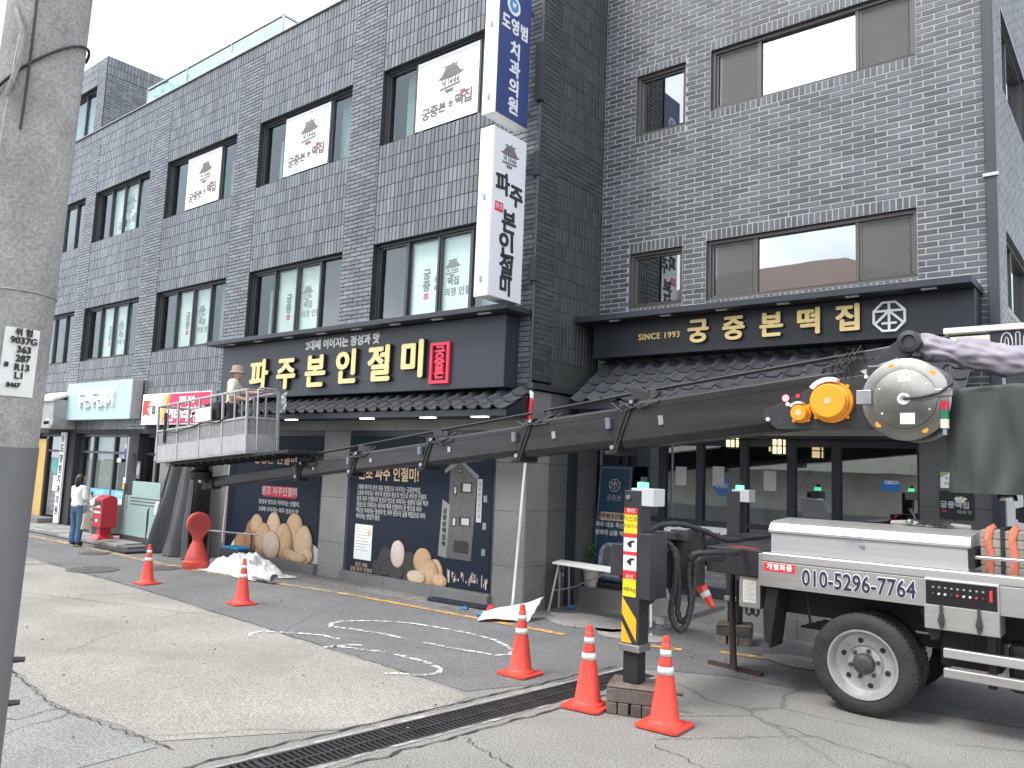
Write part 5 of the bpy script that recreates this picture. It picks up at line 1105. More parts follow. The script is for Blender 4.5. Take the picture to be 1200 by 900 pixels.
mb = MB(); mb.prism([(-2.16, 3.05), (-2.1, 3.0), (-1.86, 3.12), (-1.82, 3.16)], lambda u, v, d: (u, d, v), 7.83, 7.838); mb.build('worn_edge', m_alub, boom)
MB().lathe([(.1, 0), (.1, .05), (.06, .06), (.05, .04), (.0, .04)], (-1.73, 7.84, 3.3), 24, axis=(0,-1,0)).build('knuckle_pin', m_tk, boom, smooth=True)
MB().box(-2.3, -2.05, 7.85, 8.2, 2.98, 3.18).build('valve_bank', m_chas, boom, bevel=.01)
for k in range(4): MB().tube([(-2.3+.06*k, 7.84, 3.15), (-2.32+.06*k, 7.8, 3.2+.03*k), (-2.42+.05*k, 7.8, 3.1), (-2.4+.06*k, 7.83, 2.95)], .009, 6).build('hydraulic_hose', m_hose, boom)
mb = MB(); mb.box(-2.1, -1.8, 7.8, 7.85, 2.88, 3.1); mb.build('gusset', m_tk, boom, bevel=.02)
# wrapped lift cylinder
def lav(a, b):
    ang = 2*math.pi*a; c = Vector((-1.66, 8.0, 3.27)).lerp(Vector((.6, 8.0, 2.74)), b)
    r_ = .115+.012*math.sin(b*46)*(1 if b < .16 else .35) + .03*noise.noise(Vector((math.cos(ang)*1.6, math.sin(ang)*1.6, b*9))) + .03*noise.noise(Vector((math.cos(ang)*3.5+b*6, math.sin(ang)*3.5, b*22))) + (.012 if b > .13 else -.01)
    return (c.x, c.y+r_*math.cos(ang), c.z+r_*math.sin(ang)*1.05)
mb = MB(); mb.grid(lav, 44, 130); mb.build('wrapped_cylinder', m_lav, boom, smooth='all')
# side plate, winches, reel
mb = MB(); mb.prism([(-3.1, 2.62), (-2.95, 2.5), (-1.7, 2.5), (-1.6, 2.95), (-2.05, 3.02), (-2.45, 2.98), (-2.75, 2.84), (-3.1, 2.68)], lambda u, v, d: (u, d, v), 7.82, 7.845); mb.build('side_plate', m_tk, boom, bevel=.005)
for u, v in ((-3.04, 2.6), (-2.84, 2.75), (-2.1, 2.99), (-1.98, 2.95)): MB().lathe([(.02, 0), (.02, .02), (0, .024)], (u, 7.82, v), 8, axis=(0,-1,0)).build('bolt', m_stw, boom)
for (u, v, r_, d_) in ((-2.41, 2.76, .185, .16), (-2.7, 2.655, .088, .12)):
    wi = MB().lathe([(r_*1.08, 0), (r_*1.08, d_*.35), (r_*.93, d_*.36), (r_*.93, d_*.6), (r_*.87, d_*.65), (r_*.87, d_*.95), (r_*.82, d_), (0, d_)], (u, 7.82, v), 36, axis=(0,-1,0)).build('winch_drum', m_orange, boom, smooth=True)
    for k in range(4):
        a = R(45+90*k); MB().lathe([(.018, 0), (.018, .02), (0, .02)], (u+r_*1.12*math.cos(a), 7.8, v+r_*1.12*math.sin(a)), 8, axis=(0,-1,0)).build('bolt', m_orange, boom)
    MB().lathe([(.032, 0), (.032, .003), (0, .003)], (u, 7.82-d_, v), 12, axis=(0,-1,0)).build('maker_plate', mat('plate_tan', (.6, .45, .3), .5), boom)
    mb = MB(); mb.prism([(u+(r_*1.25)*math.cos(a), v+(r_*1.25)*math.sin(a)) for a in [R(70+12*k) for k in range(7)]]+[(u+(r_*1.02)*math.cos(a), v+(r_*1.02)*math.sin(a)) for a in [R(142-12*k) for k in range(7)]], lambda p, q, d: (p, d, q), 7.7, 7.8); mb.build('guard', m_stw, boom)
reel = MB().lathe([(.365, 0), (.37, .012), (.355, .022), (.265, .03), (.26, .045), (.25, .05), (0, .05)], (-1.745, 7.72, 2.76), 56, axis=(0,-1,0)).build('hose_reel', m_chrome, boom, smooth=True)
MB().lathe([(.36, 0), (.36, .01), (0, .01)], (-1.68, 7.86, 2.74), 48, axis=(0,-1,0)).build('rear_reel_disc', m_chrome, boom, smooth=True)
MB().lathe([(.052, 0), (.052, .03), (.03, .032), (.028, .01), (0, .01)], (-1.745, 7.67, 2.76), 20, axis=(0,-1,0)).build('reel_hub', m_stw, reel, smooth=True)
MB().cyl((-1.745, 7.72, 2.76), (-1.745, 8.0, 2.76), .12, n=20).build('reel_drum', m_chas, reel)
Fre = front(7.67)
for (u, v, a, b, mt_) in ((-1.72, 2.6, .06, .035, m_stw), (-1.72, 2.55, .06, .014, m_stw), (-1.74, 2.945, .055, .03, m_paper2)): fbox(MB(), Fre, u-a, u+a, v-b, v+b, .0, .003).build('reel_label', mt_, reel)
for a in (35, 85, 155, 215, 285, 335): MB().lathe([(.009, 0), (.009, .008), (0, .01)], (-1.745+.225*math.cos(R(a)), 7.67, 2.76+.225*math.sin(R(a))), 8, axis=(0,-1,0)).build('bolt', m_stw, reel)
for a in (45, 110, 170, 225, 300): MB().lathe([(.032, 0), (.03, .003), (0, .003)], (-1.745+.315*math.cos(R(a)), 7.697, 2.76+.315*math.sin(R(a))), 6, axis=(0,-1,0)).build('reflector', m_orange, reel)
MB().box(-2.15, -2.02, 7.66, 7.7, 2.72, 2.85).build('reel_clamp', m_galv, reel, bevel=.004); MB().box(-1.5, -1.36, 7.66, 7.7, 2.78, 2.84).build('reel_clamp', m_galv, reel, bevel=.004)
MB().tube([(-1.745, 7.64, 2.76), (-1.6, 7.6, 2.765), (-1.45, 7.61, 2.8), (-1.36, 7.65, 2.88), (-1.38, 7.72, 2.97), (-1.4, 7.8, 3.05)], .014, 8).build('reel_cable', m_hose, reel, smooth=True)
for k, (cc, z) in enumerate((((.55, .03, .06), 2.66), ((.02, .16, .09), 2.58), ((.7, .65, .5), 2.5))): MB().cyl((-1.43, 7.7, z), (-1.43, 7.7, z+.078), .035, n=16).build('signal_lamp', mat('signal%d' % k, cc, .3), boom, smooth=True)
MB().cyl((-1.43, 7.7, 2.44), (-1.43, 7.7, 2.5), .02, n=10).build('signal_stem', m_galv, boom)
for u, txt_ in ((-2.86, '14'),):
    mb = MB(); mb.prism([(u+.04*c, 2.81+.04*q) for c, q in cx], front(7.81), 0, .002); mb.build('round_label', m_str, boom); mb = MB(); mb.prism([(u+.032*c, 2.81+.032*q) for c, q in cx], front(7.81), .002, .0025); mb.build('round_label_face', m_stw, boom); text('lettering', txt_, front(7.81), u, 2.81, .0025, .05, m_str, boom, .0004)
mb = MB(); mb.prism([(-2.74+.02*c, 2.83+.02*q) for c, q in cx], front(7.81), 0, .002); mb.build('round_label', m_str, boom)
# loose hoses and clips along the boom
rb_ = random.Random(21)
for k, (xa, xb, h) in enumerate(secs[:5]):
    wd = h*.74; q = .5+.5*h/.52
    for j in range(3):
        x0_ = xb+h*.3+rb_.uniform(-.05, .3); m_ = bmb(); m_.tube([(x0_-.25*q, -wd/2-.012, h/2+.02), (x0_-.1*q, -wd/2-.03, h/2-.06*q-rb_.random()*.08), (x0_+.1*q, -wd/2-.03, h/2-.03-rb_.random()*.05), (x0_+.3*q, -wd*.2, h/2+.05)], .009, 6); m_.build('loose_hose', m_hose, boom)
    m_ = bmb(); m_.box(xb+.5*q, xb+.56*q, -wd/2-.012, -wd/2, -h*.1, h*.1); m_.build('cable_clip', m_galv, boom)
    m_ = bmb(); m_.tube([(xb+h*.3, -wd/2-.02, h/2-.02), (xb+h*.05, -wd/2-.028, 0), (xb-h*.15, -wd/2-.02, -h/2+.03)], .012, 6); m_.build('collar_hose', m_hose, boom)
    m_ = bmb(); m_.box(xb+.1, xa if k else xa-.5, -wd*.12, wd*.12, h/2, h/2+.012); m_.build('wear_strip', m_hub, boom)
for k in range(10):
    x_ = -2.55+.09*k; MB().tube([(x_, 7.9, 3.02+.01*k), (x_+.05, 7.86, 3.1+.02*(k % 3)), (x_+.16, 7.88, 3.12+.02*(k % 4)), (x_+.26, 7.95, 3.06+.015*k)], .011, 6).build('hydraulic_hose', m_hose, boom)
# boom head under the basket
m_ = bmb(); m_.box(-11.55, -11.2, -.1, .1, -.12, .1); m_.build('boom_head', m_chas, boom, bevel=.01)
hx = MBm @ Vector((-11.45, 0, 0))
MB().cyl((hx.x, hx.y-.2, hx.z+.05), (hx.x, hx.y+.2, hx.z+.05), .05, n=14).build('head_pin', m_galv, boom)
MB().lathe([(.16, 0), (.2, .03), (.2, .14), (.13, .18), (.11, .3), (0, .3)], (hx.x, hx.y-.18, hx.z+.06), 20).build('basket_slewing', m_chas, boom, smooth=True); MB().box(hx.x-.28, hx.x-.14, hx.y-.25, hx.y-.1, hx.z+.08, hx.z+.24).build('slew_motor', mat('motor_grey', (.25, .24, .22), .5), boom)
# basket (built level, then tipped with the boom)
BT = R(4.6); BX0, BX1, BY0, BY1, BH = -14.4, -11.5, 7.32, 7.92, 1.0
MK = Matrix.Translation((-12.95, 7.6, 2.03)) @ Matrix.Rotation(-BT, 4, 'Y') @ Matrix.Translation((12.95, -7.6, -2.03))
def kb(): return MB(MK)
m_bk = mat('basket_aluminium', (.43, .43, .43), .45, .5, var=.14, scale=3, grime=.34); m_bk2 = mat('basket_mesh_plate', (.26, .26, .26), .55, .4, var=.2, scale=18, grime=.25)
bz = 2.03
fl = kb().box(BX0, BX1, BY0, BY1, bz-.05, bz-.01).build('basket', m_bk, TR, bevel=.004)
kb().box(BX0+.3, BX1+1.0, BY0+.1, BY1+.12, bz-.1, bz-.052).build('basket_base', m_chas, fl, bevel=.004)
m_ = kb()
for k in range(14): m_.box(BX0+.35+.24*k, BX0+.39+.24*k, BY0+.12, BY1+.1, bz-.13, bz-.1)
m_.build('base_ribs', m_chas, fl)
ups = [BX0+.0, BX0+.72, BX0+1.45, BX0+2.18, BX1]
for y in (BY0, BY1):
    for i in range(4):
        a, b = ups[i]+.015, ups[i+1]-.015
        kb().box(a, b, y-.006, y+.006, bz-.02, bz+.27).build('kick_panel', m_bk, fl)
        for j in range(2):
            c = a+(b-a)*j/2; d = a+(b-a)*(j+1)/2
            kb().box(c+.012, d-.012, y-.003, y+.003, bz+.275, bz+.52).build('mesh_panel', m_bk2, fl)
    for i, x in enumerate(ups): kb().box(x-.018, x+.018, y-.018, y+.018, bz-.02, bz+BH).build('basket_post', m_bk, fl, bevel=.004)
    for i in range(4):
        x = (ups[i]+ups[i+1])/2; kb().box(x-.011, x+.011, y-.011, y+.011, bz+.27, bz+BH).build('basket_bar', m_bk, fl)
    for z in (bz+.535, bz+BH): kb().box(BX0, BX1, y-.02, y+.02, z-.018, z+.018).build('basket_rail', m_bk, fl, bevel=.006)
for x in (BX0, BX1):
    kb().box(x-.006, x+.006, BY0, BY1, bz-.02, bz+.27).build('kick_panel', m_bk, fl); kb().box(x-.004, x+.004, BY0+.05, BY1-.05, bz+.275, bz+.52).build('mesh_panel', m_bk2, fl)
    for z in (bz+.535, bz+BH): kb().box(x-.018, x+.018, BY0, BY1, z-.018, z+.018).build('basket_rail', m_bk, fl, bevel=.006)
m_ = kb(); m_.tube([(BX1+.02, BY0+.18, bz+.0), (BX1+.03, BY0+.18, bz+BH), (BX1+.03, BY0+.22, bz+BH+.04), (BX1+.03, BY1-.08, bz+BH+.04), (BX1+.03, BY1-.04, bz+BH), (BX1+.03, BY1-.04, bz+.0)], .017, 10); m_.build('gate_frame', m_bk, fl, smooth=True)
m_ = kb(); m_.tube([(BX0+.3, BY0-.03, bz+.5), (BX0+.7, BY0-.035, bz+.46), (BX0+1.15, BY0-.035, bz+.5), (BX0+1.6, BY0-.03, bz+.56), (BX0+2.1, BY0-.03, bz+.52), (BX0+2.45, BY0-.03, bz+.62)], .011, 6); m_.build('slack_cable', m_hose, fl)
kb().box(BX0+1.35, BX0+1.85, BY0-.03, BY0-.02, bz+.58, bz+.82).build('control_notice', mat('notice_white', (.62, .62, .6), .6, var=.2, scale=14), fl)
kb().box(BX0+1.5, BX0+1.95, BY0+.05, BY0+.22, bz+.6, bz+.9).build('control_pod', m_black, fl, bevel=.02)
kb().tube([(BX0+.3, BY0-.02, bz+.3), (BX0+.32, BY0-.02, bz+.85)], .03, 8).build('grease_gun', m_chas, fl)
# outriggers
def outrigger(x, y, ztop, near):
    Fo = front(y-.085)
    o = MB().box(x-.085, x+.085, y-.085, y+.085, .55, ztop).build('outrigger_post', m_tk, TR, bevel=.006)
    MB().box(x-.07, x+.07, y-.07, y+.07, .24, .6).build('outrigger_leg', m_chas, o, bevel=.004)
    MB().box(x-.1, x+.1, y-.1, y+.1, .5, .56).build('outrigger_collar', m_galv, o, bevel=.006)
    MB().box(x-.02, x+.2, y-.08, y+.12, ztop-.13, ztop+.02).build('sensor_box', mat('sensor_grey', (.5, .51, .5), .5), o, bevel=.004)
    MB().lathe([(.05, 0), (.05, .05), (.0, .06)], (x+.05, y, ztop+.02), 16).build('green_beacon', mat('beacon_green', (.12, .9, .35), .3, emit=1.2), o, smooth=True); MB().cyl((x+.06, y, ztop+.07), (x+.06, y, ztop+.12), .03, n=10).build('beacon_cap', m_chas, o)
    if near:
        bands = [(.06, m_str), (.16, m_sty), (.035, m_str), (.12, m_stw), (.03, m_str), (.13, m_stw), (.07, m_str), (.15, m_sty)]; z = ztop-.15
        for k, (h, mt_) in enumerate(bands): fbox(MB(), Fo, x-.08, x+.05, z-h, z-.002, .0, .002).build('sticker', mt_, o); z -= h
        text('sticker_lettering', '주의', Fo, x-.015, ztop-.18, .002, .045, m_stw, o, .0004); text('sticker_lettering', '작업중', Fo, x-.015, ztop-.25, .002, .05, m_black, o, .0004); text('sticker_lettering', '작업주의', Fo, x-.015, ztop-.31, .002, .04, m_black, o, .0004); text('sticker_lettering', '주의', Fo, x-.015, ztop-.74, .002, .04, m_stw, o, .0004); text('sticker_lettering', '480kg', Fo, x-.015, ztop-.845, .002, .05, m_black, o, .0004)
        for k in range(2):
            zz = ztop-.46-.15*k; mb = MB(); mb.prism([(x-.05, zz), (x-.01, zz+.03), (x+.03, zz+.03), (x+.03, zz+.015), (x+.0, zz+.01), (x, zz-.03), (x-.02, zz-.03)], Fo, .002, .003); mb.build('pictogram', m_black, o)
        for (za, zb, e) in ((.95, .66, 0), (.66, .57, 1)):
            pts = [(x-.083, za), (x+.06, za-.18), (x+.06, za-.36), (x-.083, za-.14)] if not e else [(x-.083, .74), (x+.02, .57), (x-.083, .57)]
            mb = MB(); mb.prism(pts, Fo, 0, .002); mb.build('hazard_stripe', m_hazy, o)
    return o
o = outrigger(-3.56, 6.16, 1.86, True)
MB().box(-3.475, -3.36, 6.04, 6.34, .95, 1.5).build('outrigger_sleeve', m_tk, o, bevel=.006)
MB().lathe([(.02, 0), (.02, .015), (0, .015)], (-3.6, 6.075, 1.8), 12, axis=(0,-1,0)).build('eye_bolt', m_galv, o)
outrigger(-4.12, 9.55, 1.84, False)
MB().box(-3.85, -3.62, 6.2, 8.0, 1.1, 1.38).build('outrigger_beam', m_tk, TR, bevel=.01); MB().box(-3.98, -3.64, 8.2, 9.5, 1.12, 1.34).build('outrigger_beam', m_tk, TR, bevel=.01)
for k, (x, y, r_, z0, z1) in enumerate(((-3.58, 6.72, .085, .98, 1.44), (-3.42, 6.76, .075, .98, 1.44), (-3.42, 7.02, .085, 1.0, 1.5))): MB().cyl((x, y, z0), (x, y, z1), r_, n=18).build('hydraulic_tank', m_chas, TR, smooth=True)
for y in (6.66, 7.0): MB().box(-3.66, -3.34, y-.04, y+.04, 1.42, 1.49).build('tank_bracket', m_tk, TR, bevel=.006)
for k, pts in enumerate(([(-3.62, 6.22, .8), (-3.66, 6.4, .78), (-3.65, 6.5, .84), (-3.56, 6.5, .98), (-3.51, 6.5, 1.22), (-3.48, 6.5, 1.35), (-3.44, 6.5, 1.4), (-3.39, 6.5, 1.35), (-3.36, 6.5, 1.23), (-3.37, 6.5, 1.01), (-3.4, 6.5, .82), (-3.37, 6.5, .71), (-3.31, 6.5, .66), (-3.27, 6.55, .72), (-3.26, 6.6, .9), (-3.28, 6.6, 1.08), (-3.28, 6.6, 1.22), (-3.24, 6.6, 1.31), (-3.16, 6.7, 1.33), (-3.1, 7.0, 1.32), (-3.2, 7.5, 1.28)],
    [(-3.6, 6.26, .86), (-3.62, 6.42, .84), (-3.58, 6.54, .92), (-3.5, 6.56, 1.1), (-3.46, 6.57, 1.3), (-3.42, 6.57, 1.35), (-3.38, 6.57, 1.28), (-3.36, 6.57, 1.05), (-3.37, 6.57, .8), (-3.32, 6.58, .72), (-3.27, 6.62, .82), (-3.26, 6.66, 1.05), (-3.25, 6.68, 1.22), (-3.2, 6.75, 1.27), (-3.15, 7.1, 1.25)], [(-3.5, 6.24, 1.5), (-3.46, 6.4, 1.56), (-3.4, 6.7, 1.56), (-3.3, 6.95, 1.5), (-3.22, 7.2, 1.42), (-3.2, 7.6, 1.4)])):
    # smooth the path
    P = [Vector(p) for p in pts]; Q = []
    for i in range(len(P)-1):
        p0, p1, p2, p3 = P[max(i-1, 0)], P[i], P[i+1], P[min(i+2, len(P)-1)]
        for j in range(6):
            t_ = j/6; Q.append(.5*((2*p1)+(-p0+p2)*t_+(2*p0-5*p1+4*p2-p3)*t_*t_+(-p0+3*p1-3*p2+p3)*t_**3))
    rs_ = [.026+.004*math.sin(i*2.1) for i in range(len(Q))]
    MB().tube(Q, .03, 10, rs=rs_).build('hydraulic_hose', m_hose, TR, smooth='all')
MB().beam((-3.62, 6.25, .6), (-3.36, 7.5, .74), .05, .03).build('brace_bar', m_galv, TR)
MB().box(-3.6, -3.52, 6.6, 6.75, .66, .72).build('bracket_plate', m_alub, TR)
# jack stand under the tail
MB().cyl((-3.62, 8.3, 1.1), (-3.6, 8.3, .02), .032, n=12).build('tail_jack', m_chas, TR); MB().cyl((-3.56, 8.15, .9), (-3.5, 8.12, .03), .025, n=10).build('jack_rod', mat('rusty_rod', (.06, .035, .03), .8, grime=.3), TR); MB().beam((-3.85, 8.26, .022), (-3.22, 8.14, .022), .07, .035).build('jack_foot', _mats['rusty_rod'], TR)

# cribbing under the outrigger feet
def crib(name, label, x, y, rot, layers):
    t = thing(name, label, 'cribbing', (x, y, 0)); c, s_ = math.cos(rot), math.sin(rot); z = 0
    for j, (n, h, mt_, along) in enumerate(layers):
        for k in range(n):
            off = (k-(n-1)/2)*.4/n; M_ = Matrix.Translation((x, y, z)) @ Matrix.Rotation(rot+(math.pi/2 if along else 0)+rng.uniform(-.04, .04), 4, 'Z')
            mb = MB(M_); mb.box(-.2, .2, off-.2/n+.006, off+.2/n-.006, .001, h-.002); mb.build('block', mt_, t, bevel=.008)
        z += h
    return t
m_tim = mat('oily_timber', (.1, .088, .078), .8, var=.45, scale=7, rnd=.3, grime=.6, bump=.3, bscale=30); m_rust = mat('rusty_plate', (.16, .125, .1), .8, .1, var=.4, scale=8, grime=.4)
crib('cribbing', 'oily timber cribbing stack under the striped outrigger post', -3.56, 6.16, .35, ((4, .1, m_tim, 1), (2, .115, m_tim, 0), (1, .02, m_rust, 0)))
crib('cribbing', 'weathered timber cribbing stack under the outrigger by the step', -4.12, 9.55, .3, ((3, .1, mat('pale_timber', (.22, .2, .17), .85, var=.4, scale=7, rnd=.25, grime=.5), 1), (2, .11, m_tim, 0), (1, .02, m_rust, 0)))
o = MB().tube([(-3.42, 6.3, .19), (-3.2, 6.36, .17)], .025, 8).build('iron_handle', m_rust); tag(o, 'short rusty iron bar poking out of the timber cribbing', 'bar')
# ------------------------------------------------------------------ concrete utility pole
t = thing('utility_pole', 'thick concrete utility pole with cables and a number plate in front', 'pole', (-4.22, 1.33, 0))
pb = Vector((-4.26, 1.32, 0)); pt = Vector((-4.09, 1.36, 4.2)); pd = (pt-pb)/4.2
def pc(z): return pb+pd*z
prad = lambda z: .2-z/160
MB().tube([pc(z) for z in (0, 1.0, 2.07, 2.08, 3, 4.5, 6, 8, 11)], .2, 40, rs=[prad(z) for z in (0, 1.0, 2.07, 2.08, 3, 4.5, 6, 8, 11)]).build('shaft', m_concrete, t, smooth=True)
MB().tube([pc(z) for z in (.0, 1.0, 1.9, 2.02)], .2, 40, rs=[prad(z)+.004 for z in (.0, 1.0, 1.9, 2.02)]).build('sleeve', mat('grey_pole_sleeve', (.15, .15, .15), .6, var=.06), t, smooth=True)
vd = (CAM-pc(2.5)); vd.z = 0; vd.normalize(); vs_ = Vector((-vd.y, vd.x, 0))
def ps(z, ang, e=.0): a = R(ang); return pc(z) + (vd*math.cos(a)+vs_*math.sin(a))*(prad(z)+e)     # positive angle = right as seen from the street
mb = MB(); na = 10
def pl_g(u, v): return ps(2.24+.31*v, -2+46*u, .004)
mb.grid(pl_g, na, 2); pln = mb.build('number_plate', mat('plate_white', (.74, .74, .7), .5, grime=.15), t, smooth='all')
for s_, u, v, q in (('위 험', .5, .93, .036), ('9037G', .52, .81, .042), ('363', .55, .68, .042), ('287', .55, .55, .042), ('R13', .55, .42, .042), ('L1', .5, .3, .042), ('8467', .38, .16, .028), ('금촌산', .14, .45, .022)):
    c_ = pl_g(u, v); nrm = (c_-pc(2.24+.31*v)); nrm.z = 0; nrm.normalize(); ud = Vector((0,0,1)).cross(nrm)
    fr_ = Frame(c_, ud, (0,0,1), nrm); text('plate_lettering', s_ if u > .2 else '금', fr_, 0, 0, .003, q, m_brush, pln, .0006, (.0015, .0015))
mb = MB(); hel = [ps(3.78-.0+.0*k+.18*math.sin(R(-90+k*9)), -100+k*9, .012) for k in range(24)]; mb.tube(hel, .007, 6); mb.build('tie_wire', m_hose, t)
MB().tube([ps(z, -18-3*math.sin(z*3), .014) for z in [3.45+.1*k for k in range(16)]], .006, 6).build('down_cable', m_hose, t); MB().tube([ps(4.05, -48, .02), ps(3.98, -36, .03), ps(3.9, -26, .035), ps(3.75, -26, .03), ps(3.6, -38, .02)], .011, 8).build('rope_end', mat('frayed_rope', (.3, .29, .27), .9, var=.3, scale=30), t, smooth=True)
MB().tube([ps(3.9-.1*k, -34-1.2*k, .01) for k in range(12)], .003, 5).build('thin_wire', m_galv, t)
for z, a in ((1.04, 82), (.84, 88)): MB().cyl(ps(z, a, -.02), ps(z, a, .05), .016, .012, n=10).build('step_bolt', m_hub, t)
MB().tube([ps(2.72, -90+18*k, .003) for k in range(11)], .004, 5).build('band', m_concrete, t)

# ------------------------------------------------------------------ cones
m_cone = mat('cone_orange', (.7, .066, .042), .46, var=.12, scale=6, grime=.4); m_band = mat('cone_band', (.7, .68, .68), .35, var=.2, scale=25, grime=.25)
def make_cone(label, loc, rotz, s, mt=None):
    t = thing('traffic_cone', label, 'traffic cone', loc, 'orange cones around the lift truck'); t.rotation_euler.z = rotz; t.scale = (s, s, s)
    for (nm, me, mt_) in CONE:
        o = bpy.data.objects.new(nm, me); COL.objects.link(o); o.parent = t
    return t
r_at = lambda z: .118-(.118-.026)*(z-.05)/.65
mb = MB(); hb = .185; ch = .03
pl4 = [(-hb+ch, -hb), (hb-ch, -hb), (hb, -hb+ch), (hb, hb-ch), (hb-ch, hb), (-hb+ch, hb), (-hb, hb-ch), (-hb, -hb+ch)]
mb.prism(pl4, lambda u, v, d: (u, v, d), .001, .022)
b1 = mb.mesh('cone_base', m_cone)
mb = MB(); mb.lathe([(.15, .022), (.142, .042), (.128, .048), (.118, .06), (r_at(.4), .4), (r_at(.401)-.002, .401)]+[(r_at(z)-.002, z) for z in (.45, .55, .6)]+[(r_at(.6), .601), (r_at(.64), .64), (.03, .645), (.028, .69), (.024, .7), (0, .7)], (0, 0, 0), 36); b2 = mb.mesh('cone_body', m_cone)
for p in b2.polygons: p.use_smooth = True
try: b2.set_sharp_from_angle(angle=R(35))
except Exception: pass
bands_ = []
for z0, z1 in ((.405, .465), (.545, .597)):
    mb = MB(); mb.lathe([(r_at(z0)+.0015, z0), (r_at(z1)+.0015, z1)], (0, 0, 0), 36); me = mb.mesh('reflective_band', m_band)
    me.polygons.foreach_set('use_smooth', [True]*len(me.polygons)); bands_.append(('reflective_band', me, m_band))
CONE = [('cone_base', b1, m_cone), ('cone_body', b2, m_cone)] + bands_
# close the band grooves: caps of lathes are inside the body
for lab, loc, a, s in (('orange cone right of the striped outrigger post, nearest the camera', (-3.15, 5.95), 8, 1.0), ('orange cone just left of the striped outrigger post', (-3.88, 5.94), 12, .97), ('orange cone standing alone on the drain side of the worn white marking', (-4.95, 6.36), 5, .95), ('orange cone before the white plastic heap', (-9.93, 6.43), -4, .88), ('orange cone between the woman and the red bollard', (-12.36, 6.3), 10, .86)):
    make_cone(lab, (*loc, .009), R(39+45+a), s)
c = make_cone('grubby red cone hung upside down on the truck behind the hoses', (-3.68, 7.1, 1.36), 0, 1.0); c['group'] = 'cones stowed on the truck'
dv = Vector((.5, -.05, -.66)).normalized(); c.rotation_euler = dv.to_track_quat('Z', 'Y').to_euler()

# ------------------------------------------------------------------ street furniture by the shops
m_post = mat('post_red', (.45, .02, .035), .38, var=.08, scale=4, grime=.08)
t = thing('mailbox', 'red post box on a flared pedestal outside the hair shop', 'mailbox', (-18.4, 8.28, .11))
mx = -18.4; my = 8.28
mb = MB(); mb.prism([(-.17, .36), (.17, .36), (.17, .98), (.13, 1.04), (.0, 1.08), (-.17, 1.0)], lambda u, v, d: (mx+d, my+u, v), -.21, .21); mb.build('box', m_post, t, bevel=.02)
mb = MB(); mb.box(mx-.1, mx+.1, my-.12, my+.12, .2, .37); mb.add([(mx-.1,my-.12,.2),(mx+.1,my-.12,.2),(mx+.1,my+.12,.2),(mx-.1,my+.12,.2),(mx-.2,my-.22,.11),(mx+.2,my-.22,.11),(mx+.2,my+.22,.11),(mx-.2,my+.22,.11)], [(0,1,5,4),(1,2,6,5),(2,3,7,6),(3,0,4,7),(4,5,6,7)]); mb.build('pedestal', m_post, t)
Fm = front(my-.172)
fbox(MB(), Fm, mx-.15, mx+.15, .82, .94, 0, .006).build('slot', m_black, t); mb = MB(); mb.prism([(mx-.14, .8), (mx+.12, .86), (mx+.14, .8)], Fm, .006, .012); mb.build('slot_flap', m_stw, t); fbox(MB(), Fm, mx-.18, mx+.16, .68, .72, 0, .004).build('stripe', m_stw, t)
mb = MB(); mb.prism([(mx+.07*x, .5+.06*y) for x, y in ((-1, .6), (0, .9), (1, .4), (.4, .1), (.9, -.5), (0, -.1), (-.9, -.7), (-.4, 0))], Fm, 0, .004); mb.build('post_emblem', m_stw, t)
t = thing('paddle_bollard', 'red plastic paddle bollard with a round head by the grey tarp', 'bollard', (-13.62, 7.82, 0))
bx, by = -13.62, 7.82; m_bol = mat('bollard_red', (.47, .05, .035), .55, var=.15, scale=3, grime=.12)
MB().lathe([(.23, .004), (.24, .03), (.23, .13), (.2, .15), (.19, .2), (.185, .21), (.175, .26), (.165, .27), (.155, .33), (.145, .34), (.12, .42), (.1, .46), (.085, .5), (.09, .55), (0, .56)], (bx, by, 0), 28).build('base', m_bol, t, smooth=True)
hd = Vector((.93, -.36, 0)).normalized(); hs_ = Vector((-hd.y, hd.x, 0)); mb = MB()
pp = [(.21*math.cos(a), .8+.21*math.sin(a)) for a in [R(-35+i*10) for i in range(26)]] + [(-.1, .58), (-.085, .52), (.085, .52), (.1, .58)]
mb.prism(pp, lambda u, v, d: Vector((bx, by, v))+hs_*u+hd*d, -.075, .075); mb.build('head', m_bol, t, bevel=.025)
mb = MB(); mb.prism([(.16*math.cos(a), .8+.16*math.sin(a)) for a in [R(i*15) for i in range(24)]], lambda u, v, d: Vector((bx, by, v))+hs_*u+hd*d, .075, .079); mb.build('reflector_disc', mat('dull_red', (.33, .03, .03), .5), t)
# frosted glass screen in front of the side shop
t = thing('glass_screen', 'frosted green glass door panel standing open behind the mailbox', 'door', (-17.3, 8.6, .1))
m_fro = mat('frosted_green_glass', (.3, .43, .4), .25, var=.05, scale=.8)
fbox(MB(), front(8.6), -18.15, -16.35, .22, 1.1, 0, .02).build('lower_pane', m_fro, t); fbox(MB(), front(8.6), -17.85, -16.6, 1.1, 1.42, 0, .02).build('upper_pane', m_fro, t)
for v in (.9, .97, 1.04): fbox(MB(), front(8.6), -17.9, -16.36, v, v+.025, .02, .024).build('stripe', m_stoned, t)
MB().box(-18.2, -16.3, 8.56, 8.62, .1, .22).build('bottom_rail', m_alu, t); MB().box(-18.22, -18.15, 8.56, 8.62, .1, 2.4).build('door_stile', m_galv, t); MB().box(-18.1, -18.06, 8.5, 8.54, .85, 1.35).build('handle', m_chrome, t)
for v, mt_ in ((1.28, m_sty), (1.42, m_stw)): fbox(MB(), front(8.55), -18.24, -18.12, v-.06, v+.06, 0, .01).build('lock_plate', mt_, t)
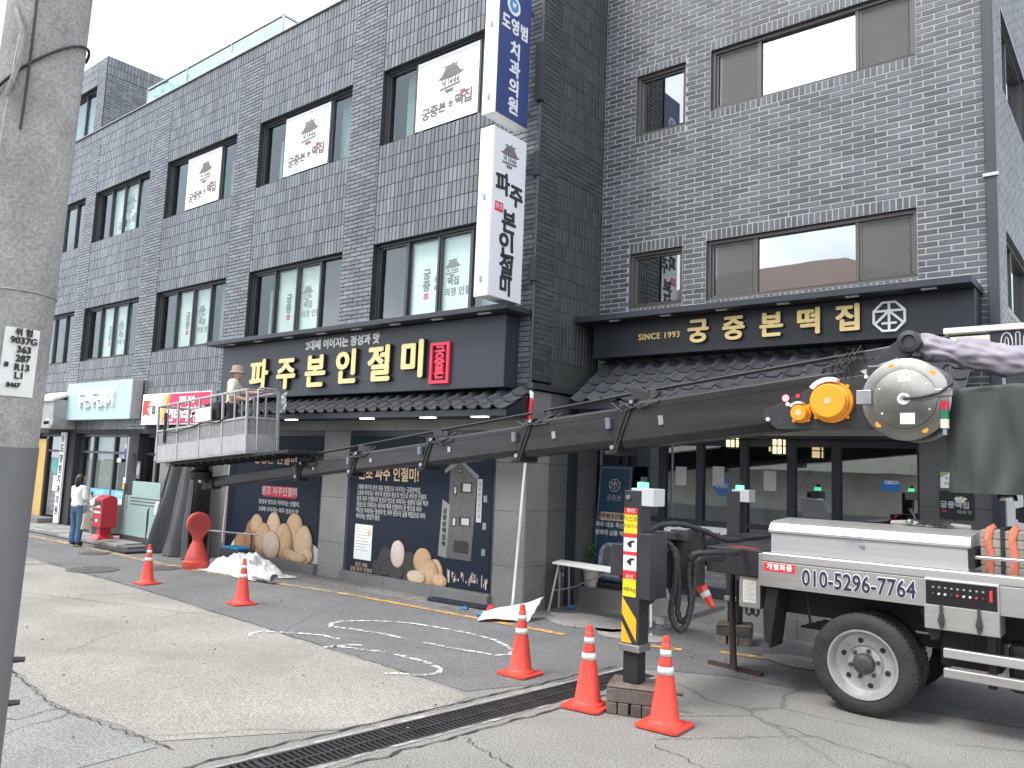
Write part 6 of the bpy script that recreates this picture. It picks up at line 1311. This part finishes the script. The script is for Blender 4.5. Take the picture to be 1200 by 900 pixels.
t = thing('sign_bracket', 'small round dark blue sign on the tile pier above the glass door', 'sign', (-18.75, 8.8, 1.9))
MB().lathe([(.13, 0), (.13, .03), (0, .03)], (-18.75, 8.83, 2.0), 24, axis=(0,-1,0)).build('disc', m_blue, t); MB().box(-18.77, -18.73, 8.83, 9.0, 1.98, 2.02).build('arm', m_galv, t); fbox(MB(), front(8.97), -18.62+.1, -18.35, 1.45, 1.85, 0, .01).build('plate', m_stoned, t); mb = MB(); mb.prism([(-18.44+.08*c_, 1.66+.14*s_) for c_, s_ in cx], front(8.96), 0, .004); mb.build('plate_emblem', m_inkl, t)
# bench and fan unit
t = thing('metal_bench', 'slatted metal bench half hidden behind the woman', 'bench', (-20.0, 8.8, .11))
for k in range(4): MB().box(-20.6, -19.5, 8.75, 8.79, .3+.12*k, .38+.12*k).build('slat', m_galv, t)
for x in (-20.55, -19.55): MB().box(x-.03, x+.03, 8.5, 8.85, .11, .8).build('leg', m_galv, t)
MB().box(-20.6, -19.5, 8.45, 8.76, .44, .48).build('seat', m_galv, t)
t = thing('air_conditioner', 'grey outdoor fan unit with a round grille beside the mailbox', 'air conditioner', (-19.3, 8.85, .11))
MB().box(-19.75, -19.0, 8.68, 8.98, .14, .82).build('casing', mat('unit_grey', (.32, .32, .31), .6, grime=.2), t, bevel=.015); MB().lathe([(.28, 0), (.29, .02), (.24, .025), (.23, .0), (.05, .0), (.04, .02), (0, .02)], (-19.4, 8.68, .48), 28, axis=(0,-1,0)).build('grille', m_chas, t, smooth=True)
o = MB().box(-17.6, -16.2, 7.75, 8.45, .02, .05).build('floor_mat', mat('mat_black', (.03, .03, .032), .9, bump=.4, bscale=60)); tag(o, 'dark rubber mat on the ground beside the mailbox', 'mat')
# railing and odds at the first window
t = thing('low_railing', 'low galvanised pipe railing in front of the rice cake picture', 'railing', (-13, 8.2, 0))
MB().tube([(-14.0, 8.2, .64), (-12.35, 8.22, .68)], .018, 8).build('rail', m_galv, t)
for x in (-13.85, -12.5): MB().tube([(x, 8.2, .0), (x, 8.2, .68)], .02, 8).build('post', m_hub, t)
t = thing('crate', 'blue and black plastic crate behind the red bollard', 'crate', (-13.4, 8.55, .02))
MB().box(-13.75, -13.1, 8.35, 8.7, .02, .32).build('crate_body', mat('crate_black', (.03, .035, .045), .5, var=.5, scale=9), t, bevel=.01); MB().box(-13.7, -13.2, 8.38, 8.68, .325, .37).build('blue_cloth', mat('crate_blue', (.03, .25, .5), .6), t, bevel=.01)
MB_ = MB().tube([(-14.5, 8.9, 2.35), (-14.5, 8.88, 1.5), (-14.52, 8.86, .7), (-14.48, 8.84, .35)], .012, 6).build('hanging_line', m_stw); tag(MB_, 'thin white cord hanging beside the first window graphic', 'cord')
# grey tarp
def tarp(a, b):
    xt = -16.1+.98*a; xb = -16.75+2.05*a; x = xt+(xb-xt)*b**1.3
    fold = math.sin(a*17+.6*b)*.5+math.sin(a*31+2*b)*.22+noise.noise(Vector((a*4, b*2.2, 3)))*.5
    y = 8.52-.22*b*b+fold*(.06+.2*b); z = 2.62*(1-b)+.02+.05*max(0, b-.92)*10*abs(noise.noise(Vector((a*9, 1, b*4))))
    return (x+.04*fold*b, y, z)
o = MB().grid(tarp, 110, 70).build('grey_tarp', mat('tarp_grey', (.06, .064, .067), .55, var=.2, scale=2.5, bump=.15, bscale=30), smooth='all'); tag(o, 'dark grey tarp hanging in folds below the lifted basket', 'tarp')
# white plastic heap
def crinkle(p, oct=4):
    s_ = 0; am = 1; f = 1
    for k in range(oct): s_ += am*(1-2*abs(noise.noise(Vector(p)*f))); am *= .5; f *= 2.1
    return s_
def heap(a, b):
    u = a*2-1; v = b*2-1; r_ = math.sqrt(u*u+v*v); m = max(0, 1-r_**2.2)
    x = -12.55+u*.95+.1*noise.noise(Vector((a*3, b*3, 9))); y = 8.14+v*.42+.08*noise.noise(Vector((a*3, b*3, 4)))
    k = crinkle((a*4.5, b*2.4, 2)); return (x, y, .02+m**.6*(.1+.2*max(0, k)*.75+.1*noise.noise(Vector((a*2.2, b*2, 7)))))
m_pla = mat('white_plastic', (.62, .63, .63), .38, var=.12, scale=5, bump=.35, bscale=14, grime=.12)
o = MB().grid(heap, 90, 50).build('plastic_sheet', m_pla, smooth='all'); tag(o, 'crumpled white plastic sheeting heaped below the rice cake picture', 'sheet')
def roll(a, b):
    x = -11.75+.55*a; ang = b*2*math.pi; r_ = .07+.035*noise.noise(Vector((a*5, math.cos(ang)*1.3, math.sin(ang)*1.3))); return (x, 7.82+r_*math.cos(ang)*1.2, .1+r_*math.sin(ang))
o = MB().grid(roll, 22, 20).build('plastic_bundle', m_pla, smooth='all'); tag(o, 'small rolled bundle of white plastic at the edge of the heap', 'sheet')
# leaning white pipe, white board, bars
t = thing('plastic_pipe', 'tall white plastic pipe with a red top leaning on the corner', 'pipe', (-7.0, 8.8, 0))
MB().tube([(-6.97, 8.72, .02), (-6.9, 8.86, 2.72)], .02, 12).build('pipe', m_stw, t, smooth=True); MB().tube([(-6.9, 8.86, 2.7), (-6.89, 8.88, 3.02)], .03, 12).build('red_sleeve', m_str, t, smooth=True); MB().tube([(-6.89, 8.88, 3.0), (-6.885, 8.885, 3.08), (-6.92, 8.89, 3.1), (-7.0, 8.95, 3.1)], .03, 10).build('elbow', m_stw, t, smooth=True)
def brd(a, b):
    x0, y0, z0 = -6.98+.45*a, 8.02+.5*a, .02; x1, y1, z1 = -7.2+.62*a, 8.4+.52*a, .06+.26*a**1.4
    return (x0+(x1-x0)*b, y0+(y1-y0)*b, z0+(z1-z0)*b+.012*math.sin(b*22+a*2)+.02*math.sin(a*5)+.012*noise.noise(Vector((a*5, b*5, 2))))
o = MB().grid(brd, 30, 40).build('white_board', m_pla, smooth='all'); s_ = o.modifiers.new('s', 'SOLIDIFY'); s_.thickness = .008; tag(o, 'buckled white plastic sheet lying at the corner behind a cone', 'sheet')
for k, (dy, lab) in enumerate(((0, 'dark navy metal strip on the ground against the plinth'), (-.09, 'dark navy metal strip on the ground nearer the yellow line'))):
    mb = MB(); mb.beam((-8.5, 8.72+dy, .035), (-7.42, 8.8+dy, .035), .05, .045); mb.beam((-8.5, 8.72+dy, .065), (-7.42, 8.8+dy, .065), .02, .02); o = mb.build('metal_strip', m_navy, bevel=.004); tag(o, lab, 'strip')
mb = MB(); mb.grid(lambda a, b: (-7.45+.16*a, 8.68+.14*b, .03+.07*max(0, 1-((a-.5)**2+(b-.5)**2)*4)+.03*noise.noise(Vector((a*6, b*6, 3)))), 14, 14); o = mb.build('red_rag', mat('rag_red', (.45, .03, .04), .8), smooth='all'); tag(o, 'small red rag by the end of the metal strips', 'rag')
for k, (x, y, lab) in enumerate(((-7.66, 8.5, 'blue plastic scrap beside the metal strips'), (-7.2, 8.32, 'blue plastic scrap at the edge of the white sheet'), (-6.75, 9.8, 'blue plastic cup lying under the folding table'))):
    mb = MB(); mb.tube([(x-.05, y, .03), (x, y+.02, .035), (x+.06, y+.01, .03)], .03, 8, rs=[.02, .032, .024]); o = mb.build('blue_scrap', mat('scrap_blue', (.03, .16, .45), .4), smooth=True); tag(o, lab, 'scrap')
# folding table, plant, tap
t = thing('folding_table', 'narrow white folding table standing before the step', 'table', (-5.9, 9.5, 0))
mb = MB(); mb.prism([(-6.92, 9.76), (-6.8, 9.38), (-4.9, 9.1), (-4.85, 9.5)], lambda u, v, d: (u, v, d), .68, .71); mb.build('top', mat('table_white', (.68, .68, .66), .5, grime=.12), t, bevel=.008)
for a, b in (((-6.72, 9.44, .68), (-6.82, 9.36, .005)), ((-6.74, 9.72, .68), (-6.86, 9.93, .005)), ((-5.1, 9.2, .68), (-5.0, 9.05, .005)), ((-5.05, 9.46, .68), (-4.95, 9.6, .005))): MB().tube([a, b], .016, 8).build('leg', m_alub, t, smooth=True)
MB().tube([(-6.78, 9.82, .3), (-5.9, 9.55, .66)], .012, 8).build('brace', m_alub, t); MB().tube([(-6.8, 9.44, .3), (-6.8, 9.86, .3)], .012, 8).build('crossbar', m_alub, t)
t = thing('potted_plant', 'small green plant in a pale pot on the step behind the table', 'plant', (-6.86, 10.5, .26))
MB().lathe([(.1, .262), (.125, .5), (.145, .5), (.145, .54), (.125, .545), (.12, .52), (0, .52)], (-6.86, 10.5, 0), 24).build('pot', mat('pot_cream', (.5, .46, .4), .6, grime=.15), t, smooth=True)
rp = random.Random(5); m_leaf = mat('leaf_green2', (.06, .16, .03), .5, var=.3, scale=12)
MB().tube([(-6.86, 10.5, .5), (-6.85, 10.5, .72), (-6.87, 10.49, .86)], .008, 6).build('stem', mat('stem_brown', (.1, .08, .04), .8), t)
for k in range(34):
    a = rp.random()*6.28; L_ = rp.uniform(.06, .13); el = rp.uniform(-.3, .9); b0 = Vector((-6.86, 10.5, rp.uniform(.68, .88))); d_ = Vector((math.cos(a)*math.cos(el), math.sin(a)*math.cos(el), math.sin(el))); sd_ = d_.cross(Vector((0, 0, 1))).normalized()*L_*.25
    mb = MB(); mb.add([b0, b0+d_*L_*.45+sd_, b0+d_*L_+Vector((0, 0, -.02)), b0+d_*L_*.45-sd_], [(0,1,2,3)]); mb.build('leaf', m_leaf, t, fix=False)
t = thing('tap_post', 'short steel standpipe with a tap beside the dark stone corner', 'tap', (-6.9, 9.72, 0))
MB().tube([(-6.9, 9.72, 0), (-6.9, 9.72, .58)], .022, 10).build('pipe', m_galv, t, smooth=True); MB().tube([(-6.9, 9.72, .54), (-6.84, 9.68, .56), (-6.8, 9.66, .53), (-6.79, 9.66, .48)], .014, 8).build('spout', m_chrome, t, smooth=True); MB().box(-6.87, -6.81, 9.68, 9.72, .58, .6).build('lever', m_chrome, t)

# ------------------------------------------------------------------ people
TMP = bpy.data.scenes.new('workbench')
def person(label, loc, rotz, S, J, bones, mats, radii, headc, head_tilt=(0, 0), hair=None, extra=None):
    """skin-modifier figure: one continuous body, cloth and skin as areas of the one mesh"""
    names = list(J); idx = {n: i for i, n in enumerate(names)}
    me = bpy.data.meshes.new('person'); me.from_pydata([J[n] for n in names], [(idx[a], idx[b]) for a, b, _ in bones], []); me.update()
    o = bpy.data.objects.new('person', me); TMP.collection.objects.link(o)
    sk = o.modifiers.new('skin', 'SKIN'); sk.use_smooth_shade = True
    for n in names:
        r_ = radii[n]; d = me.skin_vertices[0].data[idx[n]]; d.radius = r_ if isinstance(r_, tuple) else (r_, r_); d.use_root = (n == 'pelvis')
    sb_ = o.modifiers.new('sub', 'SUBSURF'); sb_.levels = 2; sb_.render_levels = 2
    vl = TMP.view_layers[0]; vl.update(); m2 = bpy.data.meshes.new_from_object(o.evaluated_get(vl.depsgraph)); bpy.data.objects.remove(o); bpy.data.meshes.remove(me)
    mb = MB(); vs2 = [v.co.copy() for v in m2.vertices]
    seg = [(Vector(J[a]), Vector(J[b]), k) for a, b, k in bones]
    for p in m2.polygons:
        c_ = p.center; best = 1e9; bi = 0
        for a, b, k in seg:
            ab = b-a; t_ = max(0, min(1, (c_-a).dot(ab)/ab.length_squared)); d = (c_-(a+ab*t_)).length
            if d < best: best = d; bi = k
        mb.m.append(bi)
    mb.v = vs2; mb.f = [list(p.vertices) for p in m2.polygons]; bpy.data.meshes.remove(m2)
    # head with nose, brow, ears
    hc = Vector(headc); o0 = len(mb.v); mb.mi = 0
    Rh = Matrix.Rotation(head_tilt[1], 3, 'Z') @ Matrix.Rotation(head_tilt[0], 3, 'X')
    def hp(d):
        r_ = Vector((d.x*.073, d.y*.092, d.z*.112))
        if d.y < 0: r_.x *= 1-.18*max(0, -d.z)
        nose = max(0, 1-((d.x/.18)**2+((d.z+.1)/.28)**2)) if d.y < -.6 else 0; r_.y -= .024*nose
        eye = max(0, 1-(((abs(d.x)-.36)/.17)**2+((d.z-.08)/.13)**2)) if d.y < -.5 else 0; r_.y += .008*eye
        ear = max(0, 1-(((d.y-.1)/.2)**2+((d.z+.02)/.3)**2)); r_.x += math.copysign(.02*ear, d.x) if abs(d.x) > .8 else 0
        mth = max(0, 1-((d.x/.35)**2+((d.z+.48)/.07)**2)) if d.y < -.4 else 0; r_.y += .005*mth
        return hc + Rh @ r_
    nu, nv = 24, 16
    mb.add([hp(Vector((math.cos(2*math.pi*i/nu)*math.sin(math.pi*j/nv), math.sin(2*math.pi*i/nu)*math.sin(math.pi*j/nv), math.cos(math.pi*j/nv)))) for j in range(nv+1) for i in range(nu)], [(j*nu+i, (j+1)*nu+i, (j+1)*nu+(i+1) % nu, j*nu+(i+1) % nu) for j in range(nv) for i in range(nu)])
    M_ = Matrix.Translation(loc) @ Matrix.Rotation(rotz, 4, 'Z') @ Matrix.Scale(S, 4); mb.M = M_
    body = mb.build('person', mats, smooth='all'); tag(body, label, 'person')
    def child(nm, mm, mt_, **kw): mm.M = M_; return mm.build(nm, mt_, body, **kw)
    return body, child, hc, Rh
def hand(J, B, Rr, pre, w, d, k, curl=.5):
    """palm and five fingers leaving wrist w in direction d"""
    w = Vector(w); d = Vector(d).normalized(); sx_ = d.cross(Vector((0, -1, .2))).normalized(); dn = sx_.cross(d)
    J[pre+'palm'] = tuple(w+d*.05); Rr[pre+'palm'] = (.03, .017); B.append((pre+'wrist', pre+'palm', k))
    for i, (off, L_) in enumerate(((-.026, .07), (-.009, .082), (.009, .078), (.026, .062))):
        a = w+d*.09+sx_*off; b = a+d*L_*.5+dn*L_*.2*curl; c_ = b+d*L_*.4*(1-curl*.5)+dn*L_*.4*curl
        for q, (nm, p) in enumerate((('a', a), ('b', b), ('c', c_))):
            J[pre+'f%d%s' % (i, nm)] = tuple(p); Rr[pre+'f%d%s' % (i, nm)] = .0085-.001*q
        B += [(pre+'palm', pre+'f%da' % i, k), (pre+'f%da' % i, pre+'f%db' % i, k), (pre+'f%db' % i, pre+'f%dc' % i, k)]
    a = w+d*.035-sx_*.035; b = a+d*.03-sx_*.022+dn*.015
    J[pre+'ta'] = tuple(a); J[pre+'tb'] = tuple(b); Rr[pre+'ta'] = .011; Rr[pre+'tb'] = .0085; B += [(pre+'palm', pre+'ta', k), (pre+'ta', pre+'tb', k)]
def base(legs=True, wide=1.):
    J = dict(pelvis=(0, 0, .93), waist=(0, .0, 1.05), chest=(0, .005, 1.24), upper=(0, .01, 1.36), neck=(0, .0, 1.45), skull=(0, -.01, 1.53),
             lhip=(.09, 0, .86), lknee=(.1, -.015, .48), lank=(.1, .02, .1), ltoe=(.11, -.12, .035), rhip=(-.09, 0, .86), rknee=(-.1, -.015, .48), rank=(-.1, .02, .1), rtoe=(-.11, -.12, .035), lsh=(.165, .01, 1.365), rsh=(-.165, .01, 1.365))
    Rr = dict(pelvis=(.145*wide, .115), waist=(.13*wide, .1), chest=(.15*wide, .11), upper=(.11*wide, .085), neck=.05, skull=.05, lhip=.095, lknee=.062, lank=.042, ltoe=.035, rhip=.095, rknee=.062, rank=.042, rtoe=.035, lsh=.062, rsh=.062)
    return J, Rr
m_skin = mat('skin', (.5, .31, .22), .55, var=.06, scale=8); m_hair = mat('black_hair', (.012, .011, .011), .4, var=.4, scale=30, aniso=(1, 1, .2)); m_shoe = mat('dark_shoe', (.02, .02, .022), .5)
m_jean = mat('blue_denim', (.075, .14, .24), .85, var=.3, scale=5, bump=.3, bscale=120); m_shirt = mat('white_shirt', (.72, .71, .69), .8, var=.05, scale=4, bump=.2, bscale=25)
# woman looking at her phone
J, Rr = base(); Rr.update(pelvis=(.17, .135), waist=(.175, .14), chest=(.185, .14), lknee=.085, lank=.082, rknee=.085, rank=.082, lhip=.11, rhip=.11)
J.update(lelb=(.24, -.02, 1.1), lwrist=(.14, -.22, 1.13), relb=(-.24, .02, 1.1), rwrist=(-.14, -.22, 1.14)); Rr.update(lelb=.06, lwrist=.032, relb=.06, rwrist=.032, lsh=.075, rsh=.075)
B = [('pelvis', 'waist', 1), ('waist', 'chest', 1), ('chest', 'upper', 1), ('upper', 'neck', 0), ('neck', 'skull', 0)]
for s_ in 'lr': B += [('pelvis', s_+'hip', 2), (s_+'hip', s_+'knee', 2), (s_+'knee', s_+'ank', 2), (s_+'ank', s_+'toe', 3), ('upper', s_+'sh', 1), (s_+'sh', s_+'elb', 1), (s_+'elb', s_+'wrist', 1)]
hand(J, B, Rr, 'l', J['lwrist'], (-.5, -.8, .25), 0, .8); hand(J, B, Rr, 'r', J['rwrist'], (.5, -.8, .25), 0, .8)
wo, ch_, hc, Rh = person('person in a white shirt and wide jeans looking at a phone by the mailbox', (-18.05, 7.55, .013), R(195), .9, J, B, [m_skin, m_shirt, m_jean, m_shoe], Rr, (0, -.03, 1.56), (R(18), 0))
mb = MB(); mb.sphere((0, .012, 1.575), (.098, .11, .125), 24, 16); vv = []
for v in mb.v:
    d = v-Vector((0, .012, 1.575))
    if d.y < -.03 and d.z < .05: v = v+Vector((0, .07, 0))
    if d.z < -.02: v = Vector((v.x*1.08, v.y+.01, v.z-.1*min(1, -d.z/.08)))
    vv.append(v)
mb.v = vv; ch_('hair', mb, m_hair, smooth='all')
mb = MB(); mb.box(-.035, .035, -.345, -.335, 1.14, 1.28); o = ch_('phone', mb, m_black); o.parent = None; o.name = 'phone'; tag(o, 'dark phone held by the person in wide jeans', 'phone')
def bagf(a, b):
    ang = a*2*math.pi; r_ = 1-.25*b+.06*noise.noise(Vector((math.cos(ang), math.sin(ang), b*3))); return Vector((-.3+.06*math.cos(ang)*r_, -.02+.13*math.sin(ang)*r_, .42+.38*b))
mb = MB(); mb.grid(bagf, 24, 10); mb.M = Matrix.Translation((-18.05, 7.55, .013)) @ Matrix.Rotation(R(195), 4, 'Z') @ Matrix.Scale(.9, 4)
mb.tube([(-.3, -.1, .78), (-.28, -.06, .98), (-.26, .0, 1.08), (-.28, .05, .98), (-.3, .08, .78)], .008, 6)
o = mb.build('tote_bag', mat('canvas_beige', (.55, .48, .36), .9, var=.12), smooth='all'); tag(o, 'beige cloth bag hanging from the arm of the person in jeans', 'bag')
# worker in the basket
m_work = mat('worker_shirt', (.6, .57, .48), .85, var=.14, scale=5, bump=.3, bscale=18); m_trs = mat('worker_trousers', (.03, .034, .045), .85, var=.2)
J, Rr = base(wide=1.12); Rr.update(chest=(.185, .135), waist=(.165, .13), upper=(.14, .11), lsh=.085, rsh=.085)
J.update(lelb=(.26, -.14, 1.2), lwrist=(.2, -.42, 1.22), relb=(-.27, .0, 1.08), rwrist=(-.2, -.24, 1.05), upper=(0, -.02, 1.36), neck=(0, -.045, 1.45), skull=(0, -.06, 1.52)); Rr.update(lelb=.06, lwrist=.035, relb=.06, rwrist=.035)
B = [('pelvis', 'waist', 1), ('waist', 'chest', 1), ('chest', 'upper', 1), ('upper', 'neck', 0), ('neck', 'skull', 0)]
for s_ in 'lr': B += [('pelvis', s_+'hip', 2), (s_+'hip', s_+'knee', 2), (s_+'knee', s_+'ank', 2), (s_+'ank', s_+'toe', 3), ('upper', s_+'sh', 1), (s_+'sh', s_+'elb', 1), (s_+'elb', s_+'wrist', 0)]
hand(J, B, Rr, 'l', J['lwrist'], (-.1, -1, 0), 0, .9); hand(J, B, Rr, 'r', J['rwrist'], (.1, -1, 0), 0, .9)
wp, ch_, hc, Rh = person('person in a bucket hat and cream shirt working from the lifted basket', (-12.42, 7.58, 2.07), R(140), .9, J, B, [m_skin, m_work, m_trs, m_shoe], Rr, (0, -.075, 1.565), (R(20), 0))
mb = MB(); mb.lathe([(.146, -.035), (.15, -.028), (.112, .02), (.105, .1), (.09, .115), (0, .12), ], (0, -.05, 1.6), 28, caps=False); ch_('hat', mb, mat('hat_khaki', (.3, .25, .19), .9, var=.15), smooth=True)
def rag(a, b): return Vector((-11.62+.22*a+.03*noise.noise(Vector((a*4, b*4, 1))), 7.95+.05*noise.noise(Vector((a*5, b*5, 8))), 2.75+.3*b+.12*a+.04*noise.noise(Vector((a*5, b*3, 3)))))
o = MB().grid(rag, 16, 16).build('cleaning_rag', mat('rag_grey', (.42, .43, .46), .8, var=.4, scale=14), smooth='all'); tag(o, 'grey rag in the hand of the worker in the basket', 'rag')
# bent figure behind the tarp
J, Rr = base(); J.update(waist=(0, -.14, 1.02), chest=(0, -.33, 1.06), upper=(0, -.45, 1.04), neck=(0, -.54, 1.02), skull=(0, -.6, .99), lsh=(.165, -.44, 1.03), rsh=(-.165, -.44, 1.03), lelb=(.2, -.5, .78), lwrist=(.15, -.6, .58), relb=(-.2, -.5, .78), rwrist=(-.15, -.6, .58)); Rr.update(lelb=.05, lwrist=.034, relb=.05, rwrist=.034, lknee=.075, rknee=.075, lank=.06, rank=.06)
B = [('pelvis', 'waist', 1), ('waist', 'chest', 1), ('chest', 'upper', 1), ('upper', 'neck', 0), ('neck', 'skull', 0)]
for s_ in 'lr': B += [('pelvis', s_+'hip', 2), (s_+'hip', s_+'knee', 2), (s_+'knee', s_+'ank', 2), (s_+'ank', s_+'toe', 3), ('upper', s_+'sh', 1), (s_+'sh', s_+'elb', 1), (s_+'elb', s_+'wrist', 0)]
hand(J, B, Rr, 'l', J['lwrist'], (0, -.3, -1), 0, .6); hand(J, B, Rr, 'r', J['rwrist'], (0, -.3, -1), 0, .6)
_, ch_, hc, Rh = person('person in a white top and black trousers bending behind the grey tarp', (-17.05, 8.72, .03), R(90), .92, J, B, [m_skin, m_shirt, m_trs, m_shoe], Rr, (0, -.64, .97), (R(60), 0))
mb = MB(); mb.sphere((0, -.63, 1.0), (.09, .11, .1), 18, 12); ch_('hair', mb, m_hair, smooth='all')
# man half hidden by the pole
J, Rr = base(wide=1.1); J.update(lelb=(.26, .0, 1.1), lwrist=(.24, -.2, .98), relb=(-.25, .02, 1.09), rwrist=(-.24, -.12, .86)); Rr.update(lelb=.055, lwrist=.035, relb=.055, rwrist=.035, lknee=.075, rknee=.075, lank=.055, rank=.055)
B = [('pelvis', 'waist', 1), ('waist', 'chest', 1), ('chest', 'upper', 1), ('upper', 'neck', 0), ('neck', 'skull', 0)]
for s_ in 'lr': B += [('pelvis', s_+'hip', 2), (s_+'hip', s_+'knee', 2), (s_+'knee', s_+'ank', 2), (s_+'ank', s_+'toe', 3), ('upper', s_+'sh', 1), (s_+'sh', s_+'elb', 1), (s_+'elb', s_+'wrist', 0)]
hand(J, B, Rr, 'l', J['lwrist'], (0, -.9, -.3), 0, .8); hand(J, B, Rr, 'r', J['rwrist'], (0, -.4, -1), 0, .6)
_, ch_, hc, Rh = person('person in dark clothes mostly hidden behind the concrete pole', (-15.75, 5.45, .01), R(75), 1.0, J, B, [m_skin, mat('navy_top', (.03, .035, .055), .85), m_trs, m_shoe], Rr, (0, -.01, 1.57))
mb = MB(); mb.sphere((0, .008, 1.59), (.084, .1, .11), 18, 12); ch_('hair', mb, m_hair, smooth='all')

bpy.data.scenes.remove(TMP)
# debris specks along the gutter
mb = MB(); rd = random.Random(11)
for k in range(420):
    x = rd.uniform(-15, -3.2); y = 8.55+rd.gauss(0, .18) if rd.random() < .75 else rd.uniform(2.5, 8.2); s_ = rd.uniform(.006, .022); a = rd.random()*6
    z = .02 if y > 8.42 and x < -7 else .009
    mb.add([(x+s_*math.cos(a), y+s_*math.sin(a), z), (x+s_*math.cos(a+2), y+s_*math.sin(a+2), z), (x+s_*math.cos(a+4.2), y+s_*math.sin(a+4.2), z), (x, y, z+s_*.7)], [(0,1,3), (1,2,3), (2,0,3), (2,1,0)])
o = mb.build('gravel', mat('grit', (.16, .15, .135), .9, rnd=.6), fix=False); o['kind'] = 'stuff'; o['label'] = 'loose grit and small litter along the gutter'
